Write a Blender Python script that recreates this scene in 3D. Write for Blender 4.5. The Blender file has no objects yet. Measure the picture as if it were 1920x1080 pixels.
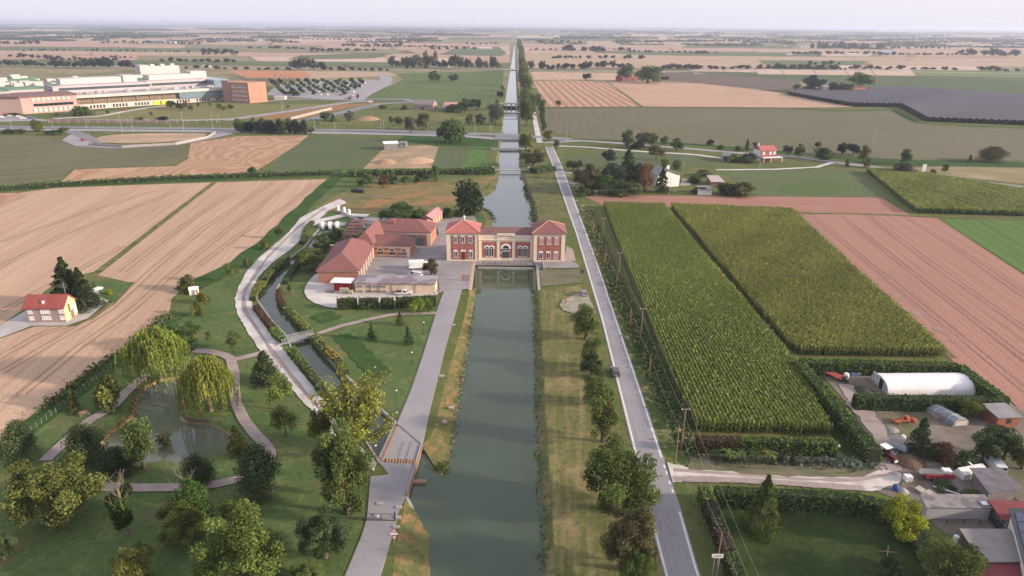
# Aerial view over a pumping station on a canal in a flat farming plain at dusk
HAZE = 9.5e-5; SEL = 16.0; SAZ = 100.0; SKYS = .10; SUNE = 2.0; SUNANG = 3.0; EXPO = 1.92; SKYTINT = (2.5, 2.42, 2.8); SKYMIX = .85
import bpy, math, random
import numpy as np
from mathutils import Vector, Matrix
from mathutils.geometry import delaunay_2d_cdt
random.seed(7); RNG = np.random.default_rng(7)
SC = bpy.context.scene
COL = SC.collection
# ------------------------------------------------------------------ camera
F = 1280.0; HC = 75.0
PITCH = math.atan((540 - 46.5) / F); ROLL = math.atan(14.0 / 1920)
cf = Vector((0, math.cos(PITCH), -math.sin(PITCH)))
r0 = Vector((1, 0, 0)); u0 = Vector((0, math.sin(PITCH), math.cos(PITCH)))
cr = r0 * math.cos(ROLL) + u0 * math.sin(ROLL)
cu = u0 * math.cos(ROLL) - r0 * math.sin(ROLL)
CAM = Vector((0, 0, HC))
def at(px, py, z=0.0):
    d = cf + cr * ((px - 960) / F) + cu * ((540 - py) / F)
    t = (z - HC) / d.z
    return CAM + d * t
def zc_of(p): return (p - CAM).dot(cf)
def proj(p):
    v = p - CAM; z = v.dot(cf)
    return 960 + F * v.dot(cr) / z, 540 - F * v.dot(cu) / z
def up(p, py):
    """height above p (a point on the ground) whose picture row is py"""
    k = (540 - py) / F; v = p - CAM
    a = v.dot(cu) - k * v.dot(cf); b = cu.z - k * cf.z
    return -a / b
def mpp(p): return zc_of(p) / F           # metres per picture pixel at p
def atl(pts, z=0.0): return [at(x, y, z) for x, y in pts]
# ------------------------------------------------------------------ mesh builder
class MB:
    def __init__(s): s.v = []; s.f = []; s.m = []
    def add(s, vs, fs, m=0):
        o = len(s.v); s.v += [tuple(v) for v in vs]
        for f in fs: s.f.append(tuple(i + o for i in f)); s.m.append(m)
        return s
    def quad(s, a, b, c, d, m=0): return s.add([a, b, c, d], [(0, 1, 2, 3)], m)
    def tri(s, a, b, c, m=0): return s.add([a, b, c], [(0, 1, 2)], m)
    def box(s, x0, x1, y0, y1, z0, z1, m=0, rot=0, piv=None):
        vs = [(x, y, z) for z in (z0, z1) for x, y in ((x0, y0), (x1, y0), (x1, y1), (x0, y1))]
        if rot:
            cx, cy = piv or ((x0 + x1) / 2, (y0 + y1) / 2); c, sn = math.cos(rot), math.sin(rot)
            vs = [(cx + (x - cx) * c - (y - cy) * sn, cy + (x - cx) * sn + (y - cy) * c, z) for x, y, z in vs]
        return s.add(vs, [(3, 2, 1, 0), (4, 5, 6, 7), (0, 1, 5, 4), (1, 2, 6, 5), (2, 3, 7, 6), (3, 0, 4, 7)], m)
    def prism(s, poly, z0, z1, m=0, bottom=True):
        n = len(poly)
        area = sum(poly[i][0] * poly[(i + 1) % n][1] - poly[(i + 1) % n][0] * poly[i][1] for i in range(n))
        if area < 0: poly = list(reversed(poly))
        vs = [(p[0], p[1], z0) for p in poly] + [(p[0], p[1], z1) for p in poly]
        fs = [tuple(range(n, 2 * n))]
        if bottom: fs.append(tuple(range(n - 1, -1, -1)))
        fs += [(i, (i + 1) % n, n + (i + 1) % n, n + i) for i in range(n)]
        return s.add(vs, fs, m)
    def tube(s, p0, p1, r0, r1=None, n=7, m=0, cap=True):
        r1 = r0 if r1 is None else r1
        p0 = Vector(p0); p1 = Vector(p1); d = (p1 - p0)
        if d.length < 1e-6: return s
        d.normalize(); a = d.orthogonal().normalized(); b = d.cross(a)
        vs = []
        for p, r in ((p0, r0), (p1, r1)):
            for i in range(n):
                t = 2 * math.pi * i / n; vs.append(p + a * (r * math.cos(t)) + b * (r * math.sin(t)))
        fs = [(i, (i + 1) % n, n + (i + 1) % n, n + i) for i in range(n)]
        if cap: fs += [tuple(range(n - 1, -1, -1)), tuple(range(n, 2 * n))]
        return s.add(vs, fs, m)
    def path(s, pts, r, n=6, m=0):
        for a, b in zip(pts[:-1], pts[1:]): s.tube(a, b, r, r, n, m)
        return s
    def lathe(s, c, prof, n=10, m=0):
        """prof: list of (radius, z)"""
        vs = []; k = len(prof)
        for r, z in prof:
            for i in range(n):
                t = 2 * math.pi * i / n; vs.append((c[0] + r * math.cos(t), c[1] + r * math.sin(t), c[2] + z))
        fs = [(j * n + i, j * n + (i + 1) % n, (j + 1) * n + (i + 1) % n, (j + 1) * n + i) for j in range(k - 1) for i in range(n)]
        fs += [tuple(range(n - 1, -1, -1)), tuple(range((k - 1) * n, k * n))]
        return s.add(vs, fs, m)
    def hip(s, x0, x1, y0, y1, z0, h, m=0, ov=.5, th=.18, ridge=None):
        """hipped roof with overhang and eave thickness; ridge runs along the longer side"""
        x0 -= ov; x1 += ov; y0 -= ov; y1 += ov
        lx, ly = x1 - x0, y1 - y0
        if lx >= ly:
            q = ly / 2 if ridge is None else ridge
            A = (x0 + q, (y0 + y1) / 2, z0 + th + h); B = (x1 - q, (y0 + y1) / 2, z0 + th + h)
        else:
            q = lx / 2 if ridge is None else ridge
            A = ((x0 + x1) / 2, y0 + q, z0 + th + h); B = ((x0 + x1) / 2, y1 - q, z0 + th + h)
        b = [(x0, y0, z0), (x1, y0, z0), (x1, y1, z0), (x0, y1, z0)]
        t = [(x, y, z + th) for x, y, z in b]
        vs = b + t + [A, B]
        fs = [(3, 2, 1, 0), (0, 1, 5, 4), (1, 2, 6, 5), (2, 3, 7, 6), (3, 0, 4, 7)]
        if lx >= ly: fs += [(4, 5, 9, 8), (5, 6, 9), (6, 7, 8, 9), (7, 4, 8)]
        else: fs += [(4, 5, 8), (5, 6, 9, 8), (6, 7, 9), (7, 4, 8, 9)]
        return s.add(vs, fs, m)
    def gable(s, x0, x1, y0, y1, z0, h, m=0, ov=.4, th=.16, axis='x'):
        """two roof slabs, ridge along axis"""
        for sg in (0, 1):
            if axis == 'x':
                ym = (y0 + y1) / 2; ye = (y0 - ov) if sg == 0 else (y1 + ov)
                k = h / abs(ym - (y0 if sg == 0 else y1)); ze = z0 - k * ov
                P = [(x0 - ov, ye, ze), (x1 + ov, ye, ze), (x1 + ov, ym, z0 + h), (x0 - ov, ym, z0 + h)]
            else:
                xm = (x0 + x1) / 2; xe = (x0 - ov) if sg == 0 else (x1 + ov)
                k = h / abs(xm - (x0 if sg == 0 else x1)); ze = z0 - k * ov
                P = [(xe, y0 - ov, ze), (xe, y1 + ov, ze), (xm, y1 + ov, z0 + h), (xm, y0 - ov, z0 + h)]
            T = [(x, y, z + th) for x, y, z in P]
            s.add(P + T, [(3, 2, 1, 0), (4, 5, 6, 7), (0, 1, 5, 4), (1, 2, 6, 5), (2, 3, 7, 6), (3, 0, 4, 7)], m)
        return s
    def gwall(s, x0, x1, y0, y1, z0, z1, h, m=0, axis='x'):
        """walls with gable ends"""
        s.box(x0, x1, y0, y1, z0, z1, m)
        if axis == 'x':
            ym = (y0 + y1) / 2
            s.add([(x0, y0, z1), (x0, y1, z1), (x0, ym, z1 + h), (x1, y0, z1), (x1, y1, z1), (x1, ym, z1 + h)], [(0, 2, 1), (3, 4, 5), (0, 3, 5, 2), (1, 2, 5, 4)], m)
        else:
            xm = (x0 + x1) / 2
            s.add([(x0, y0, z1), (x1, y0, z1), (xm, y0, z1 + h), (x0, y1, z1), (x1, y1, z1), (xm, y1, z1 + h)], [(0, 1, 2), (3, 5, 4), (0, 2, 5, 3), (1, 4, 5, 2)], m)
        return s
    def build(s, name, mats, parent=None, smooth=False):
        me = bpy.data.meshes.new(name); me.from_pydata(s.v, [], s.f)
        if not isinstance(mats, (list, tuple)): mats = [mats]
        for m in mats: me.materials.append(m)
        if len(mats) > 1: me.polygons.foreach_set('material_index', s.m)
        if smooth: me.polygons.foreach_set('use_smooth', [True] * len(s.f))
        me.update()
        o = bpy.data.objects.new(name, me); COL.objects.link(o)
        if parent: o.parent = parent
        return o
def npmesh(name, V, nquad, mats, tint=None, parent=None, k=4):
    """fast mesh of separate k-gons from an array of vertices"""
    me = bpy.data.meshes.new(name)
    me.vertices.add(len(V)); me.vertices.foreach_set('co', np.asarray(V, dtype=np.float32).ravel())
    me.loops.add(nquad * k); me.loops.foreach_set('vertex_index', np.arange(nquad * k, dtype=np.int32))
    me.polygons.add(nquad); me.polygons.foreach_set('loop_start', np.arange(nquad, dtype=np.int32) * k)
    if tint is not None:
        a = me.attributes.new('tint', 'FLOAT', 'POINT'); a.data.foreach_set('value', np.asarray(tint, dtype=np.float32))
    if not isinstance(mats, (list, tuple)): mats = [mats]
    for m in mats: me.materials.append(m)
    me.update(calc_edges=True); me.validate()
    return me
def link(name, me, parent=None):
    o = bpy.data.objects.new(name, me); COL.objects.link(o)
    if parent: o.parent = parent
    return o
def tag(o, label=None, cat=None, group=None, kind=None):
    if label: o['label'] = label
    if cat: o['category'] = cat
    if group: o['group'] = group
    if kind: o['kind'] = kind
    return o
def empty(name, loc=(0, 0, 0), rz=0.0):
    o = bpy.data.objects.new(name, None); COL.objects.link(o)
    o.location = loc; o.rotation_euler = (0, 0, rz); o.empty_display_size = .5
    return o
def copy_tree(o, parent=None):
    c = o.copy(); COL.objects.link(c)
    if parent: c.parent = parent
    for ch in list(o.children): copy_tree(ch, c)
    return c
def structure(o): o['kind'] = 'structure'; return o
# ------------------------------------------------------------------ materials
def newmat(name):
    m = bpy.data.materials.new(name); m.use_nodes = True
    return m, m.node_tree, m.node_tree.nodes['Principled BSDF']
def N(t, typ, **kw):
    n = t.nodes.new(typ)
    for k, v in kw.items():
        if k in n.inputs: n.inputs[k].default_value = v
        else: setattr(n, k, v)
    return n
def c4(c): return (c[0], c[1], c[2], 1)
def mix(t, a, b, fac, mode='MIX'):
    n = t.nodes.new('ShaderNodeMix'); n.data_type = 'RGBA'; n.blend_type = mode
    for idx, v in ((0, fac), (6, a), (7, b)):
        if isinstance(v, bpy.types.NodeSocket): t.links.new(v, n.inputs[idx])
        elif idx == 0: n.inputs[0].default_value = v
        else: n.inputs[idx].default_value = c4(v)
    return n.outputs[2]
def ramp(t, fac, lo, hi):
    n = t.nodes.new('ShaderNodeMapRange'); n.inputs[1].default_value = lo; n.inputs[2].default_value = hi
    t.links.new(fac, n.inputs[0]); return n.outputs[0]
def noise(t, vec, scale, detail=4, rough=.55):
    n = t.nodes.new('ShaderNodeTexNoise'); n.inputs['Scale'].default_value = scale
    n.inputs['Detail'].default_value = detail; n.inputs['Roughness'].default_value = rough
    t.links.new(vec, n.inputs['Vector']); return n.outputs['Fac']
def mapping(t, vec, rz=0, sc=(1, 1, 1), loc=(0, 0, 0)):
    n = t.nodes.new('ShaderNodeMapping'); n.inputs['Rotation'].default_value = (0, 0, rz)
    n.inputs['Scale'].default_value = sc; n.inputs['Location'].default_value = loc
    t.links.new(vec, n.inputs['Vector']); return n.outputs[0]
def pos(t, obj=False):
    if obj: return t.nodes.new('ShaderNodeTexCoord').outputs['Object']
    return t.nodes.new('ShaderNodeNewGeometry').outputs['Position']
def bump(t, bsdf, h, strength=.3, dist=.1):
    n = t.nodes.new('ShaderNodeBump'); n.inputs['Strength'].default_value = strength; n.inputs['Distance'].default_value = dist
    t.links.new(h, n.inputs['Height']); t.links.new(n.outputs[0], bsdf.inputs['Normal'])
def plain(name, c, c2=None, rough=.8, scale=.5, spec=.3, metal=0, obj=True, lo=.35, hi=.65, fine=0, bmp=0):
    m, t, b = newmat(name)
    b.inputs['Roughness'].default_value = rough; b.inputs['Metallic'].default_value = metal
    b.inputs['Specular IOR Level'].default_value = spec
    if c2 is None: c2 = tuple(x * .82 for x in c)
    v = pos(t, obj); n1 = noise(t, v, scale, 6, .6)
    out = mix(t, c, c2, ramp(t, n1, lo, hi))
    if fine:
        n2 = noise(t, v, fine, 2); out = mix(t, out, tuple(x * .8 for x in c), ramp(t, n2, .5, .8))
    t.links.new(out, b.inputs['Base Color'])
    if bmp: bump(t, b, noise(t, v, fine or scale * 4, 3), bmp, .1)
    return m
def field(name, c1, c2, ang=0.0, period=6.0, amt=.4, patch=.012, c3=None, streak=.35, fine=.8, sharp=(.3, .7), bmp=.4, fdist=.25, warp=0):
    """crop or soil surface: rows along ang, streaks along the rows, large patches and a fine grain"""
    m, t, b = newmat(name); b.inputs['Roughness'].default_value = .95; b.inputs['Specular IOR Level'].default_value = .1
    p = pos(t)
    r = mapping(t, p, -ang)
    if warp:
        nn = t.nodes.new('ShaderNodeTexNoise'); nn.inputs['Scale'].default_value = .02; t.links.new(p, nn.inputs['Vector'])
        va = t.nodes.new('ShaderNodeVectorMath'); va.operation = 'MULTIPLY_ADD'; va.inputs[1].default_value = (warp, warp, 0)
        t.links.new(nn.outputs['Color'], va.inputs[0]); t.links.new(r, va.inputs[2]); r = va.outputs[0]
    st = noise(t, mapping(t, r, 0, (.012, streak, 1)), 1.0, 4, .6)
    pa = noise(t, p, patch, 5, .6)
    fi = noise(t, p, fine, 3, .7)
    out = mix(t, c1, c2, ramp(t, pa, .38, .64))
    out = mix(t, out, tuple(x * .76 for x in c2), ramp(t, st, .45, .75))
    if amt:
        w = t.nodes.new('ShaderNodeTexWave'); w.bands_direction = 'Y'; w.inputs['Scale'].default_value = .314 / period * 1.0
        w.inputs['Distortion'].default_value = 1.2; w.inputs['Detail'].default_value = 2; w.inputs['Detail Scale'].default_value = .6
        t.links.new(r, w.inputs['Vector'])
        f = t.nodes.new('ShaderNodeMath'); f.operation = 'MULTIPLY'; f.inputs[1].default_value = amt
        t.links.new(ramp(t, w.outputs['Fac'], *sharp), f.inputs[0])
        out = mix(t, out, c3 or tuple(x * .5 for x in c2), f.outputs[0])
    out = mix(t, out, tuple(x * .45 for x in c1), ramp(t, fi, .5, .95))
    t.links.new(out, b.inputs['Base Color'])
    if bmp: bump(t, b, fi, bmp, fdist)
    return m
def leafmat(name, trans=.25):
    m = bpy.data.materials.new(name); m.use_nodes = True; t = m.node_tree; t.nodes.clear()
    out = N(t, 'ShaderNodeOutputMaterial')
    oi = N(t, 'ShaderNodeObjectInfo'); at_ = N(t, 'ShaderNodeAttribute'); at_.attribute_name = 'tint'
    hs = N(t, 'ShaderNodeHueSaturation')
    t.links.new(oi.outputs['Color'], hs.inputs['Color']); t.links.new(at_.outputs['Fac'], hs.inputs['Value'])
    rr = N(t, 'ShaderNodeMapRange'); rr.inputs[3].default_value = .485; rr.inputs[4].default_value = .515
    t.links.new(oi.outputs['Random'], rr.inputs[0]); t.links.new(rr.outputs[0], hs.inputs['Hue'])
    d = N(t, 'ShaderNodeBsdfDiffuse'); tr = N(t, 'ShaderNodeBsdfTranslucent'); mx = N(t, 'ShaderNodeMixShader', Fac=trans)
    t.links.new(hs.outputs[0], d.inputs[0]); t.links.new(hs.outputs[0], tr.inputs[0])
    t.links.new(d.outputs[0], mx.inputs[1]); t.links.new(tr.outputs[0], mx.inputs[2]); t.links.new(mx.outputs[0], out.inputs[0])
    return m
def objcolor(name, rough=.4, spec=.5, metal=0, coat=0):
    m, t, b = newmat(name); oi = N(t, 'ShaderNodeObjectInfo')
    nz = noise(t, pos(t, True), 1.5, 4)
    hs = N(t, 'ShaderNodeHueSaturation'); t.links.new(oi.outputs['Color'], hs.inputs['Color']); t.links.new(ramp(t, nz, -.6, .8), hs.inputs['Value'])
    t.links.new(hs.outputs[0], b.inputs['Base Color']); b.inputs['Roughness'].default_value = rough
    b.inputs['Specular IOR Level'].default_value = spec; b.inputs['Metallic'].default_value = metal; b.inputs['Coat Weight'].default_value = coat
    return m
def brick(name, c, c2, mortar, scale=1.0):
    m, t, b = newmat(name); b.inputs['Roughness'].default_value = .9
    tc = t.nodes.new('ShaderNodeTexCoord')
    sx = N(t, 'ShaderNodeSeparateXYZ'); t.links.new(tc.outputs['Object'], sx.inputs[0])
    ad = N(t, 'ShaderNodeMath', operation='ADD'); t.links.new(sx.outputs[0], ad.inputs[0]); t.links.new(sx.outputs[1], ad.inputs[1])
    cb = N(t, 'ShaderNodeCombineXYZ'); t.links.new(ad.outputs[0], cb.inputs[0]); t.links.new(sx.outputs[2], cb.inputs[1])
    bt = N(t, 'ShaderNodeTexBrick', Scale=scale); bt.inputs['Color1'].default_value = c4(c); bt.inputs['Color2'].default_value = c4(c2)
    bt.inputs['Mortar'].default_value = c4(mortar); bt.inputs['Brick Width'].default_value = .28; bt.inputs['Row Height'].default_value = .075; bt.inputs['Mortar Size'].default_value = .008
    t.links.new(cb.outputs[0], bt.inputs['Vector'])
    nz = noise(t, tc.outputs['Object'], .6, 6); o = mix(t, bt.outputs['Color'], tuple(x * .7 for x in c), ramp(t, nz, .45, .75))
    t.links.new(o, b.inputs['Base Color']); return m
def tiles(name, c, c2, ang=0, scale=2.2):
    """roof tiles: lines down the slope read from object coordinates with patchy weathering"""
    m, t, b = newmat(name); b.inputs['Roughness'].default_value = .85
    v = pos(t, True)
    n1 = noise(t, v, .35, 6, .65); n2 = noise(t, v, 3.0, 3)
    o = mix(t, c, c2, ramp(t, n1, .35, .65)); o = mix(t, o, tuple(x * .6 for x in c2), ramp(t, n2, .5, .85))
    w = N(t, 'ShaderNodeTexWave', Scale=scale); w.bands_direction = 'DIAGONAL'; t.links.new(v, w.inputs['Vector'])
    o = mix(t, o, tuple(x * .72 for x in c2), ramp(t, w.outputs['Fac'], .3, 1.6))
    t.links.new(o, b.inputs['Base Color']); return m
def glassy(name, c=(.02, .03, .035), rough=.08):
    m, t, b = newmat(name); b.inputs['Base Color'].default_value = c4(c); b.inputs['Roughness'].default_value = rough
    b.inputs['Specular IOR Level'].default_value = .8; return m
# ------------------------------------------------------------------ shared materials
m_leaf = leafmat('foliage'); m_bark = plain('bark', (.11, .085, .06), (.06, .045, .032), scale=3)
m_poplarbark = plain('pale_bark', (.22, .18, .13), (.12, .1, .07), scale=3)
m_paint = objcolor('painted_metal', .35, .5, 0, .3); m_matte = objcolor('matte_coat', .85, .2)
m_glass = glassy('dark_glass'); m_bluegl = glassy('window_glass', (.05, .07, .085), .12)
m_tyre = plain('rubber', (.02, .02, .02), rough=.9); m_steel = plain('galvanised_steel', (.42, .43, .44), (.34, .35, .36), rough=.5, metal=.4)
m_dark = plain('dark_metal', (.045, .047, .05), rough=.5); m_white = plain('white_paint', (.76, .75, .73), (.68, .67, .65), rough=.6)
m_cream = plain('cream_render', (.66, .51, .39), (.58, .44, .33), scale=.5); m_conc = plain('concrete', (.36, .34, .31), (.25, .235, .215), scale=.6, fine=6)
m_brick = brick('red_brick', (.36, .095, .068), (.3, .08, .06), (.36, .25, .21)); m_brick2 = brick('orange_brick', (.4, .145, .088), (.34, .12, .075), (.4, .29, .24))
m_roofred = tiles('new_red_tiles', (.42, .135, .12), (.36, .11, .1)); m_roofold = tiles('weathered_tiles', (.232, .094, .082), (.18, .075, .068))
m_roofbrn = tiles('brown_tiles', (.2, .105, .095), (.145, .08, .075)); m_roofpink = tiles('pink_sheet_roof', (.46, .235, .23), (.4, .2, .2), scale=1.2)
m_bark2 = plain('timber', (.24, .15, .09), (.15, .095, .06), scale=2); m_zinc = plain('grey_sheet', (.25, .24, .24), (.17, .165, .165), scale=.4, fine=4)
m_terra = plain('terracotta_paint', (.42, .13, .07), (.34, .1, .055), scale=.8)
m_whitewall = plain('white_render', (.72, .70, .67), (.62, .6, .57), scale=.4)
# ------------------------------------------------------------------ ground materials
def grass(name, c1, c2, dry, dryamt=(.5, .7), sc=.03, streak=None, ang=0, fine=.9):
    m, t, b = newmat(name); b.inputs['Roughness'].default_value = 1; b.inputs['Specular IOR Level'].default_value = .05
    p = pos(t)
    n1 = noise(t, p, sc, 7, .62); n2 = noise(t, mapping(t, p, 0, (1, 1, 1), (31, 7, 0)), sc * 2.6, 6, .65); n3 = noise(t, p, fine, 4, .75)
    o = mix(t, c1, c2, ramp(t, n1, .36, .66)); o = mix(t, o, dry, ramp(t, n2, *dryamt))
    if streak:
        ns = noise(t, mapping(t, mapping(t, p, -ang), 0, (.03, .6, 1)), 1, 3, .6); o = mix(t, o, streak, ramp(t, ns, .5, .72))
    n4 = noise(t, mapping(t, p, 0, (1, 1, 1), (3, 90, 0)), .22, 5, .7); o = mix(t, o, tuple(x * 1.35 for x in c2), ramp(t, n4, .54, .74)); o = mix(t, o, tuple(x * .42 for x in c1), ramp(t, n3, .48, .85))
    t.links.new(o, b.inputs['Base Color']); bump(t, b, n3, .5, .3); return m
g_base = grass('rough_grass', (.085, .115, .035), (.125, .135, .045), (.19, .155, .075), (.52, .72))
g_far = grass('far_plain', (.16, .17, .085), (.30, .235, .14), (.10, .13, .06), (.5, .68), sc=.0028, fine=.05)
g_lawn = grass('lawn', (.072, .118, .038), (.10, .142, .05), (.16, .145, .065), (.5, .72), sc=.045)
g_darklawn = grass('shade_toned_lawn', (.03, .05, .016), (.042, .068, .02), (.06, .055, .025), (.56, .72), sc=.05)  # shade on the lower-right lawn is put into these dark greens
g_bankR = grass('mown_bank', (.10, .115, .04), (.15, .145, .055), (.25, .2, .1), (.5, .68), sc=.05, streak=(.25, .20, .10), ang=1.5)
g_dry = grass('dry_bank', (.10, .125, .042), (.19, .16, .07), (.30, .17, .08), (.5, .64), sc=.16, fine=1.4)
g_bankg = grass('green_bank', (.085, .105, .04), (.13, .135, .055), (.21, .17, .095), (.48, .66), sc=.12)
g_verge = grass('tall_verge', (.06, .10, .03), (.10, .12, .04), (.36, .28, .16), (.5, .62), sc=.09)
g_lush = grass('lush_grass', (.035, .075, .02), (.05, .095, .028), (.10, .10, .04), (.58, .75), sc=.06)
g_ochre = grass('burnt_grass', (.30, .165, .08), (.24, .155, .07), (.15, .14, .05), (.5, .7), sc=.05)
m_track = plain('white_gravel', (.58, .545, .515), (.38, .355, .325), scale=.12, obj=False, fine=1.5, rough=1)
m_path = plain('park_path', (.33, .27, .245), (.26, .215, .19), scale=.3, obj=False, fine=2, rough=1)
m_drive = plain('pale_asphalt', (.29, .28, .29), (.235, .225, .235), scale=.06, obj=False, fine=1.2, rough=.95)
m_road = plain('asphalt', (.30, .285, .295), (.24, .23, .237), scale=.08, obj=False, fine=1.6, rough=.95)
m_hiway = plain('highway_asphalt', (.2, .2, .215), (.16, .16, .175), scale=.05, obj=False, rough=.95)
m_pave = plain('yard_paving', (.28, .255, .255), (.22, .2, .2), scale=.2, obj=False, fine=1.3, rough=.95)
m_dirt = plain('farm_dirt', (.20, .17, .145), (.105, .09, .065), scale=.16, obj=False, fine=.8, rough=1)
m_gdirt = plain('grassy_dirt', (.17, .145, .095), (.085, .10, .045), scale=.15, obj=False, fine=.9, rough=1)
m_line = plain('road_paint', (.72, .71, .68), (.55, .54, .52), scale=.7, obj=False, rough=.8)
def water(name, c, rough=.06, b1=.05, s=2.2):
    m, t, b = newmat(name); b.inputs['Roughness'].default_value = rough; b.inputs['IOR'].default_value = 1.45
    p = pos(t); o = mix(t, c, tuple(x * .8 for x in c), ramp(t, noise(t, p, .03, 4), .35, .65)); t.links.new(o, b.inputs['Base Color'])
    bump(t, b, noise(t, p, s, 3, .6), b1, .05); return m
m_water = water('canal_water', (.048, .074, .040)); m_pond = water('pond_water', (.115, .132, .088), .05)
def ang(p, q):
    a = at(*p); b = at(*q); return math.atan2(b.y - a.y, b.x - a.x)
W1 = (.48, .33, .225); W2 = (.42, .295, .20)
f_wheatL = field('wheat', W1, W2, ang((185, 505), (400, 342)), 22, .22, .012, (.33, .2, .12), .5, 1.2)
f_wheatC = field('cut_wheat', (.44, .28, .175), (.40, .265, .165), ang((400, 318), (575, 258)), 9, .6, .012, (.27, .155, .085), .3, .8, warp=90)
f_fallow = field('fallow', (.155, .145, .08), (.125, .125, .07), ang((0, 300), (350, 275)), 8, .2, .02, None, .2, .6)
f_soy = field('soy', (.085, .115, .05), (.105, .125, .06), ang((480, 325), (575, 258)), 4, .25, .01, (.07, .085, .04), .5, .7)
f_soy2 = field('soy_east', (.15, .135, .085), (.13, .125, .07), ang((1080, 262), (1060, 205)), 5, .2, .008, (.10, .10, .06), .5, .7)
f_meadow = field('meadow_rows', (.085, .135, .04), (.12, .155, .055), ang((860, 190), (900, 140)), 7, .4, .015, (.055, .09, .03), .4, .5)
f_brown = field('bare_soil', (.36, .195, .15), (.33, .185, .14), ang((1530, 470), (1810, 780)), 1.6, .25, .012, (.26, .145, .11), .6, 1.3)
f_brown2 = field('bare_soil_strip', (.35, .185, .14), (.32, .17, .13), ang((1100, 375), (1650, 378)), 1.4, .3, .012, (.25, .13, .10), .6, 1.3)
f_strip = field('stubble_stripes', (.46, .29, .2), (.44, .28, .19), ang((1040, 190), (1010, 155)), 9, .85, .01, (.26, .15, .10), .15, .5, (.45, .6))
f_stub = field('stubble', (.46, .31, .22), (.42, .28, .19), ang((1380, 190), (1220, 155)), 12, .45, .008, (.33, .21, .14), .2, .4)
f_stubS = field('stubble_far', (.47, .33, .24), (.43, .30, .21), ang((1080, 150), (1060, 135)), 14, .4, .01, (.36, .24, .17), .2, .3)
f_green = field('green_crop', (.085, .16, .035), (.10, .165, .045), ang((1762, 411), (1920, 515)), 5, .25, .03, (.04, .08, .02), .3, .7)
f_green2 = field('beet_crop', (.085, .125, .045), (.11, .13, .06), ang((1345, 330), (1610, 330)), 3, .15, .02, (.06, .09, .03), .4, .7)
f_vine = field('vineyard_rows', (.075, .11, .045), (.09, .125, .05), ang((1700, 165), (1690, 148)), 7, .5, .01, (.045, .07, .03), .3, .5)
f_net = plain('hail_net', (.036, .033, .050), (.028, .026, .04), scale=.1, rough=.7); f_net2 = plain('net_ridge', (.12, .118, .14), (.1, .098, .12), scale=.1)
F_FAR = [field('far_wheat', (.43, .31, .215), (.38, .28, .18), .2, 30, .2, .004, None, .1, .1), field('far_pink_stubble', (.45, .29, .22), (.42, .27, .2), 1.2, 30, .25, .004, None, .1, .1),
         field('far_green', (.105, .14, .06), (.13, .15, .07), .6, 20, .25, .004, None, .1, .1), field('far_olive', (.2, .19, .10), (.24, .21, .12), 1.5, 25, .2, .004, None, .1, .1),
         field('far_pale', (.52, .40, .31), (.48, .36, .27), 1.5, 25, .2, .004, None, .1, .1), field('far_dark', (.13, .10, .085), (.15, .115, .09), .9, 18, .3, .004, None, .1, .1)]
# ------------------------------------------------------------------ water bodies and the ground sheet with its openings
R_top = [(1052, 1240), (1040, 1080), (1035, 980), (1028, 870), (1022, 780), (1018, 690), (1013, 600), (1010, 545), (1007, 500), (1003, 491)]
L_top = [(889, 491), (887, 500), (881, 545), (872, 590), (858, 640), (840, 700), (822, 770), (808, 820), (791, 835)]
CH_R = [(745, 795), (690, 745), (650, 705), (638, 695), (583, 633), (556, 602), (527, 571), (517, 555), (518, 543), (525, 532), (556, 497), (591, 473), (618, 448), (640, 424)]
CH_L = [(601, 426), (591, 437), (570, 464), (544, 483), (517, 504), (490, 532), (482, 547), (481.5, 561), (490, 574), (513, 606), (537, 629), (544, 648), (568, 679), (595, 711), (618, 732), (645, 765), (672, 805), (712, 868)]
L_bot = [(762, 931), (750, 985), (738, 1060), (722, 1240)]
HOLE1 = R_top + L_top + CH_R + CH_L + L_bot
F_L = [(905, 432), (912, 412), (903, 398), (884, 385), (880, 372), (895, 362), (915, 352), (925, 335), (930, 318), (930, 300), (934, 280), (937.5, 262), (939, 250), (942, 215), (945.5, 190), (950, 160), (955, 130), (961, 100), (963.5, 85)]
F_LW = [(925, 432), (927, 414), (917, 398), (898, 388), (896, 375), (905, 368), (930, 357), (935, 340), (937, 318), (935, 300), (937, 282), (940, 262), (942, 250), (945, 215), (948, 190), (952, 160), (957, 130), (962, 100), (964, 85)]
F_R = [(1013, 432), (1011, 405), (1007, 388), (993, 350), (986, 330), (983, 310), (981, 300), (979, 280), (977, 262), (976, 250), (974, 215), (972.5, 190), (971, 160), (969, 130), (967, 100), (966, 85)]
F_RW = [(999, 432), (1000, 405), (998, 388), (984, 350), (977, 330), (975, 310), (974, 300), (973, 280), (972, 262), (971, 250), (970, 215), (969, 190), (968, 160), (966.5, 130), (965.8, 100), (965.5, 85)]
HOLE2 = F_L + F_R[::-1]
POND = [(292, 714), (269, 725), (258, 738), (253, 762), (242, 780), (228, 795), (200, 812), (185, 830), (200, 850), (240, 868), (285, 868), (310, 862), (333, 869), (385, 863), (425, 845), (440, 826), (430, 810), (411, 800), (394, 793), (368, 792), (350, 790), (341, 781), (338, 768), (346, 752), (356, 735), (352, 716), (338, 706), (312, 708)]
def smooth_px(P, it=1):
    for _ in range(it):
        Q = []
        for i in range(len(P)):
            a, b = P[i], P[(i + 1) % len(P)]
            Q += [(a[0] * .75 + b[0] * .25, a[1] * .75 + b[1] * .25), (a[0] * .25 + b[0] * .75, a[1] * .25 + b[1] * .75)]
        P = Q
    return P
POND = smooth_px(POND, 2)
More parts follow.
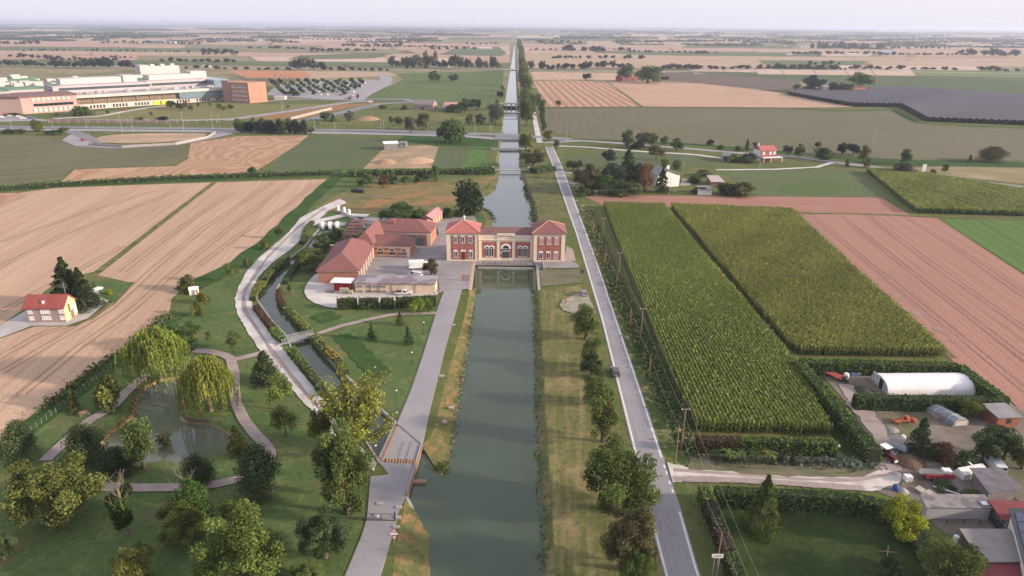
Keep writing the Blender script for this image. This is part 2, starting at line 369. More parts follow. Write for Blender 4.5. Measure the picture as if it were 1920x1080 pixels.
def pip(p, poly):
    x, y = p; c = False; n = len(poly); j = n - 1
    for i in range(n):
        xi, yi = poly[i][0], poly[i][1]; xj, yj = poly[j][0], poly[j][1]
        if (yi > y) != (yj > y) and x < (xj - xi) * (y - yi) / (yj - yi) + xi: c = not c
        j = i
    return c
holes = [[(p.x, p.y) for p in atl(h)] for h in (HOLE1, HOLE2, POND)]
BIG = 60000.0
def ground():
    vs = [Vector(v) for v in ((-BIG, -2000), (BIG, -2000), (BIG, 90000), (-BIG, 90000))]
    near = [Vector(v) for v in ((-1500, -300), (1500, -300), (1500, 900), (-1500, 900))]
    edges = [(0, 1), (1, 2), (2, 3), (3, 0)]; o = 4; vs += near; edges += [(4, 5), (5, 6), (6, 7), (7, 4)]; o = 8
    for h in holes:
        n = len(h); vs += [Vector(p) for p in h]; edges += [(o + i, o + (i + 1) % n) for i in range(n)]; o += n
    V, E, Fc, *_ = delaunay_2d_cdt(vs, edges, [], 1, 1e-4)
    b = MB(); keep = []; mi = []
    for f in Fc:
        cx = sum(V[i].x for i in f) / len(f); cy = sum(V[i].y for i in f) / len(f)
        if any(pip((cx, cy), h) for h in holes): continue
        a, c, d = (V[i] for i in f[:3])
        if (c - a).cross(d - a) < 0: f = list(reversed(f))
        keep.append(tuple(f)); mi.append(0 if (abs(cx) < 1500 and -300 < cy < 900) else 1)
    b.v = [(v.x, v.y, 0) for v in V]; b.f = keep; b.m = mi
    return structure(b.build('ground', [g_base, g_far]))
ground()
LAYER = [0]
def sheet(name, px, mat, z=None, kind='structure', cut=()):
    P = atl(px); d = max(p.length for p in P)
    LAYER[0] += 1
    if z is None: z = .02 + .0012 * LAYER[0] + max(0, d - 600) * .00012
    b = MB(); pts = [(p.x, p.y, z) for p in P]
    if cut:
        V0 = [Vector(p[:2]) for p in pts]; n = len(V0); Ed = [(i, (i + 1) % n) for i in range(n)]; poly = [tuple(v) for v in V0]
        for h in cut: o_ = len(V0); V0 += [Vector(q) for q in h]; Ed += [(o_ + i, o_ + (i + 1) % len(h)) for i in range(len(h))]
        V, E, Fc, *_ = delaunay_2d_cdt(V0, Ed, [], 1, 1e-4); b.v = [(v.x, v.y, z) for v in V]
        for f in Fc:
            c_ = (sum(V[i].x for i in f) / len(f), sum(V[i].y for i in f) / len(f))
            if pip(c_, poly) and not any(pip(c_, h) for h in cut):
                a, c, d_ = (V[i] for i in f[:3]); b.f.append(tuple(f if (c - a).cross(d_ - a) > 0 else reversed(f))); b.m.append(0)
        o = b.build(name, mat); o['kind'] = kind; return o
    ar = sum(pts[i][0] * pts[(i + 1) % len(pts)][1] - pts[(i + 1) % len(pts)][0] * pts[i][1] for i in range(len(pts)))
    if ar < 0: pts.reverse()
    b.add(pts, [tuple(range(len(pts)))]); o = b.build(name, mat); o['kind'] = kind; return o
def resample(P, n):
    P = [Vector(p) for p in P]; L = [0]
    for a, b in zip(P[:-1], P[1:]): L.append(L[-1] + (b - a).length)
    out = []
    for k in range(n):
        s = L[-1] * k / (n - 1); i = 0
        while i < len(L) - 2 and L[i + 1] < s: i += 1
        t = (s - L[i]) / max(1e-9, L[i + 1] - L[i]); out.append(P[i].lerp(P[i + 1], min(1, max(0, t))))
    return out
def ribbon(name, Lp, Rp, mat, z=None, n=None, kind='structure', jit=0):
    """road surface between two edges given in picture pixels (both run the same way)"""
    LAYER[0] += 1; z = .02 + .0012 * LAYER[0] if z is None else z
    n = n or 3 * max(len(Lp), len(Rp)); n = n * 3 if jit else n; A = resample(atl(Lp), n); B = resample(atl(Rp), n); b = MB()
    if jit: A, B = ([p + Vector((random.uniform(-jit, jit), random.uniform(-jit, jit), 0)) for p in Q_] for Q_ in (A, B))
    b.add([(p.x, p.y, z) for p in A] + [(p.x, p.y, z) for p in B], [(i, n + i, n + i + 1, i + 1) for i in range(n - 1)])
    o = b.build(name, mat); o['kind'] = kind; return o
def strip(name, P, w, mat, z=None, kind='structure', world=False, wob=0):
    """strip of width w metres along a picture polyline"""
    LAYER[0] += 1; z = .02 + .0012 * LAYER[0] if z is None else z
    P = [Vector(p) for p in P] if world else atl(P)
    n = max(2, 4 * len(P)); Q = resample(P, n); b = MB(); vs = []
    for i, p in enumerate(Q):
        d = (Q[min(n - 1, i + 1)] - Q[max(0, i - 1)]); d.z = 0; d.normalize(); s = Vector((-d.y, d.x, 0)) * (w / 2 * (1 + wob * random.uniform(-1, 1)))
        vs += [(p.x - s.x, p.y - s.y, z), (p.x + s.x, p.y + s.y, z)]
    b.add(vs, [(2 * i, 2 * i + 1, 2 * i + 3, 2 * i + 2)[::-1] for i in range(n - 1)])
    o = b.build(name, mat)
    if kind: o['kind'] = kind
    return o
def zpoly(name, XY, z, mat):
    pts = [(p[0], p[1], z) for p in XY]
    ar = sum(pts[i][0] * pts[(i + 1) % len(pts)][1] - pts[(i + 1) % len(pts)][0] * pts[i][1] for i in range(len(pts)))
    if ar < 0: pts.reverse()
    b = MB(); b.add(pts, [tuple(range(len(pts)))]); return structure(b.build(name, mat))
WZ = -.6
zpoly('canal_water', holes[0], WZ, m_water); m_water2 = water('upper_canal_surface', (.06, .082, .06), .05, .03, 2.2); m_water2.node_tree.nodes['Principled BSDF'].inputs['IOR'].default_value = 1.7; zpoly('upper_canal_water', holes[1], WZ, m_water2); zpoly('pond_water', holes[2], -.45, m_pond)
def bank(name, top, bot, mat, zt=0.0, zb=WZ, n=60, over=.35, rough=.1):
    A = resample(atl(top, zt), n); B = resample(atl(bot, zb), n); b = MB(); rows = 6; vs = []
    for i in range(n):
        e = B[i] + (B[i] - A[i]) * over
        for k in range(rows + 1):
            t = k / rows; p = A[i].lerp(e, t)
            if 0 < k: p = p + Vector((random.uniform(-1, 1), random.uniform(-1, 1), random.uniform(-.4, .6) * .5)) * rough
            vs.append(p)
    r = rows + 1
    b.add(vs, [(i * r + k, i * r + k + 1, (i + 1) * r + k + 1, (i + 1) * r + k) for i in range(n - 1) for k in range(rows)])
    o = b.build(name, mat, smooth=True); o['kind'] = 'structure'; return o
bank('west_bank', L_top[2:], [(892, 540), (888, 575), (880, 625), (868, 700), (856, 775), (845, 850), (832, 892), (826, 893)], g_dry, n=80)
bank('west_bank', L_bot, [(764, 934), (803, 1003), (805, 1080), (802, 1240)], g_dry, n=40)
bank('east_bank', R_top[:8], [(1026, 1240), (1022, 1080), (1018, 980), (1012, 870), (1008, 780), (1005, 700), (1003, 600), (1001, 545)], g_bankg, n=90)
bank('west_bank', F_L, F_LW, g_bankg, n=110, rough=.2); bank('east_bank', F_R, F_RW, g_bankg, n=110, rough=.2)
pt = [Vector((p[0], p[1], 0)) for p in holes[2]]; cen = sum(pt, Vector()) / len(pt); pb = MB(); n = len(pt)
vs = [tuple(p) for p in pt] + [tuple(p + (cen - p).normalized() * .9 + Vector((0, 0, -.8))) for p in pt]
pb.add(vs, [(i, (i + 1) % n, n + (i + 1) % n, n + i) for i in range(n)]); structure(pb.build('pond_bank', plain('pond_edge', (.34, .22, .11), (.16, .14, .07), scale=.4, obj=False)))
# channel walls of concrete with a coping that stands above the grass
def wall_along(name, P, h0, h1, th, mat, world=False):
    Q = [Vector(p) for p in P] if world else atl(P)
    n = len(Q); b = MB(); vs = []
    for i, p in enumerate(Q):
        d = Q[min(n - 1, i + 1)] - Q[max(0, i - 1)]; d.z = 0; d.normalize(); s = Vector((-d.y, d.x, 0)) * th / 2
        for q in (p - s, p + s): vs += [(q.x, q.y, h0), (q.x, q.y, h1)]
    for i in range(n - 1):
        a = 4 * i; c = a + 4
        b.f += [(a, c, c + 1, a + 1), (a + 2, a + 3, c + 3, c + 2), (a + 1, c + 1, c + 3, a + 3)]; b.m += [0, 0, 0]
    b.v = [tuple(v) for v in vs]; b.f += [(0, 1, 3, 2), (4 * n - 4, 4 * n - 2, 4 * n - 1, 4 * n - 3)]; b.m += [0, 0]
    return b.build(name, mat)
def soft(P, n): return [(v.x, v.y) for v in resample([(x, y, 0) for x, y in P], n)]
structure(wall_along('channel_wall', CH_L, -3, .16, .42, m_conc)); structure(wall_along('channel_wall', CH_R, -3, .16, .42, m_conc))
structure(wall_along('basin_wall', [(889, 491.5), (887, 500), (881, 545)], -3, .25, .9, plain('basin_wall_render', (.47, .33, .26), (.36, .27, .22), scale=.5, obj=False)))
structure(wall_along('basin_wall', [(1004, 491.5), (1008, 502), (1011, 545)], -3, .25, .9, m_conc))
structure(wall_along('basin_wall', [(896, 500.5), (1000, 502.5)], -3, .05, .6, m_conc))
# ------------------------------------------------------------------ fields
sheet('near_lawn', [(318, 590), (420, 520), (520, 440), (600, 372), (640, 330), (700, 330), (930, 330), (895, 362), (880, 372), (884, 385), (903, 398), (905, 432), (640, 420), (601, 426), (591, 437), (570, 464), (544, 483), (517, 504), (490, 532), (481, 555), (513, 606), (537, 629), (595, 711), (645, 765), (700, 860), (690, 960), (640, 1090), (560, 1240), (-200, 1240), (-100, 900), (0, 850), (160, 720)], g_lawn, cut=holes)
sheet('island_lawn', [(524, 536), (560, 498), (600, 480), (600, 512), (575, 540), (610, 577), (640, 578), (822, 560), (826, 590), (808, 640), (770, 745), (750, 790), (700, 748), (638, 693), (583, 632), (556, 601), (527, 570), (518, 550)], g_lawn)
sheet('mown_bank', [(1054, 1240), (1042, 1080), (1037, 980), (1030, 870), (1024, 780), (1020, 690), (1015, 600), (1012, 545), (1090, 535), (1100, 560), (1130, 680), (1160, 790), (1190, 900), (1245, 1080), (1300, 1240)], g_bankR)
sheet('roadside_verge', [(1040, 275), (1052, 290), (1070, 330), (1095, 385), (1135, 500), (1185, 640), (1230, 760), (1300, 870), (1270, 880), (1248, 870), (1197, 720), (1162, 620), (1122, 500), (1087, 400), (1052, 310)], g_verge)
sheet('east_dyke', [(985, 330), (992, 350), (1006, 388), (1012, 432), (1062, 420), (1058, 385), (1030, 310), (1000, 300)], g_bankg)
sheet('shade_toned_lawn', [(1310, 910), (1340, 925), (1660, 935), (1680, 960), (1740, 1030), (1800, 1100), (1900, 1240), (1440, 1240), (1380, 1090)], g_darklawn)  # lawn shade comes from the darker grass colour
# west
sheet('wheat_field', [(-60, 378), (60, 358), (110, 352), (398, 342), (260, 450), (184, 508), (120, 522), (85, 545), (50, 575), (0, 612), (-120, 690)], f_wheatL)
sheet('wheat_field', [(404, 342), (613, 336), (590, 356), (560, 390), (510, 432), (455, 478), (440, 500), (395, 522), (345, 540), (322, 560), (316, 592), (290, 615), (235, 660), (160, 708), (80, 770), (0, 838), (-300, 1090), (-400, 850), (0, 635), (65, 612), (140, 612), (175, 598), (215, 570), (253, 532), (184, 516)], f_wheatL)
sheet('wheat_field', [(-60, 355), (0, 362), (30, 362), (52, 366), (40, 373), (0, 385), (-60, 395)], f_wheatC)
sheet('fallow_field', [(-200, 253), (100, 255), (122, 268), (200, 275), (345, 272), (352, 285), (345, 300), (325, 309), (135, 317), (108, 338), (0, 347), (-200, 352)], f_fallow)
sheet('wheat_field', [(358, 268), (450, 255), (578, 254), (560, 270), (478, 322), (400, 330), (110, 344), (140, 318), (330, 311), (352, 298)], f_wheatC)
sheet('soy_field', [(582, 254), (640, 255), (722, 262), (690, 300), (672, 322), (485, 327)], f_soy)
sheet('building_plot', [(675, 322), (722, 276), (800, 272), (822, 276), (808, 318)], plain('churned_earth', (.36, .24, .15), (.2, .17, .085), scale=.07, obj=False, fine=.6))
sheet('soy_field', [(822, 277), (915, 275), (918, 318), (808, 318)], f_soy); sheet('green_strip', [(880, 277), (912, 276), (915, 317), (868, 317)], f_green)
sheet('meadow', [(745, 138), (945, 132), (938, 190), (925, 205), (830, 196), (735, 193), (690, 183), (705, 172), (735, 160), (755, 150)], f_meadow)
sheet('rough_meadow', [(660, 195), (930, 205), (925, 245), (600, 233), (590, 215)], grass('rough_meadow', (.095, .125, .04), (.14, .145, .055), (.2, .16, .08), (.5, .7), sc=.02))
sheet('lush_strip', [(760, 252), (850, 247), (935, 260), (932, 276), (820, 274), (745, 264)], g_lush)
sheet('hospital_lawn', [(120, 222), (140, 213), (420, 192), (500, 196), (620, 195), (420, 224), (200, 226)], grass('hospital_lawn', (.15, .155, .055), (.19, .17, .075), (.22, .18, .09), (.5, .7), sc=.02))
sheet('hospital_lawn', [(420, 222), (640, 196), (720, 192), (640, 205), (560, 225)], g_ochre)
sheet('grass_bank', [(-100, 222), (0, 222), (420, 227), (560, 228), (580, 234), (-100, 233)], g_base)
sheet('ochre_grass', [(590, 390), (640, 362), (700, 345), (800, 340), (930, 330), (905, 355), (870, 372), (840, 392), (780, 400), (690, 400)], grass('half_dry_grass', (.12, .125, .045), (.2, .165, .075), (.30, .19, .09), (.5, .66), sc=.03))
sheet('burnt_grass', [(670, 387), (700, 375), (800, 357), (815, 358), (790, 367), (730, 380), (690, 392)], g_ochre); sheet('burnt_grass', [(765, 384), (800, 374), (850, 366), (850, 376), (800, 384)], g_ochre)
sheet('burnt_grass', [(600, 395), (625, 384), (640, 384), (636, 392), (610, 399)], g_ochre)
sheet('stubble_strip', [(505, 150), (560, 132), (730, 135), (745, 142), (640, 146)], F_FAR[0])
# east
sheet('soy_field', [(1022, 204), (1200, 201), (1480, 204), (1560, 210), (1672, 207), (1722, 232), (1760, 236), (2100, 246), (2100, 303), (1700, 299), (1520, 288), (1300, 268), (1085, 260), (1020, 243)], f_soy2)
strip('dirt_trail', [(1462, 210), (1510, 230), (1560, 246), (1608, 266)], 5, m_dirt, wob=.5); strip('dirt_trail', [(1205, 206), (1250, 232), (1290, 252)], 5, plain('faint_trail', (.3, .23, .14), (.2, .17, .1), scale=.05, obj=False), wob=.5)
sheet('stubble_field', [(1000, 152), (1135, 153), (1200, 200), (1022, 201)], f_strip); sheet('stubble_field', [(1140, 153), (1290, 156), (1360, 158), (1485, 178), (1600, 201), (1480, 202), (1206, 200)], f_stub)
sheet('stubble_field', [(995, 135), (1165, 137), (1178, 150), (1000, 150)], f_stubS)
sheet('dark_field', [(1190, 137), (1310, 136), (1500, 152), (1505, 168), (1440, 170), (1250, 150)], F_FAR[5])
sheet('vineyard', [(1250, 133), (1380, 135), (2100, 150), (2100, 190), (1920, 182), (1690, 167), (1500, 152), (1310, 137)], f_vine)
for a, b_, m in ((1300, 1360, 4), (1362, 1420, 4), (1422, 1470, 4), (1472, 1530, 4), (1532, 1590, 4), (1592, 1640, 4), (1642, 1716, 4), (1722, 1800, 2), (1804, 1872, 2), (1876, 2000, 2)):
    sheet('crop_plot', [(a - 8, 127 + (a - 1300) * .0105), (b_ - 8, 127 + (b_ - 1300) * .0105), (b_, 138 + (b_ - 1300) * .0105), (a, 138 + (a - 1300) * .0105)], F_FAR[m] if m == 4 else field('bright_green_plot', (.15, .19, .065), (.17, .2, .075), .9, 14, .25, .01))
sheet('beet_field', [(1350, 320), (1450, 319), (1600, 317), (1612, 320), (1665, 369), (1420, 371)], f_green2); sheet('green_patch', smooth_px([(1450, 354), (1480, 344), (1550, 340), (1600, 350), (1575, 365), (1475, 367)], 3), field('green_flush', (.075, .125, .035), (.09, .13, .045), .1, 3, .2, .04))
sheet('meadow', [(1060, 292), (1180, 284), (1300, 291), (1345, 300), (1340, 312), (1280, 310), (1120, 322), (1075, 318)], f_soy)
sheet('bare_field', [(1090, 366), (1250, 367), (1652, 371), (1708, 404), (1500, 398), (1250, 388), (1128, 384)], f_brown2)
sheet('bare_field', [(1492, 402), (1610, 402), (1757, 409), (1920, 516), (2200, 690), (2200, 960), (1990, 850), (1896, 752), (1800, 690)], f_brown)
sheet('green_crop', [(1762, 411), (1920, 414), (2200, 420), (2200, 660), (1920, 513)], f_green)
sheet('dry_meadow', [(1680, 316), (1760, 312), (2100, 318), (2100, 350), (1920, 345), (1760, 328)], grass('dry_meadow', (.27, .21, .12), (.2, .18, .09), (.35, .28, .19), (.5, .7), sc=.02))
sheet('green_strip', [(1560, 296), (1700, 300), (2100, 312), (2100, 318), (1760, 312), (1640, 310)], g_lush)
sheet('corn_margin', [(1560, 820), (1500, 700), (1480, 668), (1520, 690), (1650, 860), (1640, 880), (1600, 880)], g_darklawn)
sheet('farm_yard', [(1520, 680), (1790, 680), (1900, 760), (2000, 820), (2100, 940), (2100, 1100), (1900, 1100), (1800, 1020), (1690, 940), (1640, 920), (1650, 870), (1600, 770)], m_dirt)
sheet('garden_plot', [(1310, 838), (1570, 848), (1640, 880), (1500, 893), (1290, 872)], m_gdirt)
sheet('yard_grass', [(1640, 775), (1760, 775), (1700, 830), (1665, 820)], m_gdirt); sheet('yard_grass', [(1730, 845), (1900, 850), (1990, 900), (1920, 905), (1790, 875), (1700, 870)], m_gdirt)
# wheel tracks left in the crops
m_rut = plain('wheel_ruts', (.26, .16, .095), (.33, .22, .13), scale=.3, obj=False); m_rut2 = plain('soil_ruts', (.2, .10, .075), (.26, .14, .11), scale=.3, obj=False)
def ruts(name, lines, w, mat, gap=2.0):
    for L in lines:
        P = atl(L); d = (P[-1] - P[0]).normalized(); s = Vector((-d.y, d.x, 0)) * gap / 2
        strip(name, [p + s for p in P], w, mat, world=True, wob=.6); strip(name, [p - s for p in P], w, mat, world=True, wob=.6)
ruts('field_tracks', [[(0, 500), (120, 440), (250, 390), (330, 358)], [(0, 585), (150, 505), (230, 462)], [(0, 455), (140, 405), (290, 358)], [(0, 700), (120, 630), (200, 585), (290, 503), (380, 430), (470, 370), (510, 341)], [(40, 740), (150, 650), (250, 580), (310, 525), (400, 452), (500, 375), (545, 340)],
     [(230, 510), (300, 455), (370, 405), (440, 360)], [(370, 500), (450, 440), (540, 385), (590, 345)], [(0, 670), (80, 625), (130, 612)]], .55, m_rut)
ruts('field_tracks', [[(1520, 404), (1640, 502), (1750, 590), (1930, 738)], [(1630, 404), (1740, 490), (1930, 622)], [(1700, 407), (1800, 470), (1930, 562)], [(1575, 404), (1700, 502), (1930, 680)]], .5, m_rut2, 1.9)
strip('field_ditch', [(184, 510), (260, 451), (330, 397), (402, 342)], 2.4, g_bankg, wob=.2); strip('field_ditch', [(1492, 402), (1530, 445), (1600, 508), (1700, 596), (1790, 672)], 1.6, g_bankg, wob=.4)
strip('field_ditch', [(-40, 356), (60, 350), (220, 341), (400, 334), (560, 328), (640, 322), (760, 321), (928, 319)], 14, g_lush); strip('field_ditch', [(1480, 400), (1600, 401), (1710, 405), (1920, 411)], 2.5, g_bankg)
strip('field_ditch', [(1085, 262), (1300, 271), (1520, 291), (1700, 302), (1920, 306)], 7, g_lush); strip('field_ditch', [(1022, 202), (1200, 200.5), (1480, 203), (1560, 208), (1672, 206), (1722, 231), (1920, 241)], 6, g_lush)
strip('garden_hollow', [(640, 628), (672, 660), (700, 690), (718, 704)], 5, g_lush, wob=.2); strip('garden_hollow', [(600, 588), (622, 602)], 6, g_lush, wob=.2)
strip('roadside_ditch', [(1100, 395), (1150, 520), (1205, 640), (1262, 760), (1296, 845)], 5, g_lush, wob=.2)
strip('reed_edge', [(316, 592), (290, 615), (235, 660), (160, 708), (80, 770), (0, 838)], 3, g_ochre, wob=.4)
strip('field_ditch', [(345, 545), (440, 500), (520, 438), (590, 368), (640, 325)], 7, g_lush, wob=.2); strip('field_ditch', [(330, 590), (250, 655), (120, 750), (20, 830)], 5, g_lush, wob=.2)
# bare patches in the right-hand soil, cleared grass by the canal
pr = random.Random(8); m_gs = plain('grey_soil', (.22, .165, .145), (.31, .19, .15), scale=.5, obj=False)
for x, y, r_ in ((1636, 503, 3), (1650, 520, 4), (1668, 528, 5), (1683, 556, 11), (1722, 589, 13), (1760, 618, 14), (1786, 640, 5), (1600, 470, 3)):
    sheet('bare_patch', smooth_px([(x + r_ * pr.uniform(.5, 1.25) * (math.cos(k * .52) + .35 * math.sin(k * .52)), y + r_ * .5 * pr.uniform(.5, 1.25) * (math.sin(k * .52) + .5 * math.cos(k * .52))) for k in range(12)]), m_gs)
# the plain beyond: a patchwork of strips out to the haze
rows = [58, 62, 66, 71, 76, 82, 88, 95, 102, 110, 119, 127]
rr = random.Random(11)
def lean(x): return (x - 960) * 14 / 1920
far = [MB() for _ in F_FAR]
for a, b_ in zip(rows[:-1], rows[1:]):
    x = -500
    while x < 2400:
        w = rr.uniform(90, 420); x2 = x + w
        cx = (x + x2) / 2
        if not (900 < x2 and x < 1000 and False):
            k = rr.choices(range(6), (5, 4, 3, 3, 1.5, .5))[0]
            sk = rr.uniform(-18, 18); j1, j2 = rr.uniform(-.8, .8), rr.uniform(-.8, .8)
            for seg in ([(x, min(x2, 956)), (max(x, 974), x2)] if x < 960 < x2 else [(x, x2)]):
                if seg[1] - seg[0] < 4: continue
                q = [(seg[0], a + j1), (seg[1], a + j2), (seg[1] + sk * (1 if seg[1] not in (956,) else 0), b_ - .35 + j2), (seg[0] + sk * (1 if seg[0] != 974 else 0), b_ - .35 + j1)]
                P = [at(u, v + lean(u)) for u, v in q]
                far[k].add([(p.x, p.y, .25 + p.y * .00015) for p in P][::-1], [(0, 1, 2, 3)])
        x = x2 + rr.uniform(.5, 3)
for b, m in zip(far, F_FAR): structure(b.build('far_fields', m))
sheet('wheat_field', [(975, 98), (1060, 97), (1350, 110), (1420, 113), (1440, 128), (1020, 130), (985, 128)], F_FAR[0], .9)
sheet('green_field', [(850, 92), (935, 88), (950, 100), (940, 106), (825, 103)], F_FAR[2], .9)
sheet('green_field', [(560, 105), (700, 99), (740, 100), (700, 110), (540, 112)], F_FAR[2], .9)
# ------------------------------------------------------------------ roads
ribbon('gravel_track', [(640, 372), (612, 384), (580, 400), (563, 409), (545, 432), (520, 455), (490, 480), (462, 510), (447, 540), (440, 562), (446, 590), (465, 625), (490, 660), (520, 700), (550, 735), (585, 772), (622, 812), (668, 862), (700, 885)],
       [(650, 381), (618, 394), (598, 412), (583, 425), (568, 447), (540, 472), (512, 492), (487, 517), (473, 541), (471, 560), (478, 584), (503, 622), (530, 655), (558, 690), (585, 725), (607, 752), (640, 790), (680, 845), (706, 868)], m_track, jit=.18)
strip('gravel_track', [(640, 375), (680, 368), (740, 372)], 4, m_gdirt, wob=.3); strip('gravel_track', [(575, 425), (600, 414), (650, 403), (690, 405)], 4.5, m_track)
strip('track_centre', [(610, 390), (560, 425), (500, 485), (457, 548), (457, 580), (510, 660), (570, 735), (640, 815)], 1.0, m_path, wob=.6)
DL = [(560, 1300), (648, 1080), (675, 1015), (688, 975), (692, 930), (695, 895), (712, 868), (745, 795), (770, 735), (790, 678), (808, 620), (822, 575), (835, 540)]
DR = [(660, 1300), (712, 1080), (732, 1010), (745, 968), (762, 930), (776, 885), (791, 835), (806, 765), (820, 710), (835, 650), (848, 605), (858, 570), (866, 540)]
ribbon('canal_drive', DL[:6], DR[:6], m_drive); ribbon('canal_drive', DL[7:], DR[6:][:7], m_drive)
for P in (DL[7:], DR[6:]): structure(wall_along('kerb', P, 0, .12, .25, m_conc))
for P in (DL[:3], DR[:4]): structure(wall_along('kerb', P, 0, .12, .25, m_conc))
RL = [(1330, 1300), (1250, 1080), (1217, 950), (1190, 840), (1160, 720), (1130, 600), (1100, 500), (1082, 440), (1060, 378), (1037, 310), (1023, 275)]
RR = [(1400, 1300), (1308, 1080), (1274, 960), (1240, 858), (1195, 720), (1161, 620), (1121, 500), (1103, 450), (1084, 398), (1052, 310), (1036, 275)]
ribbon('country_road', [(x - 5 * (y / 1080), y) for x, y in RL], [(x + 5 * (y / 1080), y) for x, y in RR], m_road, .06, n=60)
mid_ = lambda f: [(a[0] * (1 - f) + b_[0] * f, a[1] * (1 - f) + b_[1] * f) for a, b_ in zip(RL, RR)]
m_tread = plain('worn_asphalt', (.27, .255, .265), (.22, .21, .217), scale=.15, obj=False); m_patch = plain('road_patch', (.2, .19, .2), (.25, .24, .245), scale=.4, obj=False)
for f in (.2, .42, .6, .82): strip('wheel_lane', mid_(f), .55, m_tread, .068, wob=.35)
for f, i_, k_ in ((.3, 2, .3), (.7, 3, .2), (.25, 4, .5), (.6, 1, .6), (.5, 5, .4)):
    a, b_ = mid_(f)[i_], mid_(f)[i_ + 1]; strip('road_repair', [(a[0] + (b_[0] - a[0]) * k_, a[1] + (b_[1] - a[1]) * k_), (a[0] + (b_[0] - a[0]) * (k_ + .16), a[1] + (b_[1] - a[1]) * (k_ + .16))], 1.3, m_patch, .07, wob=.15)
strip('road_edge_line', RL, .3, m_line, .075); strip('road_edge_line', RR[:3] , .3, m_line, .075); strip('road_edge_line', RR[3:], .3, m_line, .075)
for y in (872, 884, 902, 918): strip('road_dash', [(1274 - (960 - y) * .335, y), (1274 - (954 - y) * .335, y + 6)], .3, m_line, .08)
ribbon('farm_drive', [(1252, 868), (1290, 877), (1400, 886), (1500, 893), (1600, 893), (1660, 878), (1690, 874)], [(1262, 905), (1310, 903), (1400, 906), (1520, 914), (1640, 922), (1690, 905), (1700, 890)], plain('farm_gravel', (.56, .52, .47), (.38, .34, .295), scale=.25, obj=False, fine=1.5), jit=.2); strip('drive_grey_strip', [(1262, 899), (1330, 900), (1420, 903), (1520, 910), (1620, 917)], 1.5, m_path, wob=.25); strip('drive_rut', [(1262, 882), (1400, 892), (1500, 900), (1600, 902), (1680, 888)], .7, m_path, wob=.8); strip('drive_edge', [(1290, 877), (1400, 886), (1500, 893), (1600, 893), (1660, 878)], 1.0, m_gdirt, wob=.8); strip('yard_lane', [(1672, 885), (1668, 850), (1640, 800), (1600, 748), (1585, 722)], 4, m_path, wob=.4)  # grey strip follows the near half of the drive
ribbon('farm_drive', [(1690, 870), (1760, 868), (1850, 880), (1920, 905), (2100, 990)], [(1690, 915), (1760, 885), (1830, 895), (1900, 935), (2100, 1060)], m_dirt)
strip('side_road', [(1020, 268), (1090, 264), (1180, 270), (1300, 280), (1420, 290), (1500, 295), (1560, 304), (1640, 314), (1700, 322), (1790, 335), (1920, 352), (2100, 374)], 6.5, m_road)
strip('white_track', [(1040, 274), (1100, 276), (1180, 283), (1300, 290), (1352, 297)], 4, m_track); strip('white_track', [(1342, 319), (1450, 318), (1530, 314), (1562, 305)], 3, m_track)
strip('side_drive', [(1040, 322), (1060, 325), (1085, 326)], 4, m_road); strip('side_drive', [(1062, 343), (1080, 346)], 3, m_road)
strip('dyke_road', [(1012, 268), (1007, 245), (1003, 225), (999, 205)], 4, m_track)
strip('highway', [(-200, 236), (0, 238), (300, 241), (500, 243), (700, 245), (930, 252), (1020, 258), (1070, 262)], 11, m_hiway); strip('highway', [(-200, 241), (0, 243), (300, 246), (500, 248), (620, 250), (700, 251), (880, 256), (935, 261)], 9, m_road)
strip('highway_line', [(-200, 239.5), (0, 241.5), (300, 244.5), (500, 246.2), (700, 248.6), (900, 254)], .9, m_line)
strip('slip_road', [(420, 226), (520, 212), (620, 197), (660, 191), (700, 190)], 11, m_road); strip('slip_road', [(560, 228), (620, 216), (680, 202), (720, 194), (780, 192), (760, 186), (700, 186), (660, 190)], 11, m_hiway)
strip('car_park_road', [(665, 188), (680, 178), (720, 158), (725, 147), (715, 140)], 18, m_road); strip('service_road', [(500, 190), (540, 187), (600, 186), (660, 188)], 8, m_road)
strip('loop_road', [(150, 252), (135, 262), (160, 272), (230, 276), (330, 270), (400, 256), (425, 250)], 12, m_road); strip('loop_road', [(130, 246), (150, 252), (170, 262), (200, 268)], 9, m_hiway)
sheet('loop_island', smooth_px([(175, 258), (230, 251), (360, 250), (400, 252), (350, 264), (260, 270), (190, 268)], 2), F_FAR[0])
sheet('car_park', [(500, 178), (520, 158), (600, 152), (690, 150), (715, 152), (680, 178), (640, 187), (540, 183)], m_road); sheet('car_park', [(-150, 215), (0, 214), (60, 222), (100, 226), (0, 229), (-150, 228)], m_road)
strip('hospital_path', [(100, 223), (190, 218), (230, 210), (280, 202), (320, 198)], 6, m_track); strip('embankment_road', [(-150, 226), (0, 226.5), (200, 226), (350, 226), (440, 224)], 9, m_road)
strip('provincial_road', [(-200, 121), (300, 128), (730, 130), (950, 131), (1200, 135), (1480, 131), (1920, 138), (2200, 141)], 9, plain('pale_road', (.4, .38, .37), obj=False))
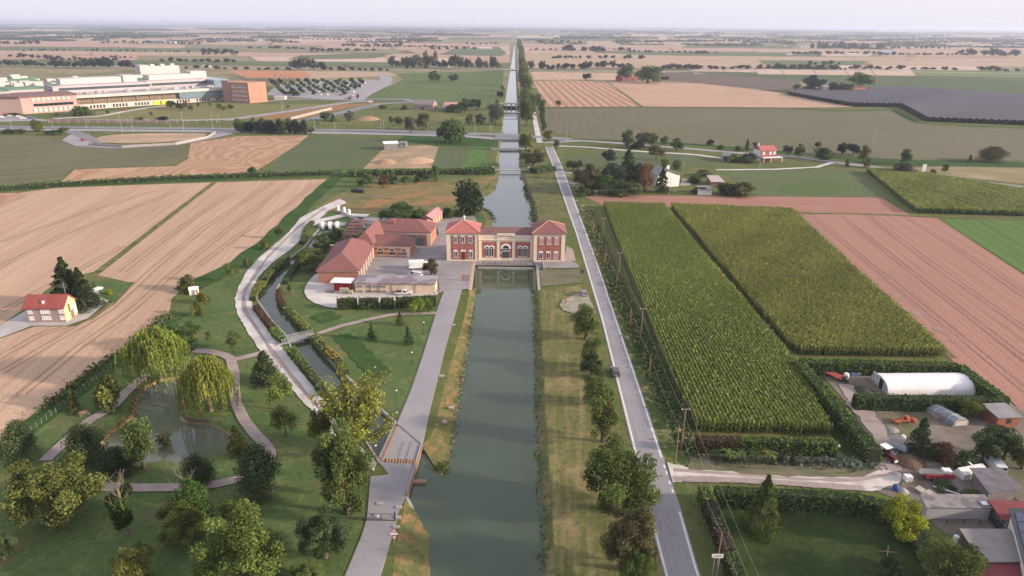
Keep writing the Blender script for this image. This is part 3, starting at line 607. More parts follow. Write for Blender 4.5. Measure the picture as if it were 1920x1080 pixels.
# park paths and yards
strip('park_path', [(275, 703), (255, 720), (233, 740), (211, 765), (167, 790), (140, 815), (110, 840), (85, 865)], 2.4, m_path); strip('park_path', [(364, 658), (394, 660), (422, 667), (437, 676), (470, 668), (500, 660)], 2.2, m_path)
strip('park_path', [(432, 672), (440, 700), (440, 730), (443, 757), (457, 787), (476, 812), (497, 834), (508, 852), (500, 875), (470, 893), (440, 901), (400, 910), (340, 915), (260, 916), (170, 914)], 2.2, m_path)
strip('park_path', [(596, 627), (640, 612), (690, 600), (740, 590), (818, 588)], 1.8, m_path)
sheet('house_yard', [(0, 635), (-150, 700), (-200, 690), (0, 612), (55, 580), (140, 545), (195, 540), (228, 540), (222, 552), (200, 568), (165, 598), (125, 612), (60, 612)], plain('house_gravel', (.44, .42, .4), (.33, .31, .29), scale=.2, obj=False, fine=1.5)); sheet('house_garden', [(175, 530), (253, 530), (215, 568), (190, 560)], g_lawn)
sheet('plant_yard', [(640, 520), (690, 475), (700, 462), (808, 462), (812, 440), (824, 404), (890, 406), (900, 430), (838, 440), (838, 491), (888, 491), (886, 500), (881, 543), (835, 545), (822, 552), (640, 552)], m_pave)
sheet('gravel_yard', smooth_px([(604, 508), (585, 520), (568, 545), (580, 566), (620, 579), (640, 577), (820, 556), (822, 547), (660, 548), (640, 520)], 1), m_track)
sheet('east_apron', [(1004, 491), (1072, 490), (1084, 496), (1087, 503), (1009, 504)], m_pave); sheet('east_apron', [(1058, 490), (1062, 462), (1074, 468), (1080, 490)], m_path); sheet('east_apron', [(1012, 508), (1086, 505), (1092, 531), (1015, 538)], m_gdirt)
sheet('gravel_patch', smooth_px([(1045, 568), (1085, 550), (1100, 548), (1112, 575), (1120, 592), (1060, 588)], 1), plain('worn_gravel', (.34, .30, .25), (.17, .165, .09), scale=.3, obj=False, fine=1))
# ------------------------------------------------------------------ buildings
def frame_of(name, pA, pB, label, cat, z=0.0, group=None):
    A, B = at(*pA), at(*pB); d = B - A
    r = empty(name, (A.x, A.y, z), math.atan2(d.y, d.x)); tag(r, label, cat, group)
    return r, d.length
def pbox(b, side, pl, u0, u1, z0, z1, d0, d1, m=0):
    """box on a wall plane; d is measured outwards. side f: wall y=pl facing -y, r: wall x=pl facing +x, l: facing -x, b: facing +y"""
    if side == 'f': return b.box(u0, u1, pl - d1, pl - d0, z0, z1, m)
    if side == 'b': return b.box(u0, u1, pl + d0, pl + d1, z0, z1, m)
    if side == 'r': return b.box(pl + d0, pl + d1, u0, u1, z0, z1, m)
    return b.box(pl - d1, pl - d0, u0, u1, z0, z1, m)
def window(root, side, pl, u0, u1, z0, z1, mf=None, mg=None, name='window', lintel=.0, sill=.12, fw=.12, mull=1, base=.0):
    b = MB(); mf = mf or m_white; mg = mg or m_glass
    D0, D1 = base, base + .07
    pbox(b, side, pl, u0 - fw, u1 + fw, z1, z1 + fw + lintel, D0, D1 + .03)
    pbox(b, side, pl, u0 - fw, u0, z0, z1, D0, D1); pbox(b, side, pl, u1, u1 + fw, z0, z1, D0, D1)
    pbox(b, side, pl, u0 - fw * 1.8, u1 + fw * 1.8, z0 - sill - .02, z0, D0, D1 + .08)
    for i in range(mull):
        c = u0 + (u1 - u0) * (i + 1) / (mull + 1); pbox(b, side, pl, c - .05, c + .05, z0, z1, D0, D1 - .01)
    f = b.build(name, mf, root)
    g = MB(); pbox(g, side, pl, u0, u1, z0, z1, D0, D0 + .03); g.build('pane', mg, f); return f
def arch_pts(cx, r, z, n=12): return [(cx + r * math.cos(math.pi * i / n), z + r * math.sin(math.pi * i / n)) for i in range(n + 1)]
def arch_window(root, side, pl, cx, w, z0, z1, mf, mg, surround=.35, name='arched_window', base=0.0):
    """round-headed opening z0..springing z1 plus half circle, with a surround band"""
    r = w / 2; b = MB()
    def P(u, z, d): return {'f': (u, pl - d, z), 'r': (pl + d, u, z), 'l': (pl - d, u, z)}[side]
    inner = arch_pts(cx, r, z1); outer = arch_pts(cx, r + surround, z1); d1 = base + .12
    for i in range(len(inner) - 1):
        a, b_, c, d = inner[i], inner[i + 1], outer[i + 1], outer[i]
        vs = [P(*a, base), P(*b_, base), P(*c, base), P(*d, base), P(*a, d1), P(*b_, d1), P(*c, d1), P(*d, d1)]
        b.add(vs, [(4, 7, 6, 5), (0, 4, 5, 1), (3, 2, 6, 7), (0, 3, 7, 4), (1, 5, 6, 2)])
    pbox(b, side, pl, cx - r - .07, cx + r + .07, z0 - .18, z0, base, d1)
    pbox(b, side, pl, cx - r - .06, cx - r, z0, z1, base, base + .09); pbox(b, side, pl, cx + r, cx + r + .06, z0, z1, base, base + .09)
    pbox(b, side, pl, cx - r, cx + r, z1 - .05, z1 + .05, base, base + .07); pbox(b, side, pl, cx - .05, cx + .05, z0, z1, base, base + .07)
    f = b.build(name, mf, root)
    g = MB(); pts = [(cx - r, z0), (cx + r, z0)] + arch_pts(cx, r, z1)
    g.add([P(u, z, base + .03) for u, z in pts], [tuple(range(len(pts)))]); g.build('pane', mg, f); return f
# ---- the pumping station across the canal
st, L = frame_of('pumping_station', (838.3, 489.8), (1058.2, 491.2), 'long cream and red brick pumping station with two hipped towers built across the canal', 'pumping station')
KX = L / 1583.0; KZ = up(at(838.3, 489.8), 438) / 360.0
def X(c): return (c - 132) * KX
def Z(c): return (705 - c) * KZ
DEP = 10.5; ZE = Z(348)
def station():
    wl = MB(); wl.box(X(132), X(560), 0, DEP, 0, ZE); wl.box(X(1290), X(1715), 0, DEP, 0, ZE)
    ym = 1.2; wl.box(X(560) - .01, X(1290) + .01, ym, DEP - 1.5, -3, Z(430)); wl.build('wall', m_cream, st)
    # brick panels, proud of the render
    def panel(a, b_, zt, zb, y): 
        p = MB(); p.box(X(a), X(b_), y - .05, y + .1, Z(zb), Z(zt)); p.build('brick_panel', m_brick, st)
    panel(186, 512, 372, 675, 0); panel(1340, 1660, 378, 680, 0)
    for a, b_ in ((600, 797), (845, 1008), (1052, 1250)): panel(a, b_, 462, 665, ym)
    co = MB()
    for a, b_ in ((132, 560), (1290, 1715)):
        co.box(X(a) - .25, X(b_) + .25, -.3, DEP + .3, ZE - .01, ZE + .28)
        for s_ in (a, b_ - 48): co.box(X(s_) - .04, X(s_ + 48) + .04, -.12, 0, 0, ZE)
        co.box(X(a) - .06, X(b_) + .06, -.16, 0, 0, Z(684))
    co.box(X(560), X(1290), ym - .28, ym, Z(440), Z(430) + .02); co.box(X(560), X(1290), ym - .16, ym, 0, Z(672))
    for a in (563, 803, 1010, 1252): co.box(X(a), X(a + 36), ym - .14, ym, 0, Z(440))
    co.build('cornice', plain('pale_stone', (.72, .63, .5), (.64, .55, .42), scale=.8), st)
    pa = MB(); pa.box(X(560), X(1290), ym + .05, ym + .4, Z(430), Z(378)); pa.box(X(805), X(1047), ym - .12, ym + .42, Z(432), Z(356))
    pp = pa.build('parapet', plain('parapet_render', (.66, .58, .47), (.58, .5, .4)), st)
    lt = MB(); rl = random.Random(3)
    for a, n in ((826, 9), (930, 9)):
        for i in range(n):
            x = X(a + i * 10); w = KX * rl.choice((5, 6, 7)); lt.box(x, x + w * .35, ym - .16, ym - .12, Z(392), Z(379)); lt.box(x + w * .6, x + w, ym - .16, ym - .12, Z(392), Z(379 + rl.choice((0, 4)))); lt.box(x, x + w, ym - .16, ym - .12, Z(383 + rl.choice((0, 5))), Z(380 + rl.choice((0, 5))))
    lt.build('inscription', plain('worn_lettering', (.25, .2, .18)), pp)
    r = MB(); r.hip(X(132), X(560), 0, DEP, ZE + .28, 2.9, ov=.55); r.build('roof', m_roofred, st)
    r = MB(); r.hip(X(1290), X(1715), 0, DEP, ZE + .28, 2.9, ov=.55); r.build('roof', m_roofold, st)['label'] = 'weathered brown and orange tiled hipped roof'
    rm = MB(); zm = Z(420); ye = ym + .4; yb = DEP - 1.2
    rm.add([(X(575), ye, zm), (X(1275), ye, zm), (X(1275), (ye + yb) / 2, zm + 2.9), (X(575), (ye + yb) / 2, zm + 2.9), (X(575), yb, zm - .3), (X(1275), yb, zm - .3)], [(0, 1, 2, 3), (3, 2, 5, 4), (0, 3, 4), (1, 5, 2)]); rm.build('roof', m_roofbrn, st)['label'] = 'long low dark brown roof of the middle hall'
    # hips: pale ridge tiles
    rt = MB()
    for a, b_ in ((132, 560), (1290, 1715)):
        x0, x1 = X(a) - .55, X(b_) + .55; y0, y1 = -.55, DEP + .55; z0 = ZE + .5; q = min(x1 - x0, y1 - y0) / 2
        if x1 - x0 >= y1 - y0: A = ((x0 + q), (y0 + y1) / 2, z0 + 2.9); B = (x1 - q, (y0 + y1) / 2, z0 + 2.9)
        else: A = ((x0 + x1) / 2, y0 + q, z0 + 2.9); B = ((x0 + x1) / 2, y1 - q, z0 + 2.9)
        for c, t in (((x0, y0, z0), A), ((x1, y0, z0), B if x1 - x0 >= y1 - y0 else A), ((x0, y1, z0), A if x1 - x0 >= y1 - y0 else B), ((x1, y1, z0), B), (A, B)): rt.tube(c, t, .13, .13, 5)
    rt.build('ridge_tiles', plain('ridge_tile', (.5, .27, .2), (.42, .22, .16)), st)
    fn = MB(); cx = (X(132) + X(560)) / 2 + .3
    fn.lathe((cx, DEP / 2 + .2, ZE + 3.2), [(.28, 0), (.16, .35), (.12, .5), (.3, .75), (.42, 1.05), (.36, 1.4), (.1, 1.7), (.03, 2.0)], 12); fn.build('finial', m_whitewall, st)
    # tower windows
    for k, (a, b_) in enumerate(((228, 270), (324, 368), (426, 470))): window(st, 'f', 0, X(a), X(b_), Z(462), Z(384), m_white, m_bluegl, lintel=.22, base=.05)
    for a, b_ in ((228, 272), (430, 474)): window(st, 'f', 0, X(a), X(b_), Z(650), Z(576), m_white, m_bluegl, lintel=.45, base=.05)
    d = MB(); d.box(X(332), X(374), -.09, -.05, 0, Z(576)); dd = d.build('door', plain('dark_red_door', (.13, .03, .025)), st)
    h = MB(); h.box(X(318), X(386), -.14, -.05, Z(576), Z(552)); h.build('lintel', m_white, dd)
    m_shut = plain('pink_shutter', (.42, .2, .19), (.36, .17, .16))
    for a, b_ in ((1380, 1420), (1480, 1522), (1580, 1622)): window(st, 'f', 0, X(a), X(b_), Z(472), Z(396), m_white, m_shut, lintel=.22, base=.05)
    for a, b_, g in ((1372, 1418, m_glass), (1472, 1516, m_glass), (1574, 1620, m_shut)): window(st, 'f', 0, X(a), X(b_), Z(662), Z(588), m_white, g, lintel=.5, base=.05)
    # hall: twin round-headed windows and the arched doorway
    for c in (700, 1149):
        for o in (-33, 33): arch_window(st, 'f', ym, X(c + o), 46 * KX, Z(648), Z(545), m_white, m_glass, .46, base=.05)
    arch_window(st, 'f', ym, X(923), 92 * KX, Z(575), Z(548), m_white, m_glass, .62, 'fanlight', base=.05)
    d = MB(); d.box(X(880), X(966), ym - .12, ym - .05, 0, Z(572)); dd = d.build('door', plain('green_door', (.04, .06, .06), (.03, .045, .045)), st)
    d = MB()
    for u in (880, 908, 936, 962): d.box(X(u), X(u + 4), ym - .16, ym - .12, 0, Z(572))
    for zz in (690, 640, 600): d.box(X(880), X(966), ym - .15, ym - .12, Z(zz), Z(zz - 4))
    d.build('glazing_bars', plain('green_bars', (.12, .16, .15)), dd)
    s_ = MB(); s_.box(X(850), X(868), ym - .09, ym - .05, Z(612), Z(594)); s_.build('plaque', m_white, st)
    # side windows of the right flank and drainpipes
    for y in (2.2, 5.2, 8.2):
        window(st, 'r', X(1715), y - .5, y + .5, Z(470), Z(390), m_white, m_bluegl); window(st, 'r', X(1715), y - .5, y + .5, Z(650), Z(580), m_white, m_bluegl)
        window(st, 'l', X(132), y - .5, y + .5, Z(470), Z(390), m_white, m_bluegl); window(st, 'l', X(132), y - .5, y + .5, Z(650), Z(580), m_white, m_bluegl)
    dp = MB()
    for a in (556, 1293): dp.tube((X(a), -.16, 0), (X(a), -.16, ZE), .07, .07, 6)
    dp.build('drainpipe', m_bark2, st)
station()
# walkway, sluice screens and railing before the station
wk = MB(); A = at(889, 491); B = at(1004, 491.5); wk.box(A.x - .2, B.x + .2, A.y - 2.6, A.y + 1.6, -.35, .04); structure(wk.build('walkway', m_pave))
rl = MB(); x0, x1, yy = A.x + 3.0, B.x - .8, A.y - 2.3
for i in range(9): x = x0 + (x1 - x0) * i / 8; rl.box(x - .05, x + .05, yy - .05, yy + .05, .04, 1.2)
for z in (1.15, .65, .2): rl.box(x0, x1, yy - .03, yy + .03, z, z + .05)
tag(rl.build('railing', m_dark), 'dark metal railing along the walkway at the foot of the pumping station hall', 'railing')
# ---- the workshops west of the station
HB = lambda p, py: up(at(*p), py)
ws, L1 = frame_of('brick_workshop', (598.5, 532), (674, 532), 'low square orange brick workshop with hipped terracotta roof beside the gravel yard', 'workshop')
h = HB((598.5, 532), 509); d1 = (at(692, 478) - at(674, 532)); cs = Vector((math.cos(ws.rotation_euler.z), math.sin(ws.rotation_euler.z), 0)); nrm = Vector((-cs.y, cs.x, 0)); D1 = d1.dot(nrm)
b = MB(); b.box(0, L1, 0, D1, 0, h); b.build('wall', m_brick2, ws)
b = MB(); b.hip(0, L1, 0, D1, h + .3, 3.6, ov=.6); b.build('roof', m_roofold, ws)
b = MB(); b.box(-.3, L1 + .3, -.3, D1 + .3, h - .1, h + .3)
for i in range(8): y = D1 * i / 7; b.box(L1 - .02, L1 + .18, max(0, y - .35), min(D1, y + .35), 0, h - .1)
b.build('cornice', m_cream, ws)
for i in range(7):
    y = D1 * (i + .5) / 7; g = MB(); g.box(L1, L1 + .06, y - 1.1, y + 1.1, 0, h * .8); g.build('garage_door', plain('grey_green_door', (.14, .15, .145)) if i == 0 else bpy.data.materials['grey_green_door'], ws)
# main hall: gatehouse gable, long rear wing and low front wing
hl, L2 = frame_of('brick_hall', (667, 483), (700, 484), 'terracotta roofed brick hall with arched gatehouse and long rear wing round the courtyard', 'hall')
g0 = at(667, 483)
def loc2(px, py, z=0): return hl_inv @ at(px, py, z)
bpy.context.view_layer.update(); hl_inv = hl.matrix_world.inverted()
hg = HB((667, 483), 458); W = L2
p_low = loc2(768, 484); p_rear = loc2(808, 462); p_tower_r = loc2(705, 432)
lowL = p_low.x; hlow = HB((768, 484), 464)
rearY = loc2(722, 460).y; rearX = p_rear.x; hrear = HB((808, 462), 437)
b = MB(); b.box(0, W, 0, rearY + 12, 0, hg); b.box(W, lowL, 1.5, 11, 0, hlow); b.box(W * .3, rearX, rearY, rearY + 12, 0, hrear); b.box(-9, 0, 1.2, 1.8, 0, hg * .75); b.build('wall', m_brick2, hl)
b = MB(); b.hip(0, W, 0, rearY + 6, hg + .2, 3.4, ov=.6); b.build('roof', m_roofold, hl); b = MB(); b.hip(W - 4, lowL, 1.5, 11, hlow + .25, 2.4, ov=.5); b.build('roof', m_roofold, hl); b = MB(); b.hip(W * .3, rearX, rearY, rearY + 12, hrear + .25, 3.2, ov=.5); b.build('roof', m_roofold, hl)
b = MB(); b.box(-.25, W + .25, -.25, 0, hg - .5, hg + .2); b.box(-.1, 1.6, -.22, 0, 0, hg - .5); b.box(W - 1.6, W + .2, -.22, 0, 0, hg - .5); b.box(W, lowL + .25, 1.25, 1.5, hlow - .4, hlow + .25); b.box(W, lowL, 1.38, 1.5, hlow * .52, hlow * .6)
b.box(W, lowL, 1.38, 1.5, hlow * .14, hlow * .2); b.box(lowL - 1.0, lowL + .15, 1.3, 1.5, 0, hlow); b.box(W * .3, rearX + .2, rearY - .2, rearY, hrear - .7, hrear + .2); b.box(rearX - 1.3, rearX + .15, rearY - .25, rearY, 0, hrear); b.box(-9.2, 0, 1.1, 1.9, hg * .75, hg * .82); b.box(lowL - .02, lowL + .15, 1.5, 11.2, hlow - .4, hlow + .2); b.build('cornice', m_cream, hl)
arch_window(hl, 'f', 0, W / 2, W * .34, hg * .1, hg * .52, m_cream, m_glass, .7, 'archway')
for i in range(3): arch_window(hl, 'f', 1.5, W + (lowL - W) * (.18 + .33 * i), 1.7, hlow * .24, hlow * .58, m_cream, m_glass if i < 2 else m_bluegl, .35)
b = MB(); c = rearX - 4.6; b.box(c - 1.8, c + 1.8, rearY - .12, rearY, 0, hrear * .68); b.build('rolling_door', plain('slate_blue_door', (.075, .10, .12), (.06, .085, .10)), hl)
window(hl, 'f', rearY, rearX * .42, rearX * .42 + 3.5, hrear * .6, hrear * .72, m_brick2, m_glass); window(hl, 'f', rearY, rearX * .6, rearX * .6 + 4.5, hrear * .6, hrear * .75, m_conc, m_bluegl)
b = MB(); b.box(W + 3, W + 3.7, rearY + 3, rearY + 3.7, hrear, hrear + 3.8); b.box(W + 24, W + 24.6, rearY + 4, rearY + 4.6, hrear, hrear + 3.6); b.build('chimney', m_brick2, hl)
# pink sheds at the back
for pA, pB, pC, top, lab in (((789, 424), (812, 425.5), (825, 408), 410, 'pink metal roofed brick shed farthest back beside the service lane'), ((778, 440), (806, 441), (814, 427), 431, 'lower pink roofed shed joining the long brick hall')):
    sh, Ls = frame_of('metal_shed', pA, pB, lab, 'shed'); bpy.context.view_layer.update(); dd = (sh.matrix_world.inverted() @ at(*pC)).y; hs = HB(pA, top)
    b = MB(); b.gwall(0, Ls, 0, dd, 0, hs, 1.3, axis='y'); b.build('wall', m_brick2, sh); b = MB(); b.gable(0, Ls, 0, dd, hs + .05, 1.3, axis='y', ov=.35); b.build('roof', m_roofpink, sh)
    b = MB()
    for k in range(4): b.box(Ls, Ls + .12, dd * (k + .1) / 4, dd * (k + .35) / 4, 0, hs)
    b.build('pilaster', m_cream, sh); b = MB(); b.box(Ls * .3, Ls * .7, -.08, 0, 0, hs * .7); b.build('door', m_bark2, sh)
cp, Lc = frame_of('carport', (645, 456), (672, 456), 'maroon carport roof with pale stripes behind the arched gatehouse', 'carport')
b = MB(); 
for x in (0.1, Lc / 2, Lc - .3):
    for y in (.2, 9, 17.6): b.box(x, x + .2, y, y + .2, 0, 2.9)
b.build('post', m_steel, cp); b = MB()
for k in range(5): b.box(-.4, Lc + .3, 18 * k / 5, 18 * (k + .72) / 5, 2.95 + .28 * k, 3.1 + .28 * k)
b.build('roof', plain('maroon_sheet', (.2, .075, .085), (.16, .06, .07)), cp)
# cream flat-roofed service building
sv, Ls = frame_of('service_building', (667, 550), (816, 551), 'long low cream service building with patched grey flat roof', 'service building')
h = HB((667, 550), 531.5); b = MB(); b.box(0, Ls, 0, 6.2, 0, h); b.build('wall', m_cream, sv)
b = MB(); b.box(-.3, Ls + .3, -.35, 6.6, h, h + .3); b.build('roof', plain('patched_bitumen', (.30, .27, .29), (.19, .155, .165), scale=.22, lo=.44, hi=.52), sv)
for x in (Ls * .055, Ls * .165, Ls * .255, Ls * .35):
    for z in (h * .62, h * .14): window(sv, 'f', 0, x - .8, x + .8, z, z + h * .17, m_conc, m_zinc, fw=.06, mull=0)
b = MB()
for x in (.19, .30, .46, .75): b.tube((Ls * x, -.1, 0), (Ls * x, -.1, h), .07, .07, 6)
b.build('drainpipe', m_dark, sv)
# red tool shed with canopy and the stacks of crates
ts, Lt = frame_of('storage_shelter', (627, 546), (657, 547), 'red storage container under a white slatted canopy beside the brick workshop', 'shelter')
b = MB(); b.box(0, Lt, 0, 2.4, .15, 2.5); 
for i in range(14): b.box(Lt * (i + .2) / 14, Lt * (i + .6) / 14, -.05, 0, .2, 2.4)
b.build('container', plain('red_steel', (.42, .03, .04), (.34, .025, .03)), ts); b = MB()
for x in (-.6, Lt + .3):
    for y in (-.5, 3.2): b.box(x, x + .1, y, y + .1, 0, 3.0)
b.build('post', m_steel, ts); b = MB()
for k in range(5): b.box(-.9 + (Lt + 1.8) * k / 5, -.9 + (Lt + 1.8) * (k + .92) / 5, -.9, 3.6, 3.0, 3.12)
b.build('canopy', m_white, ts)
m_crate = plain('yellow_grey_crates', (.42, .38, .16), (.3, .29, .24), scale=2.5)
def crate(px, py, n, lab, mat):
    r, _ = frame_of('crate_stack', (px, py), (px + 6, py), lab, 'crates'); b = MB()
    for k in range(n):
        b.box(-.6, .6, -.5, .5, .05 + k * .62, .62 + k * .62)
    b.build('crate_block', mat, r); b = MB()
    for k in range(n): 
        for x in (-.62, 0, .55): b.box(x, x + .07, -.54, -.5, .05 + k * .62, .62 + k * .62)
    b.build('slats', m_steel, r)
crate(642, 551, 3, 'tallest yellow grey crate stack left of its row by the red container', m_crate); crate(650, 551, 3, 'middle yellow grey crate stack before the red container', m_crate); crate(658, 552, 2, 'lowest yellow grey crate stack beside the cream building', m_crate)
crate(622, 549, 2, 'grey metal crate just left of the red container', m_zinc); crate(615, 549, 2, 'dark grey crate leftmost on the gravel yard', m_zinc)
# white cabins behind
for pA, pB, lab, dd in (((711, 430), (742, 431), 'white site cabin with two small windows in front of the dark yard trees', 5), ((679, 428), (706, 432), 'white site cabin nearest the gravel track behind the brick hall', 5)):
    cb, Lc = frame_of('site_cabin', pA, pB, lab, 'cabin'); h = 3.3; b = MB(); b.box(0, Lc, 0, dd, .2, h); b.build('wall', m_white, cb); b = MB(); b.box(-.15, Lc + .15, -.15, dd + .15, h, h + .2); b.build('roof', m_zinc, cb)
    for u in (.25, .5): window(cb, 'f', 0, Lc * u, Lc * u + .9, 1.3, 2.3, m_white, m_glass, fw=.05)
# sluice with three rounded gate housings
sl, Ls = frame_of('sluice_gate', (601, 426), (642, 425), 'grey concrete sluice with three white rounded hoods at the head of the side channel', 'sluice')
b = MB(); b.box(-1, Ls + 1, 0, .8, -3, .4); b.box(-1, Ls + 1, .8, 5.5, .05, .4); b.build('deck', m_conc, sl)
for i in range(3):
    x = Ls * (.12 + .33 * i); b = MB(); pts = [(0.0, -2.2), (-1.2, -1.4), (-1.7, 0), (-1.6, 1.2), (-.9, 2.0), (.4, 2.2), (1.6, 1.6), (2.0, .4)]
    for w0, w1 in ((x - .55, x + .55),):
        vs = [(w0, y - .2, z) for y, z in pts] + [(w1, y - .2, z) for y, z in pts]; n = len(pts); b.add(vs, [(i_, i_ + 1, n + i_ + 1, n + i_) for i_ in range(n - 1)] + [tuple(range(n)), tuple(range(2 * n - 1, n - 1, -1))])
    b.build('hood', m_white, sl)
    b = MB(); b.box(x + .9, x + Ls * .33 - .9 if i < 2 else x + 3, -.12, -.01, -2.4, .3); b.build('gate', m_dark, sl)
for px, py, t in ((634.5, 396, 'leftmost'), (646, 400, 'middle'), (655, 404, 'rightmost')):
    r, _ = frame_of('gate_pier', (px, py), (px + 4, py), t + ' white rounded pier on the bypass wall behind the sluice', 'pier', group='white piers behind the sluice'); b = MB(); b.lathe((0, 0, 0), [(.65, 0), (.65, 2.0), (.5, 2.5), (.2, 2.8)], 10); b.build('post', m_white, r); b = MB(); b.box(-1.1, 1.1, -1.1, 1.1, 0, .4); b.build('plinth', m_conc, r)
structure(wall_along('bypass_wall', [(638, 398), (650, 405), (665, 412), (680, 420)], 0, .9, 1.2, m_conc))
# footbridge over the side channel
fb, Lf = frame_of('footbridge', (542, 641), (582, 632), 'grey steel footbridge with railings across the side channel', 'footbridge')
b = MB(); b.box(-2.2, Lf + 1, -1, 1, .16, .42); b.build('deck', m_conc, fb)
for s in (-1, 1):
    b = MB(); 
    for i in range(12): x = -2 + (Lf + 2.8) * i / 11; b.box(x - .04, x + .04, s - .04, s + .04, .42, 1.5)
    for z in (1.46, 1.1, .75): b.box(-2, Lf + .8, s - .04, s + .04, z, z + .07)
    b.build('railing', m_steel, fb)
b = MB()
for k in range(5): b.box(-4.6 + k * .5, -4.1 + k * .5, -1, 1, 0, .06 + .08 * k)
b.build('steps', m_conc, fb)
# ---- road bridge over the outlet
rb = empty('road_bridge', at(745, 880)); tag(rb, 'low brick faced road bridge with striped hump over the channel outlet', 'bridge'); bpy.context.view_layer.update(); ri = rb.matrix_world.inverted()
def rloc(px, py, z=0): return ri @ at(px, py, z)
b = MB(); dk = [rloc(*p) for p in [(762, 931), (776, 885), (791, 835), (745, 795), (712, 868)]]; b.prism([(p.x, p.y) for p in dk], -.4, .05); b.build('deck', m_drive, rb)
m_para = plain('parapet_brick', (.30, .165, .12), (.2, .13, .10), scale=.8)
def facewall(P, z0, z1, th, mat, name):
    Q = [rloc(*p) for p in P]; o = wall_along(name, Q, z0, z1, th, mat, world=True); o.parent = rb; return o
facewall([(762, 931), (791, 835)], -.9, .22, .5, m_para, 'parapet'); facewall([(714, 866), (745, 797)], -.9, .22, .5, m_para, 'parapet')
for P in ([(763.5, 929), (793, 832)], [(712, 866), (743, 797)]):
    Q = resample([rloc(*p) for p in P], 12); b = MB()
    for q in Q: b.box(q.x - .04, q.x + .04, q.y - .04, q.y + .04, .2, 1.2)
    for z in (1.18, .75): b.path([Vector((q.x, q.y, z)) for q in Q], .045)
    b.build('railing', m_steel, rb)
b = MB(); q = rloc(786, 905, WZ); b.box(q.x - 1.4, q.x + 1.2, q.y - .5, q.y + .5, -3, -.2); b.build('pier', m_para, rb)
hp = [rloc(*p) for p in ((721, 862), (777, 864), (776, 869), (720, 867))]
b = MB(); w0, w1 = MB(), MB(); A_, B_ = rloc(722, 864), rloc(778, 866)
for k in range(20):
    a = A_.lerp(B_, k / 20); c = A_.lerp(B_, (k + 1) / 20); (w0 if k % 2 else w1).box(a.x, c.x, a.y - .55, a.y + .55, .056, .13)
hb = w0.build('speed_hump', plain('hump_ochre', (.5, .25, .13)), rb); w1.build('hump_stripe', plain('hump_black', (.07, .06, .055)), hb)
m_wing = plain('wing_wall', (.15, .11, .09), (.1, .075, .06), scale=.5, obj=False)
def slopewall(name, p0, p1, z0t, z1t, mat, th=.5):
    A, B = at(*p0[:2], p0[2]), at(*p1[:2], p1[2]); d = B - A; d.z = 0; s = Vector((-d.y, d.x, 0)).normalized() * th / 2; b = MB(); vs = []
    for q in (A, B):
        for sg in (-1, 1): vs += [(q.x + s.x * sg, q.y + s.y * sg, -3.2), (q.x + s.x * sg, q.y + s.y * sg, q.z)]
    b.add(vs, [(0, 4, 5, 1), (2, 3, 7, 6), (1, 5, 7, 3), (4, 6, 7, 5), (0, 1, 3, 2)]); return structure(b.build(name, mat))
slopewall('wing_wall', (791, 835, .15), (831, 897, -2.2), 0, 0, m_wing); slopewall('wing_wall', (762, 931, .15), (803, 1008, -2.2), 0, 0, m_conc)
# ---- farmhouse in the western wheat
fh, Lh = frame_of('farmhouse', (53, 606), (125, 605), 'two storey farmhouse with red tiled roof and sunlit cream gable alone in the western wheat', 'house')
bpy.context.view_layer.update(); fi = fh.matrix_world.inverted(); Dh = (fi @ at(159, 589)).y; hh = HB((125, 605), 576); rise = 2.4
b = MB(); b.gwall(0, Lh, 0, Dh, 0, hh, rise); b.build('wall', plain('plaster_shade_tone', (.36, .27, .25), (.3, .22, .2), scale=.6), fh)  # mauve front: its shaded look is painted into the plaster colour
b = MB(); b.add([(Lh + .03, 0, 0), (Lh + .03, Dh, 0), (Lh + .03, Dh, hh), (Lh + .03, Dh / 2, hh + rise), (Lh + .03, 0, hh)], [(0, 1, 2, 3, 4)]); b.build('gable_wall', plain('gable_sun_tone', (.58, .44, .27), (.52, .38, .22), scale=.4), fh)  # warm sunlight on the gable end is painted into this cream
b = MB(); b.gable(0, Lh, 0, Dh, hh + .05, rise, ov=.45, th=.2); rf = b.build('roof', plain('bright_red_tiles', (.30, .078, .062), (.22, .06, .05), scale=.6, fine=3), fh)
b = MB(); b.tube((Lh - .6, Dh * .6, hh + 1), (Lh - .6, Dh * .6, hh + 6), .05, .05, 5)
for z in (4.2, 4.7, 5.2): b.box(Lh - 1.5, Lh + .3, Dh * .6 - .03, Dh * .6 + .03, hh + z, hh + z + .06)
b.build('antenna', m_steel, rf); b = MB(); b.box(Lh * .44, Lh * .44 + .5, .6, 1.1, hh, hh + 1.5); b.build('chimney', m_white, rf)
for u in (.07, .40, .52, .87):
    for z in (hh * .63, hh * .22): window(fh, 'f', 0, Lh * u, Lh * u + 1.05, z, z + hh * .22, m_white, m_whitewall, fw=.06, mull=1)
for z in (hh * .62, hh * .24): window(fh, 'r', Lh + .03, Dh * .72, Dh * .72 + 1.2, z, z + hh * .2, m_white, m_whitewall, fw=.06)
b = MB(); b.box(Lh + .03, Lh + .1, Dh * .45, Dh * .45 + 1.4, 0, 2.3); b.build('door', m_bark2, fh); b = MB(); b.box(Lh + .03, Lh + .1, Dh * .38, Dh * .38 + .5, 2.2, 4.4); b.build('niche', m_dark, fh)
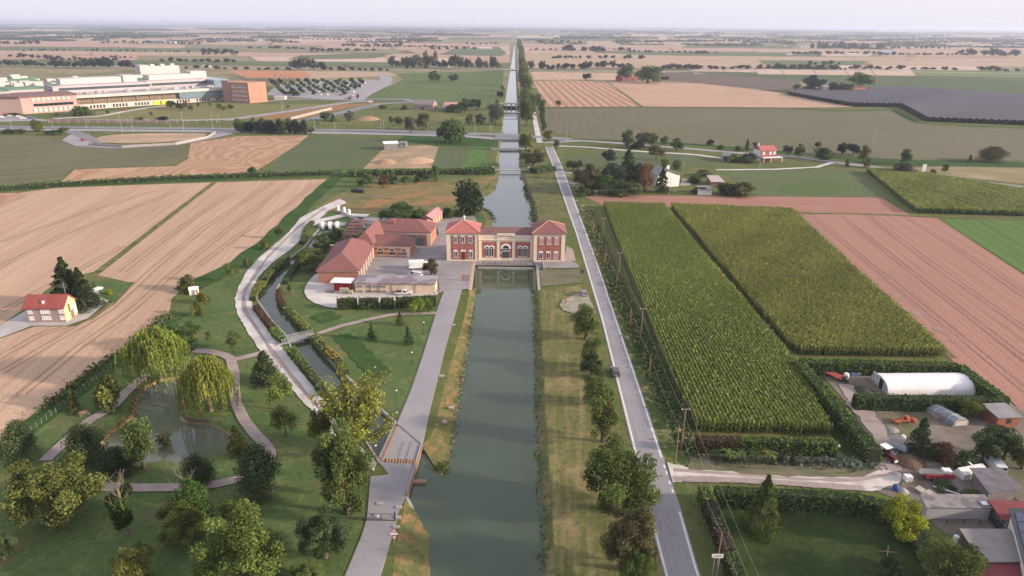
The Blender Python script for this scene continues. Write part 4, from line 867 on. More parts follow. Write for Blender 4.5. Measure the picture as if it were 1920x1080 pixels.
# ---- white villa in the garden east of the road
vl, Lv = frame_of('white_villa', (1232, 352), (1273, 349), 'white two storey villa with grey hipped gable roof among tall garden trees', 'house')
hv = HB((1273, 349), 326); b = MB(); b.gwall(0, Lv, 0, 11, 0, hv, 2.2, axis='y'); b.build('wall', m_whitewall, vl); b = MB(); b.gable(0, Lv, 0, 11, hv + .05, 2.2, axis='y', ov=.9, th=.25); rf = b.build('roof', m_zinc, vl)
b = MB(); b.box(Lv * .68, Lv * .68 + .6, 5, 5.7, hv, hv + 3.6); b.box(Lv * .62, Lv * .62 + .5, 5, 5.7, hv, hv + 3.2); b.build('chimney', m_white, rf)
for u in (.15, .4): window(vl, 'f', 0, Lv * u, Lv * u + 1.0, hv * .6, hv * .8, m_white, m_bluegl)
window(vl, 'l', 0, 3, 4.2, hv * .6, hv * .8, m_white, m_bluegl); window(vl, 'l', 0, 7, 8.2, hv * .6, hv * .8, m_white, m_bluegl)
def small_house(name, pA, pB, dep, py, rise, mw, mr, label, cat='house', axis='x', wins=(), ov=.4, gl=None, group=None, doors=()):
    r, Ln = frame_of(name, pA, pB, label, cat, group=group); hh = HB(pA, py); b = MB(); b.gwall(0, Ln, 0, dep, 0, hh, rise, axis=axis); b.build('wall', mw, r)
    b = MB(); b.gable(0, Ln, 0, dep, hh + .05, rise, axis=axis, ov=ov); b.build('roof', mr, r)
    for u, z, w, h_ in wins: window(r, 'f', 0, Ln * u, Ln * u + w, hh * z, hh * z + h_, m_white, gl or m_glass, fw=.1)
    for u, w, h_ in doors: d = MB(); d.box(Ln * u, Ln * u + w, -.08, 0, 0, h_); d.build('door', m_dark, r)
    return r, Ln, hh
r, Ln, hh = small_house('red_house', (1425, 303), (1454, 302), 9, 283, 2.2, plain('salmon_plaster', (.32, .115, .095), (.27, .1, .08)), m_roofred, 'small red plastered house with white porch by the bend of the side road', wins=((.12, .66, 1.2, 1.6), (.55, .66, 1.2, 1.6), (.8, .66, 1.2, 1.6)), gl=m_whitewall)
b = MB(); b.box(-.05, .02, .3, 8.7, 0, hh); b.build('gable_wall', m_whitewall, r); b = MB(); b.box(Ln * .05, Ln + 2.5, -3, -.02, 2.4, 2.7); b.box(Ln * .05, Ln * .05 + .3, -3, -2.7, 0, 2.4); b.box(Ln + 2.2, Ln + 2.5, -3, -2.7, 0, 2.4); b.box(Ln * .5, Ln * .5 + .3, -3, -2.7, 0, 2.4); b.build('porch', m_white, r)
b = MB(); b.box(.6, 1.2, 5, 5.6, hh + 1, hh + 3.6); b.build('chimney', m_whitewall, r)
small_house('grey_shed', (1352, 301), (1366, 303), 9, 291, 1.2, plain('blue_grey_sheet', (.30, .33, .40), (.24, .27, .33)), m_zinc, 'blue grey metal shed at the end of the white track', 'shed', doors=((.3, 2.5, 2.6),))
small_house('old_barn', (776, 206), (812, 207), 14, 196, 4, plain('barn_stone', (.30, .25, .21), (.22, .18, .15), scale=.3), plain('barn_roof', (.22, .19, .18), (.17, .145, .14), scale=.3), 'grey roofed stone barn standing in the meadow west of the canal', 'barn', wins=((.2, .3, 1.5, 2), (.5, .3, 1.5, 2), (.8, .3, 1.5, 2)), ov=.2, doors=((.38, 2.6, 3),))
small_house('ruined_farmhouse', (836, 207), (864, 206), 12, 199, 2.5, m_whitewall, m_roofpink, 'pink roofed cottage half hidden by dark trees near the canal', wins=((.7, .4, 1.5, 1.5),))
small_house('red_barn', (1166, 153), (1195, 152), 16, 145, 3, plain('oxblood_boards', (.26, .075, .065), (.2, .06, .05), scale=.3), plain('oxblood_roof', (.3, .12, .11), (.24, .1, .09), scale=.3), 'dark red barn below the pale trees north of the stubble field', 'barn', doors=((.2, 6, 4), (.6, 6, 4)))
small_house('orange_cottage', (1599, 174), (1622, 174), 12, 164, .9, plain('orange_plaster', (.55, .2, .12), (.48, .17, .1)), m_roofold, 'bright orange cottage behind a broad tree at the orchard edge', wins=((.15, .5, 1.4, 1.6), (.75, .5, 1.4, 1.6)))
small_house('stone_hut', (1542, 175), (1552, 175), 10, 163, 2, plain('hut_stone', (.36, .29, .26), (.28, .22, .2)), m_zinc, 'grey stone hut between the dark orchard trees', 'hut', doors=((.3, 2, 2.6),))
r, Ln, hh = small_house('site_container', (721, 282), (747, 281), 10, 270, .6, m_zinc, m_white, 'white roofed open steel shed on the building plot', 'shed')
small_house('grey_cabin', (750, 277), (762, 277), 6, 268, .3, plain('blue_cabin', (.2, .24, .3)), m_zinc, 'blue grey cabin just right of the open steel shed', 'cabin', wins=((.4, .4, 2, 1.6),))
# ---- the hospital
ho, LH = frame_of('hospital', (34, 215), (424, 189), 'huge white and pink hospital with glazed hall, green flat roofs and brick end tower', 'hospital')
bpy.context.view_layer.update(); hi = ho.matrix_world.inverted()
def hl_(px, py): return hi @ at(px, py)
zl = HB((36, 214), 183); zh = HB((136, 209), 184.5); hs = zh
m_pinkw = plain('pink_panels', (.45, .31, .28), (.38, .26, .235), scale=.05); m_hw = plain('hospital_white', (.52, .48, .45), (.45, .41, .39), scale=.04); m_green = plain('green_roof', (.12, .25, .13), (.14, .22, .13), scale=.03); m_hroof = plain('pale_membrane', (.38, .36, .355), (.3, .285, .285), scale=.03)
m_hglass = plain('bronze_glazing', (.20, .15, .10), (.12, .10, .08), scale=.12, rough=.25); m_blugl = plain('blue_glazing', (.19, .25, .29), (.13, .18, .21), scale=.15, rough=.2)
xa = LH * .258
b = MB(); b.prism([(4, 0), (xa, 0), (xa, 40), (-8, 40), (-14, 30), (-12, 12)], 0, zl); b.build('block', m_pinkw, ho)
b = MB(); b.prism([(3, -1), (xa + .5, -1), (xa + .5, 40.5), (-9, 40.5), (-15, 30), (-13, 11)], zl, zl + 1.2); b.build('roof', m_roofbrn, ho)
wn = MB(); wf = MB()
for k in range(8):
    x = 12 + (xa - 16) * k / 8; w = (xa - 16) / 8 * .72
    wf.box(x, x + w, -.5, -.02, zl * .74, zl * .93); wf.box(x, x + w, -.5, -.02, zl * .06, zl * .34)
    for j in range(4): wn.box(x + j * w / 4 + .8, x + j * w / 4 + 2.4, -.3, -.02, zl * .43, zl * .58)
wf.build('window_bay', m_hw, ho); wn.build('window', m_glass, ho)
x1 = LH * 1.0; zt = zh * .93
b = MB(); b.box(xa + 1, x1, 5, 34, 0, zh * .40); b.build('lower_storey', m_hw, ho); b = MB(); b.box(xa + 1, x1, 6.5, 34, zh * .40, zt); gz = b.build('glazed_wall', m_hglass, ho)
b = MB(); n = 64
for k in range(n): x = xa + 2 + (x1 - xa - 3) * k / n; b.box(x, x + .7 if k % 6 == 0 else x + .4, 6.1 if k % 6 else 5.5, 6.5, zh * .40, zt)
b.box(xa + 1, x1, 6.2, 6.5, zh * .62, zh * .65); b.build('mullion', plain('bronze_mullion', (.36, .28, .2)), gz)
b = MB(); b.box(xa - 1, x1 + 2, 1.5, 36, zt, zh + 1.6); b.build('canopy_roof', m_hw, ho)
b = MB(); b.box(xa - .5, x1 + 1.5, 3, 35.5, zh + 1.6, zh + 1.75)
rh = random.Random(5)
for k in range(34): x = xa + 3 + rh.random() * (x1 - xa - 8); y = 8 + rh.random() * 16; b.box(x, x + rh.uniform(1.5, 4), y, y + rh.uniform(1.5, 3), zh + 1.75, zh + 1.75 + rh.uniform(.8, 2.2))
b.build('roof_plant', m_hroof, ho)
wn = MB()
for k in range(46):
    if k % 7 in (0, 1): continue
    x = xa + 5 + (x1 - xa - 8) * k / 46; wn.box(x, x + 1.3, 4.7, 5, zh * .07, zh * .30)
wn.build('window', m_glass, ho)
b = MB(); xs = xa + (x1 - xa) * .49; b.box(xs, xs + 5.5, 4.4, 5, 0, zh * .34); b.box(xs + 7, xs + 12.5, 4.4, 5, 0, zh * .34); b.build('entrance', plain('yellow_portal', (.75, .58, .06)), ho)
# upper storeys
zu = zh + 8
b = MB(); b.box(LH * .20, LH * .66, 34, 70, 0, zu); b.box(LH * .66, LH * 1.0, 40, 74, 0, zu + .5); b.box(LH * .02, LH * .2, 42, 80, 0, zu - 2.5); b.box(LH * -.12, LH * .02, 36, 90, 0, zu - 3); b.build('upper_block', plain('lilac_panels', (.44, .38, .39), (.38, .33, .335), scale=.05), ho)
b = MB(); sm = MB()
for k in range(30): x = LH * .21 + LH * .44 * k / 30; sm.box(x, x + .5, 33.7, 34, zh, zu); b.box(x + 3, x + 5.5, 33.8, 34, zh + 4, zh + 6.2)
b.build('window', m_bluegl, ho); b = MB()
for k in range(22): x = LH * .67 + LH * .32 * k / 22; sm.box(x, x + .5, 39.7, 40, zh, zu); b.box(x + 2.5, x + 5, 39.8, 40, zh + 4, zh + 6.2)
b.build('window', m_bluegl, ho)
b = MB(); b.box(LH * .26, LH * .56, 52, 70, zu, zu + 5); b.box(LH * .56, LH * .63, 50, 70, zu, zu + 6); b.box(LH * .7, LH * .94, 54, 74, zu, zu + 5); b.box(LH * .94, LH * 1.03, 58, 78, zu, zu + 7); b.build('penthouse', m_hw, ho)
for q_ in ((LH * .02, LH * .19, 44, 79, zu - 2.5, zu - 2.2), (LH * -.11, LH * .02, 40, 88, zu - 3, zu - 2.7), (LH * .21, LH * .24, 36, 68, zu, zu + .2), (LH * .63, LH * .7, 60, 82, zu + .5, zu + .8)): MB().box(*q_).build('green_roof', m_green, ho)
for x0, x1_, y0, y1, z, gr in ((-.1, .22, 110, 150, zu - 5, 1), (-.2, .3, 170, 210, zu - 4, 1), (.26, .5, 96, 130, zu - 1, 1), (.05, .34, 225, 260, zu - 5, 1), (.55, .9, 100, 140, zu - 2, 0), (-.45, -.14, 100, 150, zu - 6, 1), (-.45, -.12, 190, 240, zu - 5, 1)):
    b = MB(); b.box(LH * x0, LH * x1_, y0, y1, 0, z); bl = b.build('rear_wing', m_hw, ho); b = MB(); b.box(LH * x0 + 1, LH * x1_ - 1, y0 + 1, y1 - 1, z, z + .3); b.build('green_roof', m_green if gr else m_hroof, bl)
    for k in range(5): b = MB(); q = rh.random(); u = LH * (x0 + (x1_ - x0) * q * .9); v = y0 + 4 + rh.random() * (y1 - y0 - 14); b.box(u, u + rh.uniform(4, 9), v, v + 8, z + .3, z + rh.uniform(2, 4.5)); b.build('roof_plant', m_hw, bl)
b = MB(); u = hl_(265, 153); b.box(u.x + 12, u.x + 52, u.y, u.y + 20, 0, 19); b.box(u.x, u.x + 12, u.y - 4, u.y + 16, 0, 21)
for k in range(3): b.box(u.x + 17 + 13 * k, u.x + 22 + 13 * k, u.y + 6, u.y + 11, 19, 21.5)
b.build('tower_block', m_hw, ho)
# blue glazed link and brick tower
A = hl_(420, 189); 
b = MB(); b.box(x1 - 44, x1 + 8, 3.0, 30, zh * .40, zt - .2); b.box(x1 - 2, x1 + 14, 20, 74, 0, zu); b.build('glazed_link', m_blugl, ho)
t0, t1, t2 = hl_(421, 190.5), hl_(469, 193.8), hl_(502, 190.8); ht = HB((469, 193.8), 155.5)
t3 = t0 + (t2 - t1); poly = [(t0.x, t0.y), (t1.x, t1.y), (t2.x, t2.y), (t3.x, t3.y)]
tw = MB(); tw.prism(poly, 0, ht); two = tw.build('brick_tower', plain('salmon_brick', (.42, .215, .15), (.37, .185, .13), scale=.08), ho)
d = (t1 - t0); nn = Vector((d.y, -d.x, 0)).normalized(); wl = MB(); gl = MB()
for row in range(4):
    z = ht * (.1 + .21 * row); a = t0 + d * .34 + nn * .25; c = t1 - d * .06 + nn * .25
    wl.quad((a.x, a.y, z), (c.x, c.y, z), (c.x, c.y, z + ht * .1), (a.x, a.y, z + ht * .1))
    for k in range(9):
        if (k * 7 + row * 3) % 4 == 0: continue
        p = a.lerp(c, k / 9) + nn * .1; q = a.lerp(c, k / 9 + .07) + nn * .1; gl.quad((p.x, p.y, z + 1), (q.x, q.y, z + 1), (q.x, q.y, z + ht * .085), (p.x, p.y, z + ht * .085))
wb = wl.build('window_band', m_hw, two); gl.build('pane', m_bluegl, wb)
b = MB(); s0, s1 = t0 + d * .01 + nn * 1.0, t0 + d * .30 + nn * 1.0; b.prism([(s0.x, s0.y), (s1.x, s1.y), (s1.x - nn.x, s1.y - nn.y), (s0.x - nn.x, s0.y - nn.y)], 0, ht + 1.2); b.build('stair_slab', plain('mauve_brick', (.36, .2, .18), (.32, .17, .15), scale=.1), two)
small_house('gatehouse', (514, 187), (534, 187), 10, 181.5, .3, m_hw, m_hw, 'small flat white plant room right of the hospital brick tower', 'plant room')
# solar carports in the far car park: orange ribs in rows
m_or = plain('orange_solar_frame', (.42, .2, .1), (.34, .16, .09), scale=.2); m_pv = plain('solar_glass', (.11, .09, .10), rough=.3)
for i in range(15):
    y = 139.5 + i * .92; xa_, xb_ = 432 + i * 2.2, 590 - abs(i - 7) * 2.5
    A, B = at(xa_, y), at(xb_, y); Ln = B.x - A.x; r = empty('solar_carport', A); tag(r, 'long tilted orange framed solar carport in the hospital car park rows', 'carport', group='solar carports behind the brick tower')
    b = MB(); nseg = 12
    for k in range(nseg): x = Ln * k / nseg; b.add([(x, 0, 4.2), (x + Ln / nseg * .7, 0, 4.2), (x + Ln / nseg * .7, 5, 5.8), (x, 5, 5.8)], [(0, 1, 2, 3)])
    b.build('panel_roof', m_or, r); b = MB()
    for k in range(nseg): x = Ln * (k + .4) / nseg; b.box(x, x + .5, 4, 4.5, 0, 5.2)
    b.build('post', m_steel, r)
b = MB()
# ---- bridges over the upper canal, nearest first
def canal_bridge(pA, pB, wid, zt, th, lab, mat, piers=0, rail=True, name='canal_bridge', z0=0):
    r, Ln = frame_of(name, pA, pB, lab, 'bridge'); b = MB(); b.box(-2, Ln + 2, 0, wid, zt - th, zt); b.build('deck', mat, r)
    if piers:
        b = MB()
        for k in range(piers): x = Ln * (k + 1) / (piers + 1); b.box(x - .4, x + .4, .5, wid - .5, -3, zt - th)
        b.build('pier', m_conc, r)
    if rail:
        for yy in (.05, wid - .1):
            b = MB()
            for k in range(9): x = -2 + (Ln + 4) * k / 8; b.box(x - .05, x + .05, yy, yy + .08, zt, zt + 1)
            b.box(-2, Ln + 2, yy, yy + .08, zt + .92, zt + 1); b.build('railing', m_steel, r)
    return r, Ln
r, Ln = canal_bridge((930, 322), (990, 322), 1.6, .9, .4, 'narrow gate bridge with concrete posts nearest behind the pumping station', m_conc, 0)
b = MB()
for x in (-1.5, Ln + .5): b.box(x - .6, x + .6, -.5, 2.4, -3, 2.6)
b.build('post', m_conc, r); b = MB(); b.box(0, Ln, .5, .8, -3, -.6); b.build('gate', m_bark2, r)
canal_bridge((927, 281.5), (985, 281.5), 4.5, .5, .6, 'plain concrete farm bridge just before the highway crossing', m_conc, 1)
canal_bridge((930, 262), (984, 263), 26, .35, 1.0, 'wide grey highway bridge carrying both carriageways over the canal', m_hiway, 2)
canal_bridge((938, 219.5), (979, 219.5), 1.2, .8, .4, 'thin pipe bridge over the far canal nearest the highway', m_conc, 0, False); canal_bridge((940, 212.5), (977, 212.5), 1.2, .8, .4, 'thin pipe bridge over the far canal beside the pillared sluice', m_conc, 0, False)
r, Ln = canal_bridge((942, 203), (976, 203), 6, 4.5, .8, 'grey pillared sluice bridge farthest up the canal', m_conc, 3); b = MB(); b.box(0, Ln, 5.5, 5.9, -3, 1.5); b.build('gate', m_dark, r)
canal_bridge((945, 131), (976, 131), 10, .6, .8, 'distant provincial road bridge low over the canal', m_conc, 1)
# ------------------------------------------------------------------ foliage templates (unit size: width 1, height 1)
def unit(a): return a / np.maximum(1e-9, np.linalg.norm(a, axis=1, keepdims=True))
def leafquads(P, Nr, size, spread=.9, asp=.62):
    n = len(P); Nn = unit(Nr * .75 + RNG.normal(size=(n, 3)) * spread)
    t = unit(np.cross(Nn, RNG.normal(size=(n, 3)))); b = np.cross(Nn, t)
    s = (size if np.ndim(size) else np.full(n, size)).reshape(n, 1) * RNG.uniform(.65, 1.35, (n, 1))
    return np.stack([P + t * s, P + b * s * asp, P - t * s, P - b * s * asp], axis=1).reshape(-1, 3)
def blob_points(blobs, n):
    B = np.array(blobs, dtype=float); w = B[:, 3] ** 2; idx = RNG.choice(len(B), n, p=w / w.sum())
    d = unit(RNG.normal(size=(n, 3))); r = B[idx, 3] * (RNG.uniform(0.02, 1, n) ** .42 + np.abs(RNG.normal(size=n)) * .16)
    sq = B[idx, 4] if B.shape[1] > 4 else 1.0
    P = B[idx, :3] + d * r[:, None] * np.stack([np.ones(n), np.ones(n), np.ones(n) * sq], 1)
    return P, d, idx
def finish(name, P, d, idx, size, n, lo=.62, hi=1.5, spread=.9, asp=.62, mats=None):
    k = idx.max() + 1; ct = RNG.uniform(lo, hi, k); tint = ct[idx] * RNG.uniform(.75, 1.25, len(P))
    return npmesh(name, leafquads(P, d, size, spread, asp), len(P), mats or m_leaf, np.repeat(tint, 4))
def crown_round(nb=20, n=2600, size=.036, zmid=.56, rz=.36, rxy=.36, br=(.12, .2), seed=0, name='crown', gap=0.0):
    blobs = [(0, 0, zmid - .05, .22, 1.1)]
    for i in range(nb):
        while True:
            v = RNG.normal(size=3); v /= np.linalg.norm(v)
            if v[2] > -.75: break
        q = RNG.uniform(.45, 1.12)
        r = RNG.uniform(*br)
        blobs.append((v[0] * rxy * q, v[1] * rxy * q, zmid + v[2] * rz * q, r, .85))
    P, d, idx = blob_points(blobs, n); P[:, 2] = np.clip(P[:, 2], .06, 1.02)
    return finish(name, P, d, idx, size, n)
def crown_conifer(n=2600, size=.04, base=.05, droop=.1, ragged=.25, power=.9, nl=16):
    k = RNG.integers(0, nl * 7, n); rngc = RNG.uniform(0, 1, (nl * 7, 3))
    lev = (k // 7) / nl; a = rngc[k, 0] * 2 * np.pi + RNG.normal(size=n) * .22
    R = .5 * (1 - lev) ** power * (1 - ragged + ragged * 2 * rngc[k, 1]); t = RNG.uniform(0, 1, n) ** .6
    z = base + lev * (1 - base) + .05 * rngc[k, 2] - droop * t * R * 1.2 + RNG.normal(size=n) * .012 + .02
    P = np.stack([np.cos(a) * R * t, np.sin(a) * R * t, np.clip(z, .01, 1.0)], 1); d = np.stack([np.cos(a) * .6, np.sin(a) * .6, np.ones(n) * .7], 1)
    return finish('crown', P, d, k, size, n, .6, 1.35, .7)
def crown_column(n=1500, size=.05, nb=16, w=.34):
    blobs = [(RNG.normal() * .1 * (1.1 - i / nb), RNG.normal() * .1 * (1.1 - i / nb), .12 + .8 * i / nb, w * (.65 + .5 * math.sin(math.pi * min(1, (i + 2) / nb * .85))), .6) for i in range(nb)]
    P, d, idx = blob_points(blobs, n); P[:, 2] = np.clip(P[:, 2], .02, 1); return finish('crown', P, d, idx, size, n)
def crown_bush(n=1500, size=.055, nb=14):
    blobs = []
    for i in range(nb):
        a = RNG.uniform(0, 6.28); q = RNG.uniform(0, .34); blobs.append((q * math.cos(a), q * math.sin(a), RNG.uniform(.2, .78) * (1.15 - q), RNG.uniform(.13, .24), 1.3))
    P, d, idx = blob_points(blobs, n); P[:, 2] = np.clip(P[:, 2], .01, 1); return finish('crown', P, d, idx, size, n)
def crown_willow(n=24000, size=.0125):
    nst = 520; a = RNG.uniform(0, 2 * np.pi, nst); q = RNG.uniform(.05, 1, nst) ** .6
    lob = 1 + .16 * np.sin(a * 5 + 1) + .1 * np.sin(a * 9)
    rx = .47 * q * lob; zt = .97 - .36 * q ** 2.2 + RNG.normal(size=nst) * .03; ln = np.minimum(zt - .02, RNG.uniform(.2, .72, nst) * (.35 + .65 * q))
    k = RNG.integers(0, nst, n); t = RNG.uniform(0, 1, n)
    out = 1 + .05 * np.sin(t * 3)
    P = np.stack([np.cos(a[k]) * rx[k] * out, np.sin(a[k]) * rx[k] * out, zt[k] - ln[k] * t], 1) + RNG.normal(size=(n, 3)) * np.array([.008, .008, .012])
    ct = RNG.uniform(.6, 1.4, 40)[(k * 7) % 40] * RNG.uniform(.8, 1.2, n)
    s = size * RNG.uniform(.7, 1.3, (n, 1)); h = unit(np.stack([RNG.normal(size=n), RNG.normal(size=n), np.zeros(n)], 1)) * s * .5; dn = np.array([[0, 0, -1.0]]) * s * 3.6
    V = np.stack([P - dn * .5, P + h, P + dn * .5, P - h], 1).reshape(-1, 3)
    return npmesh('crown', V, n, m_leaf, np.repeat(ct, 4))
def crown_sparse(n=2300, size=.026, ntw=70):
    """airy poplar: leaf tufts strung along steep limbs"""
    a = RNG.uniform(0, 6.28, ntw); sp = RNG.uniform(.08, .47, ntw); z0 = RNG.uniform(.05, .45, ntw); ln = RNG.uniform(.3, .62, ntw)
    k = RNG.integers(0, ntw, n); t = RNG.uniform(.25, 1, n)
    P = np.stack([np.cos(a[k]) * sp[k] * t ** .7, np.sin(a[k]) * sp[k] * t ** .7, np.minimum(z0[k] + ln[k] * t * (1.15 - sp[k] * .8), 1)], 1) + RNG.normal(size=(n, 3)) * np.array([.03, .03, .022])
    return finish('crown', P, np.tile([0, 0, .5], (n, 1)), k, size, n, .65, 1.4, 1.2), (a, sp, z0, ln)
def crown_palm(nf=16):
    P = []; 
    for i in range(nf):
        a = 6.28 * i / nf + RNG.uniform(-.2, .2); el = RNG.uniform(-.1, .9); L = RNG.uniform(.4, .5); c, s = math.cos(a), math.sin(a); prev = np.array([0, 0, .72])
        for k in range(5):
            e = el - .42 * k; nx = prev + np.array([c * math.cos(e), s * math.cos(e), math.sin(e) * .6]) * L / 4.2; sd = np.array([-s, c, 0]) * .055 * (1.3 - k * .22)
            P += [prev - sd, prev + sd, nx + sd * .7, nx - sd * .7]; prev = nx
    V = np.array(P); nq = len(V) // 4; return npmesh('crown', V, nq, m_leaf, np.repeat(RNG.uniform(.7, 1.3, nq), 4))
def trunk_mesh(r=.05, zt=.55, limbs=5, spread=.3, mat=None, seed=1, zl=.2):
    b = MB(); rr_ = random.Random(seed); pts = [(0, 0, 0), (.01, .005, zt * .35), (-.008, .01, zt * .7), (0, 0, zt)]
    for i in range(3): b.tube(pts[i], pts[i + 1], r * (1 - .25 * i) * (1.25 if i == 0 else 1), r * (1 - .25 * (i + 1)), 7)
    for i in range(limbs):
        a = 6.28 * i / limbs + rr_.uniform(-.4, .4); z = zl + (zt - zl) * rr_.random(); q = spread * rr_.uniform(.6, 1); m = (q * .5 * math.cos(a), q * .5 * math.sin(a), z + .12)
        b.tube((0, 0, z), m, r * .45, r * .3, 5); b.tube(m, (q * math.cos(a), q * math.sin(a), z + .3), r * .3, r * .1, 5)
    o = b.build('trunk', mat or m_bark); me = o.data; bpy.data.objects.remove(o); return me
TR_ROUND = trunk_mesh(); TR_THIN = trunk_mesh(.03, .6, 4, .25, seed=3); TR_STRAIGHT = trunk_mesh(.035, .9, 0); TR_FORK = trunk_mesh(.045, .6, 8, .36, m_poplarbark, 5, .1)
_sp, _tw = crown_sparse(8500, .0155)
b = MB()
b.tube((0, 0, 0), (0, 0, .35), .03, .022, 7); b.tube((0, 0, .35), (.02, 0, .9), .022, .005, 6)
for i in range(45):
    a_, sp_, z_, l_ = _tw[0][i], _tw[1][i], _tw[2][i], _tw[3][i]; m_ = (math.cos(a_) * sp_ * .6, math.sin(a_) * sp_ * .6, z_ + l_ * .45)
    b.tube((0, 0, z_), m_, .011, .007, 4); b.tube(m_, (math.cos(a_) * sp_, math.sin(a_) * sp_, min(.97, z_ + l_ * (1.1 - sp_ * .8))), .007, .002, 4)
_o = b.build('trunk', m_poplarbark); TR_SPARSE = _o.data; bpy.data.objects.remove(_o)
TPL = {
 'round': [(crown_round(26, 5200, .026, .52, .4, .37, (.1, .17)), TR_ROUND) for _ in range(3)], 'big': [(crown_round(46, 19000, .0155, .5, .42, .4, (.07, .13)), TR_ROUND) for _ in range(3)],
 'oval': [(crown_round(26, 6000, .024, .52, .42, .34, (.1, .17)), TR_ROUND) for _ in range(2)], 'tuft': [(crown_round(18, 3200, .026, .62, .32, .37, (.09, .16)), TR_THIN) for _ in range(2)],
 'cone': [(crown_conifer(5200, .028), TR_STRAIGHT), (crown_conifer(5200, .028, .08, .14, .35, 1.0, 14), TR_STRAIGHT)], 'bigcone': [(crown_conifer(14000, .018, .03, .12, .2, 1.0, 26), TR_STRAIGHT)],
 'bush': [(crown_bush(), None) for _ in range(3)], 'bigbush': [(crown_bush(11000, .019, 30), None) for _ in range(3)], 'column': [(crown_column(), TR_STRAIGHT) for _ in range(3)],
 'willow': [(crown_willow(), TR_FORK), (crown_willow(), TR_FORK)], 'sparse': [(_sp, TR_SPARSE)], 'palm': [(crown_palm(), TR_THIN) for _ in range(2)],
 'far': [(crown_round(9, 240, .1, .5, .34, .3, (.16, .26)), None) for _ in range(4)], 'fartall': [(crown_column(200, .13, 9), None) for _ in range(3)],
}
CLR = {'dark': (.066, .096, .042), 'blackgreen': (.046, .066, .031), 'mid': (.078, .12, .04), 'olive': (.125, .14, .04), 'bright': (.125, .155, .04), 'yellow': (.20, .225, .05), 'willow': (.21, .25, .055), 'gold': (.24, .28, .03),
       'bluegreen': (.05, .07, .05), 'grey': (.10, .105, .075), 'brown': (.095, .09, .042), 'rust': (.16, .09, .05), 'far': (.05, .06, .038), 'fardark': (.032, .042, .03), 'lime': (.13, .17, .03), 'moss': (.105, .14, .042)}
TRR = random.Random(5); PROTO = {}
SPARE = []
def TR(x, y, top, w, kind, color, label, group=None, name=None, cat=None, k=.95):
    p = at(x, y); h = max(.6, up(p, top) * k); wd = w * mpp(p) * 1.1; v = TRR.randrange(len(TPL[kind])); crown, trunk = TPL[kind][v]
    far = kind in ('far', 'fartall'); bush = kind in ('bush', 'bigbush')
    name = name or ('shrub' if bush else 'willow_tree' if kind == 'willow' else 'conifer_tree' if kind in ('cone', 'bigcone') else 'palm_tree' if kind == 'palm' else 'tree')
    cat = cat or {'shrub': 'shrub', 'willow_tree': 'tree', 'conifer_tree': 'tree', 'palm_tree': 'tree'}.get(name, 'tree')
    c = CLR[color]; j = TRR.uniform(.88, 1.12); c = (c[0] * j, c[1] * j, c[2] * j, 1)
    if far and y - top < 11.5 and group and 'car park' not in group: SPARE.append((crown, p, wd, h, TRR.uniform(0, 6.28), c)); return None
    if trunk is None:
        o = link(name, crown); o.location = p; o.rotation_euler = (0, 0, TRR.uniform(0, 6.28)); o.scale = (wd, wd, h); o.color = c
        tag(o, label, cat, group); return o
    r = empty(name, p, TRR.uniform(0, 6.28)); r.scale = (wd, wd, h); tag(r, label, cat, group)
    a = link('crown', crown, r); a.color = c; link('trunk', trunk, r); return r
def ROW(pts, n, hpx, wpx, kind, colors, label, group, jx=3, jy=.8, name=None):
    """n trees along a picture polyline"""
    Q = resample([(x, y, 0) for x, y in pts], n)
    for q in Q:
        s = TRR.uniform(.7, 1.25); y = q.y + TRR.uniform(-jy, jy)
        TR(q.x + TRR.uniform(-jx, jx), y, y - hpx * s, wpx * s * TRR.uniform(.85, 1.2), kind, TRR.choice(colors), label, group, name)

def spare_trees():
    """the smallest hedgerow trees of the plain, past the count of single trees, as one mass"""
    Vs, Ts = [], []
    for me, p, w, h, a, c in SPARE:
        n = len(me.vertices); v = np.empty(n * 3, np.float32); me.vertices.foreach_get('co', v); v = v.reshape(-1, 3); t = np.empty(n, np.float32); me.attributes['tint'].data.foreach_get('value', t)
        ca, sa = math.cos(a), math.sin(a); Vs.append(np.stack([(v[:, 0] * ca - v[:, 1] * sa) * w + p.x, (v[:, 0] * sa + v[:, 1] * ca) * w + p.y, v[:, 2] * h], 1)); Ts.append(t * (c[1] / .05))
    V = np.concatenate(Vs); o = link('distant_trees', npmesh('distant_trees', V, len(V) // 4, m_leaf, np.concatenate(Ts))); o.color = (.045, .052, .034, 1); tag(o, 'small far off hedgerow trees dotted along the fields of the plain', 'trees', kind='stuff')
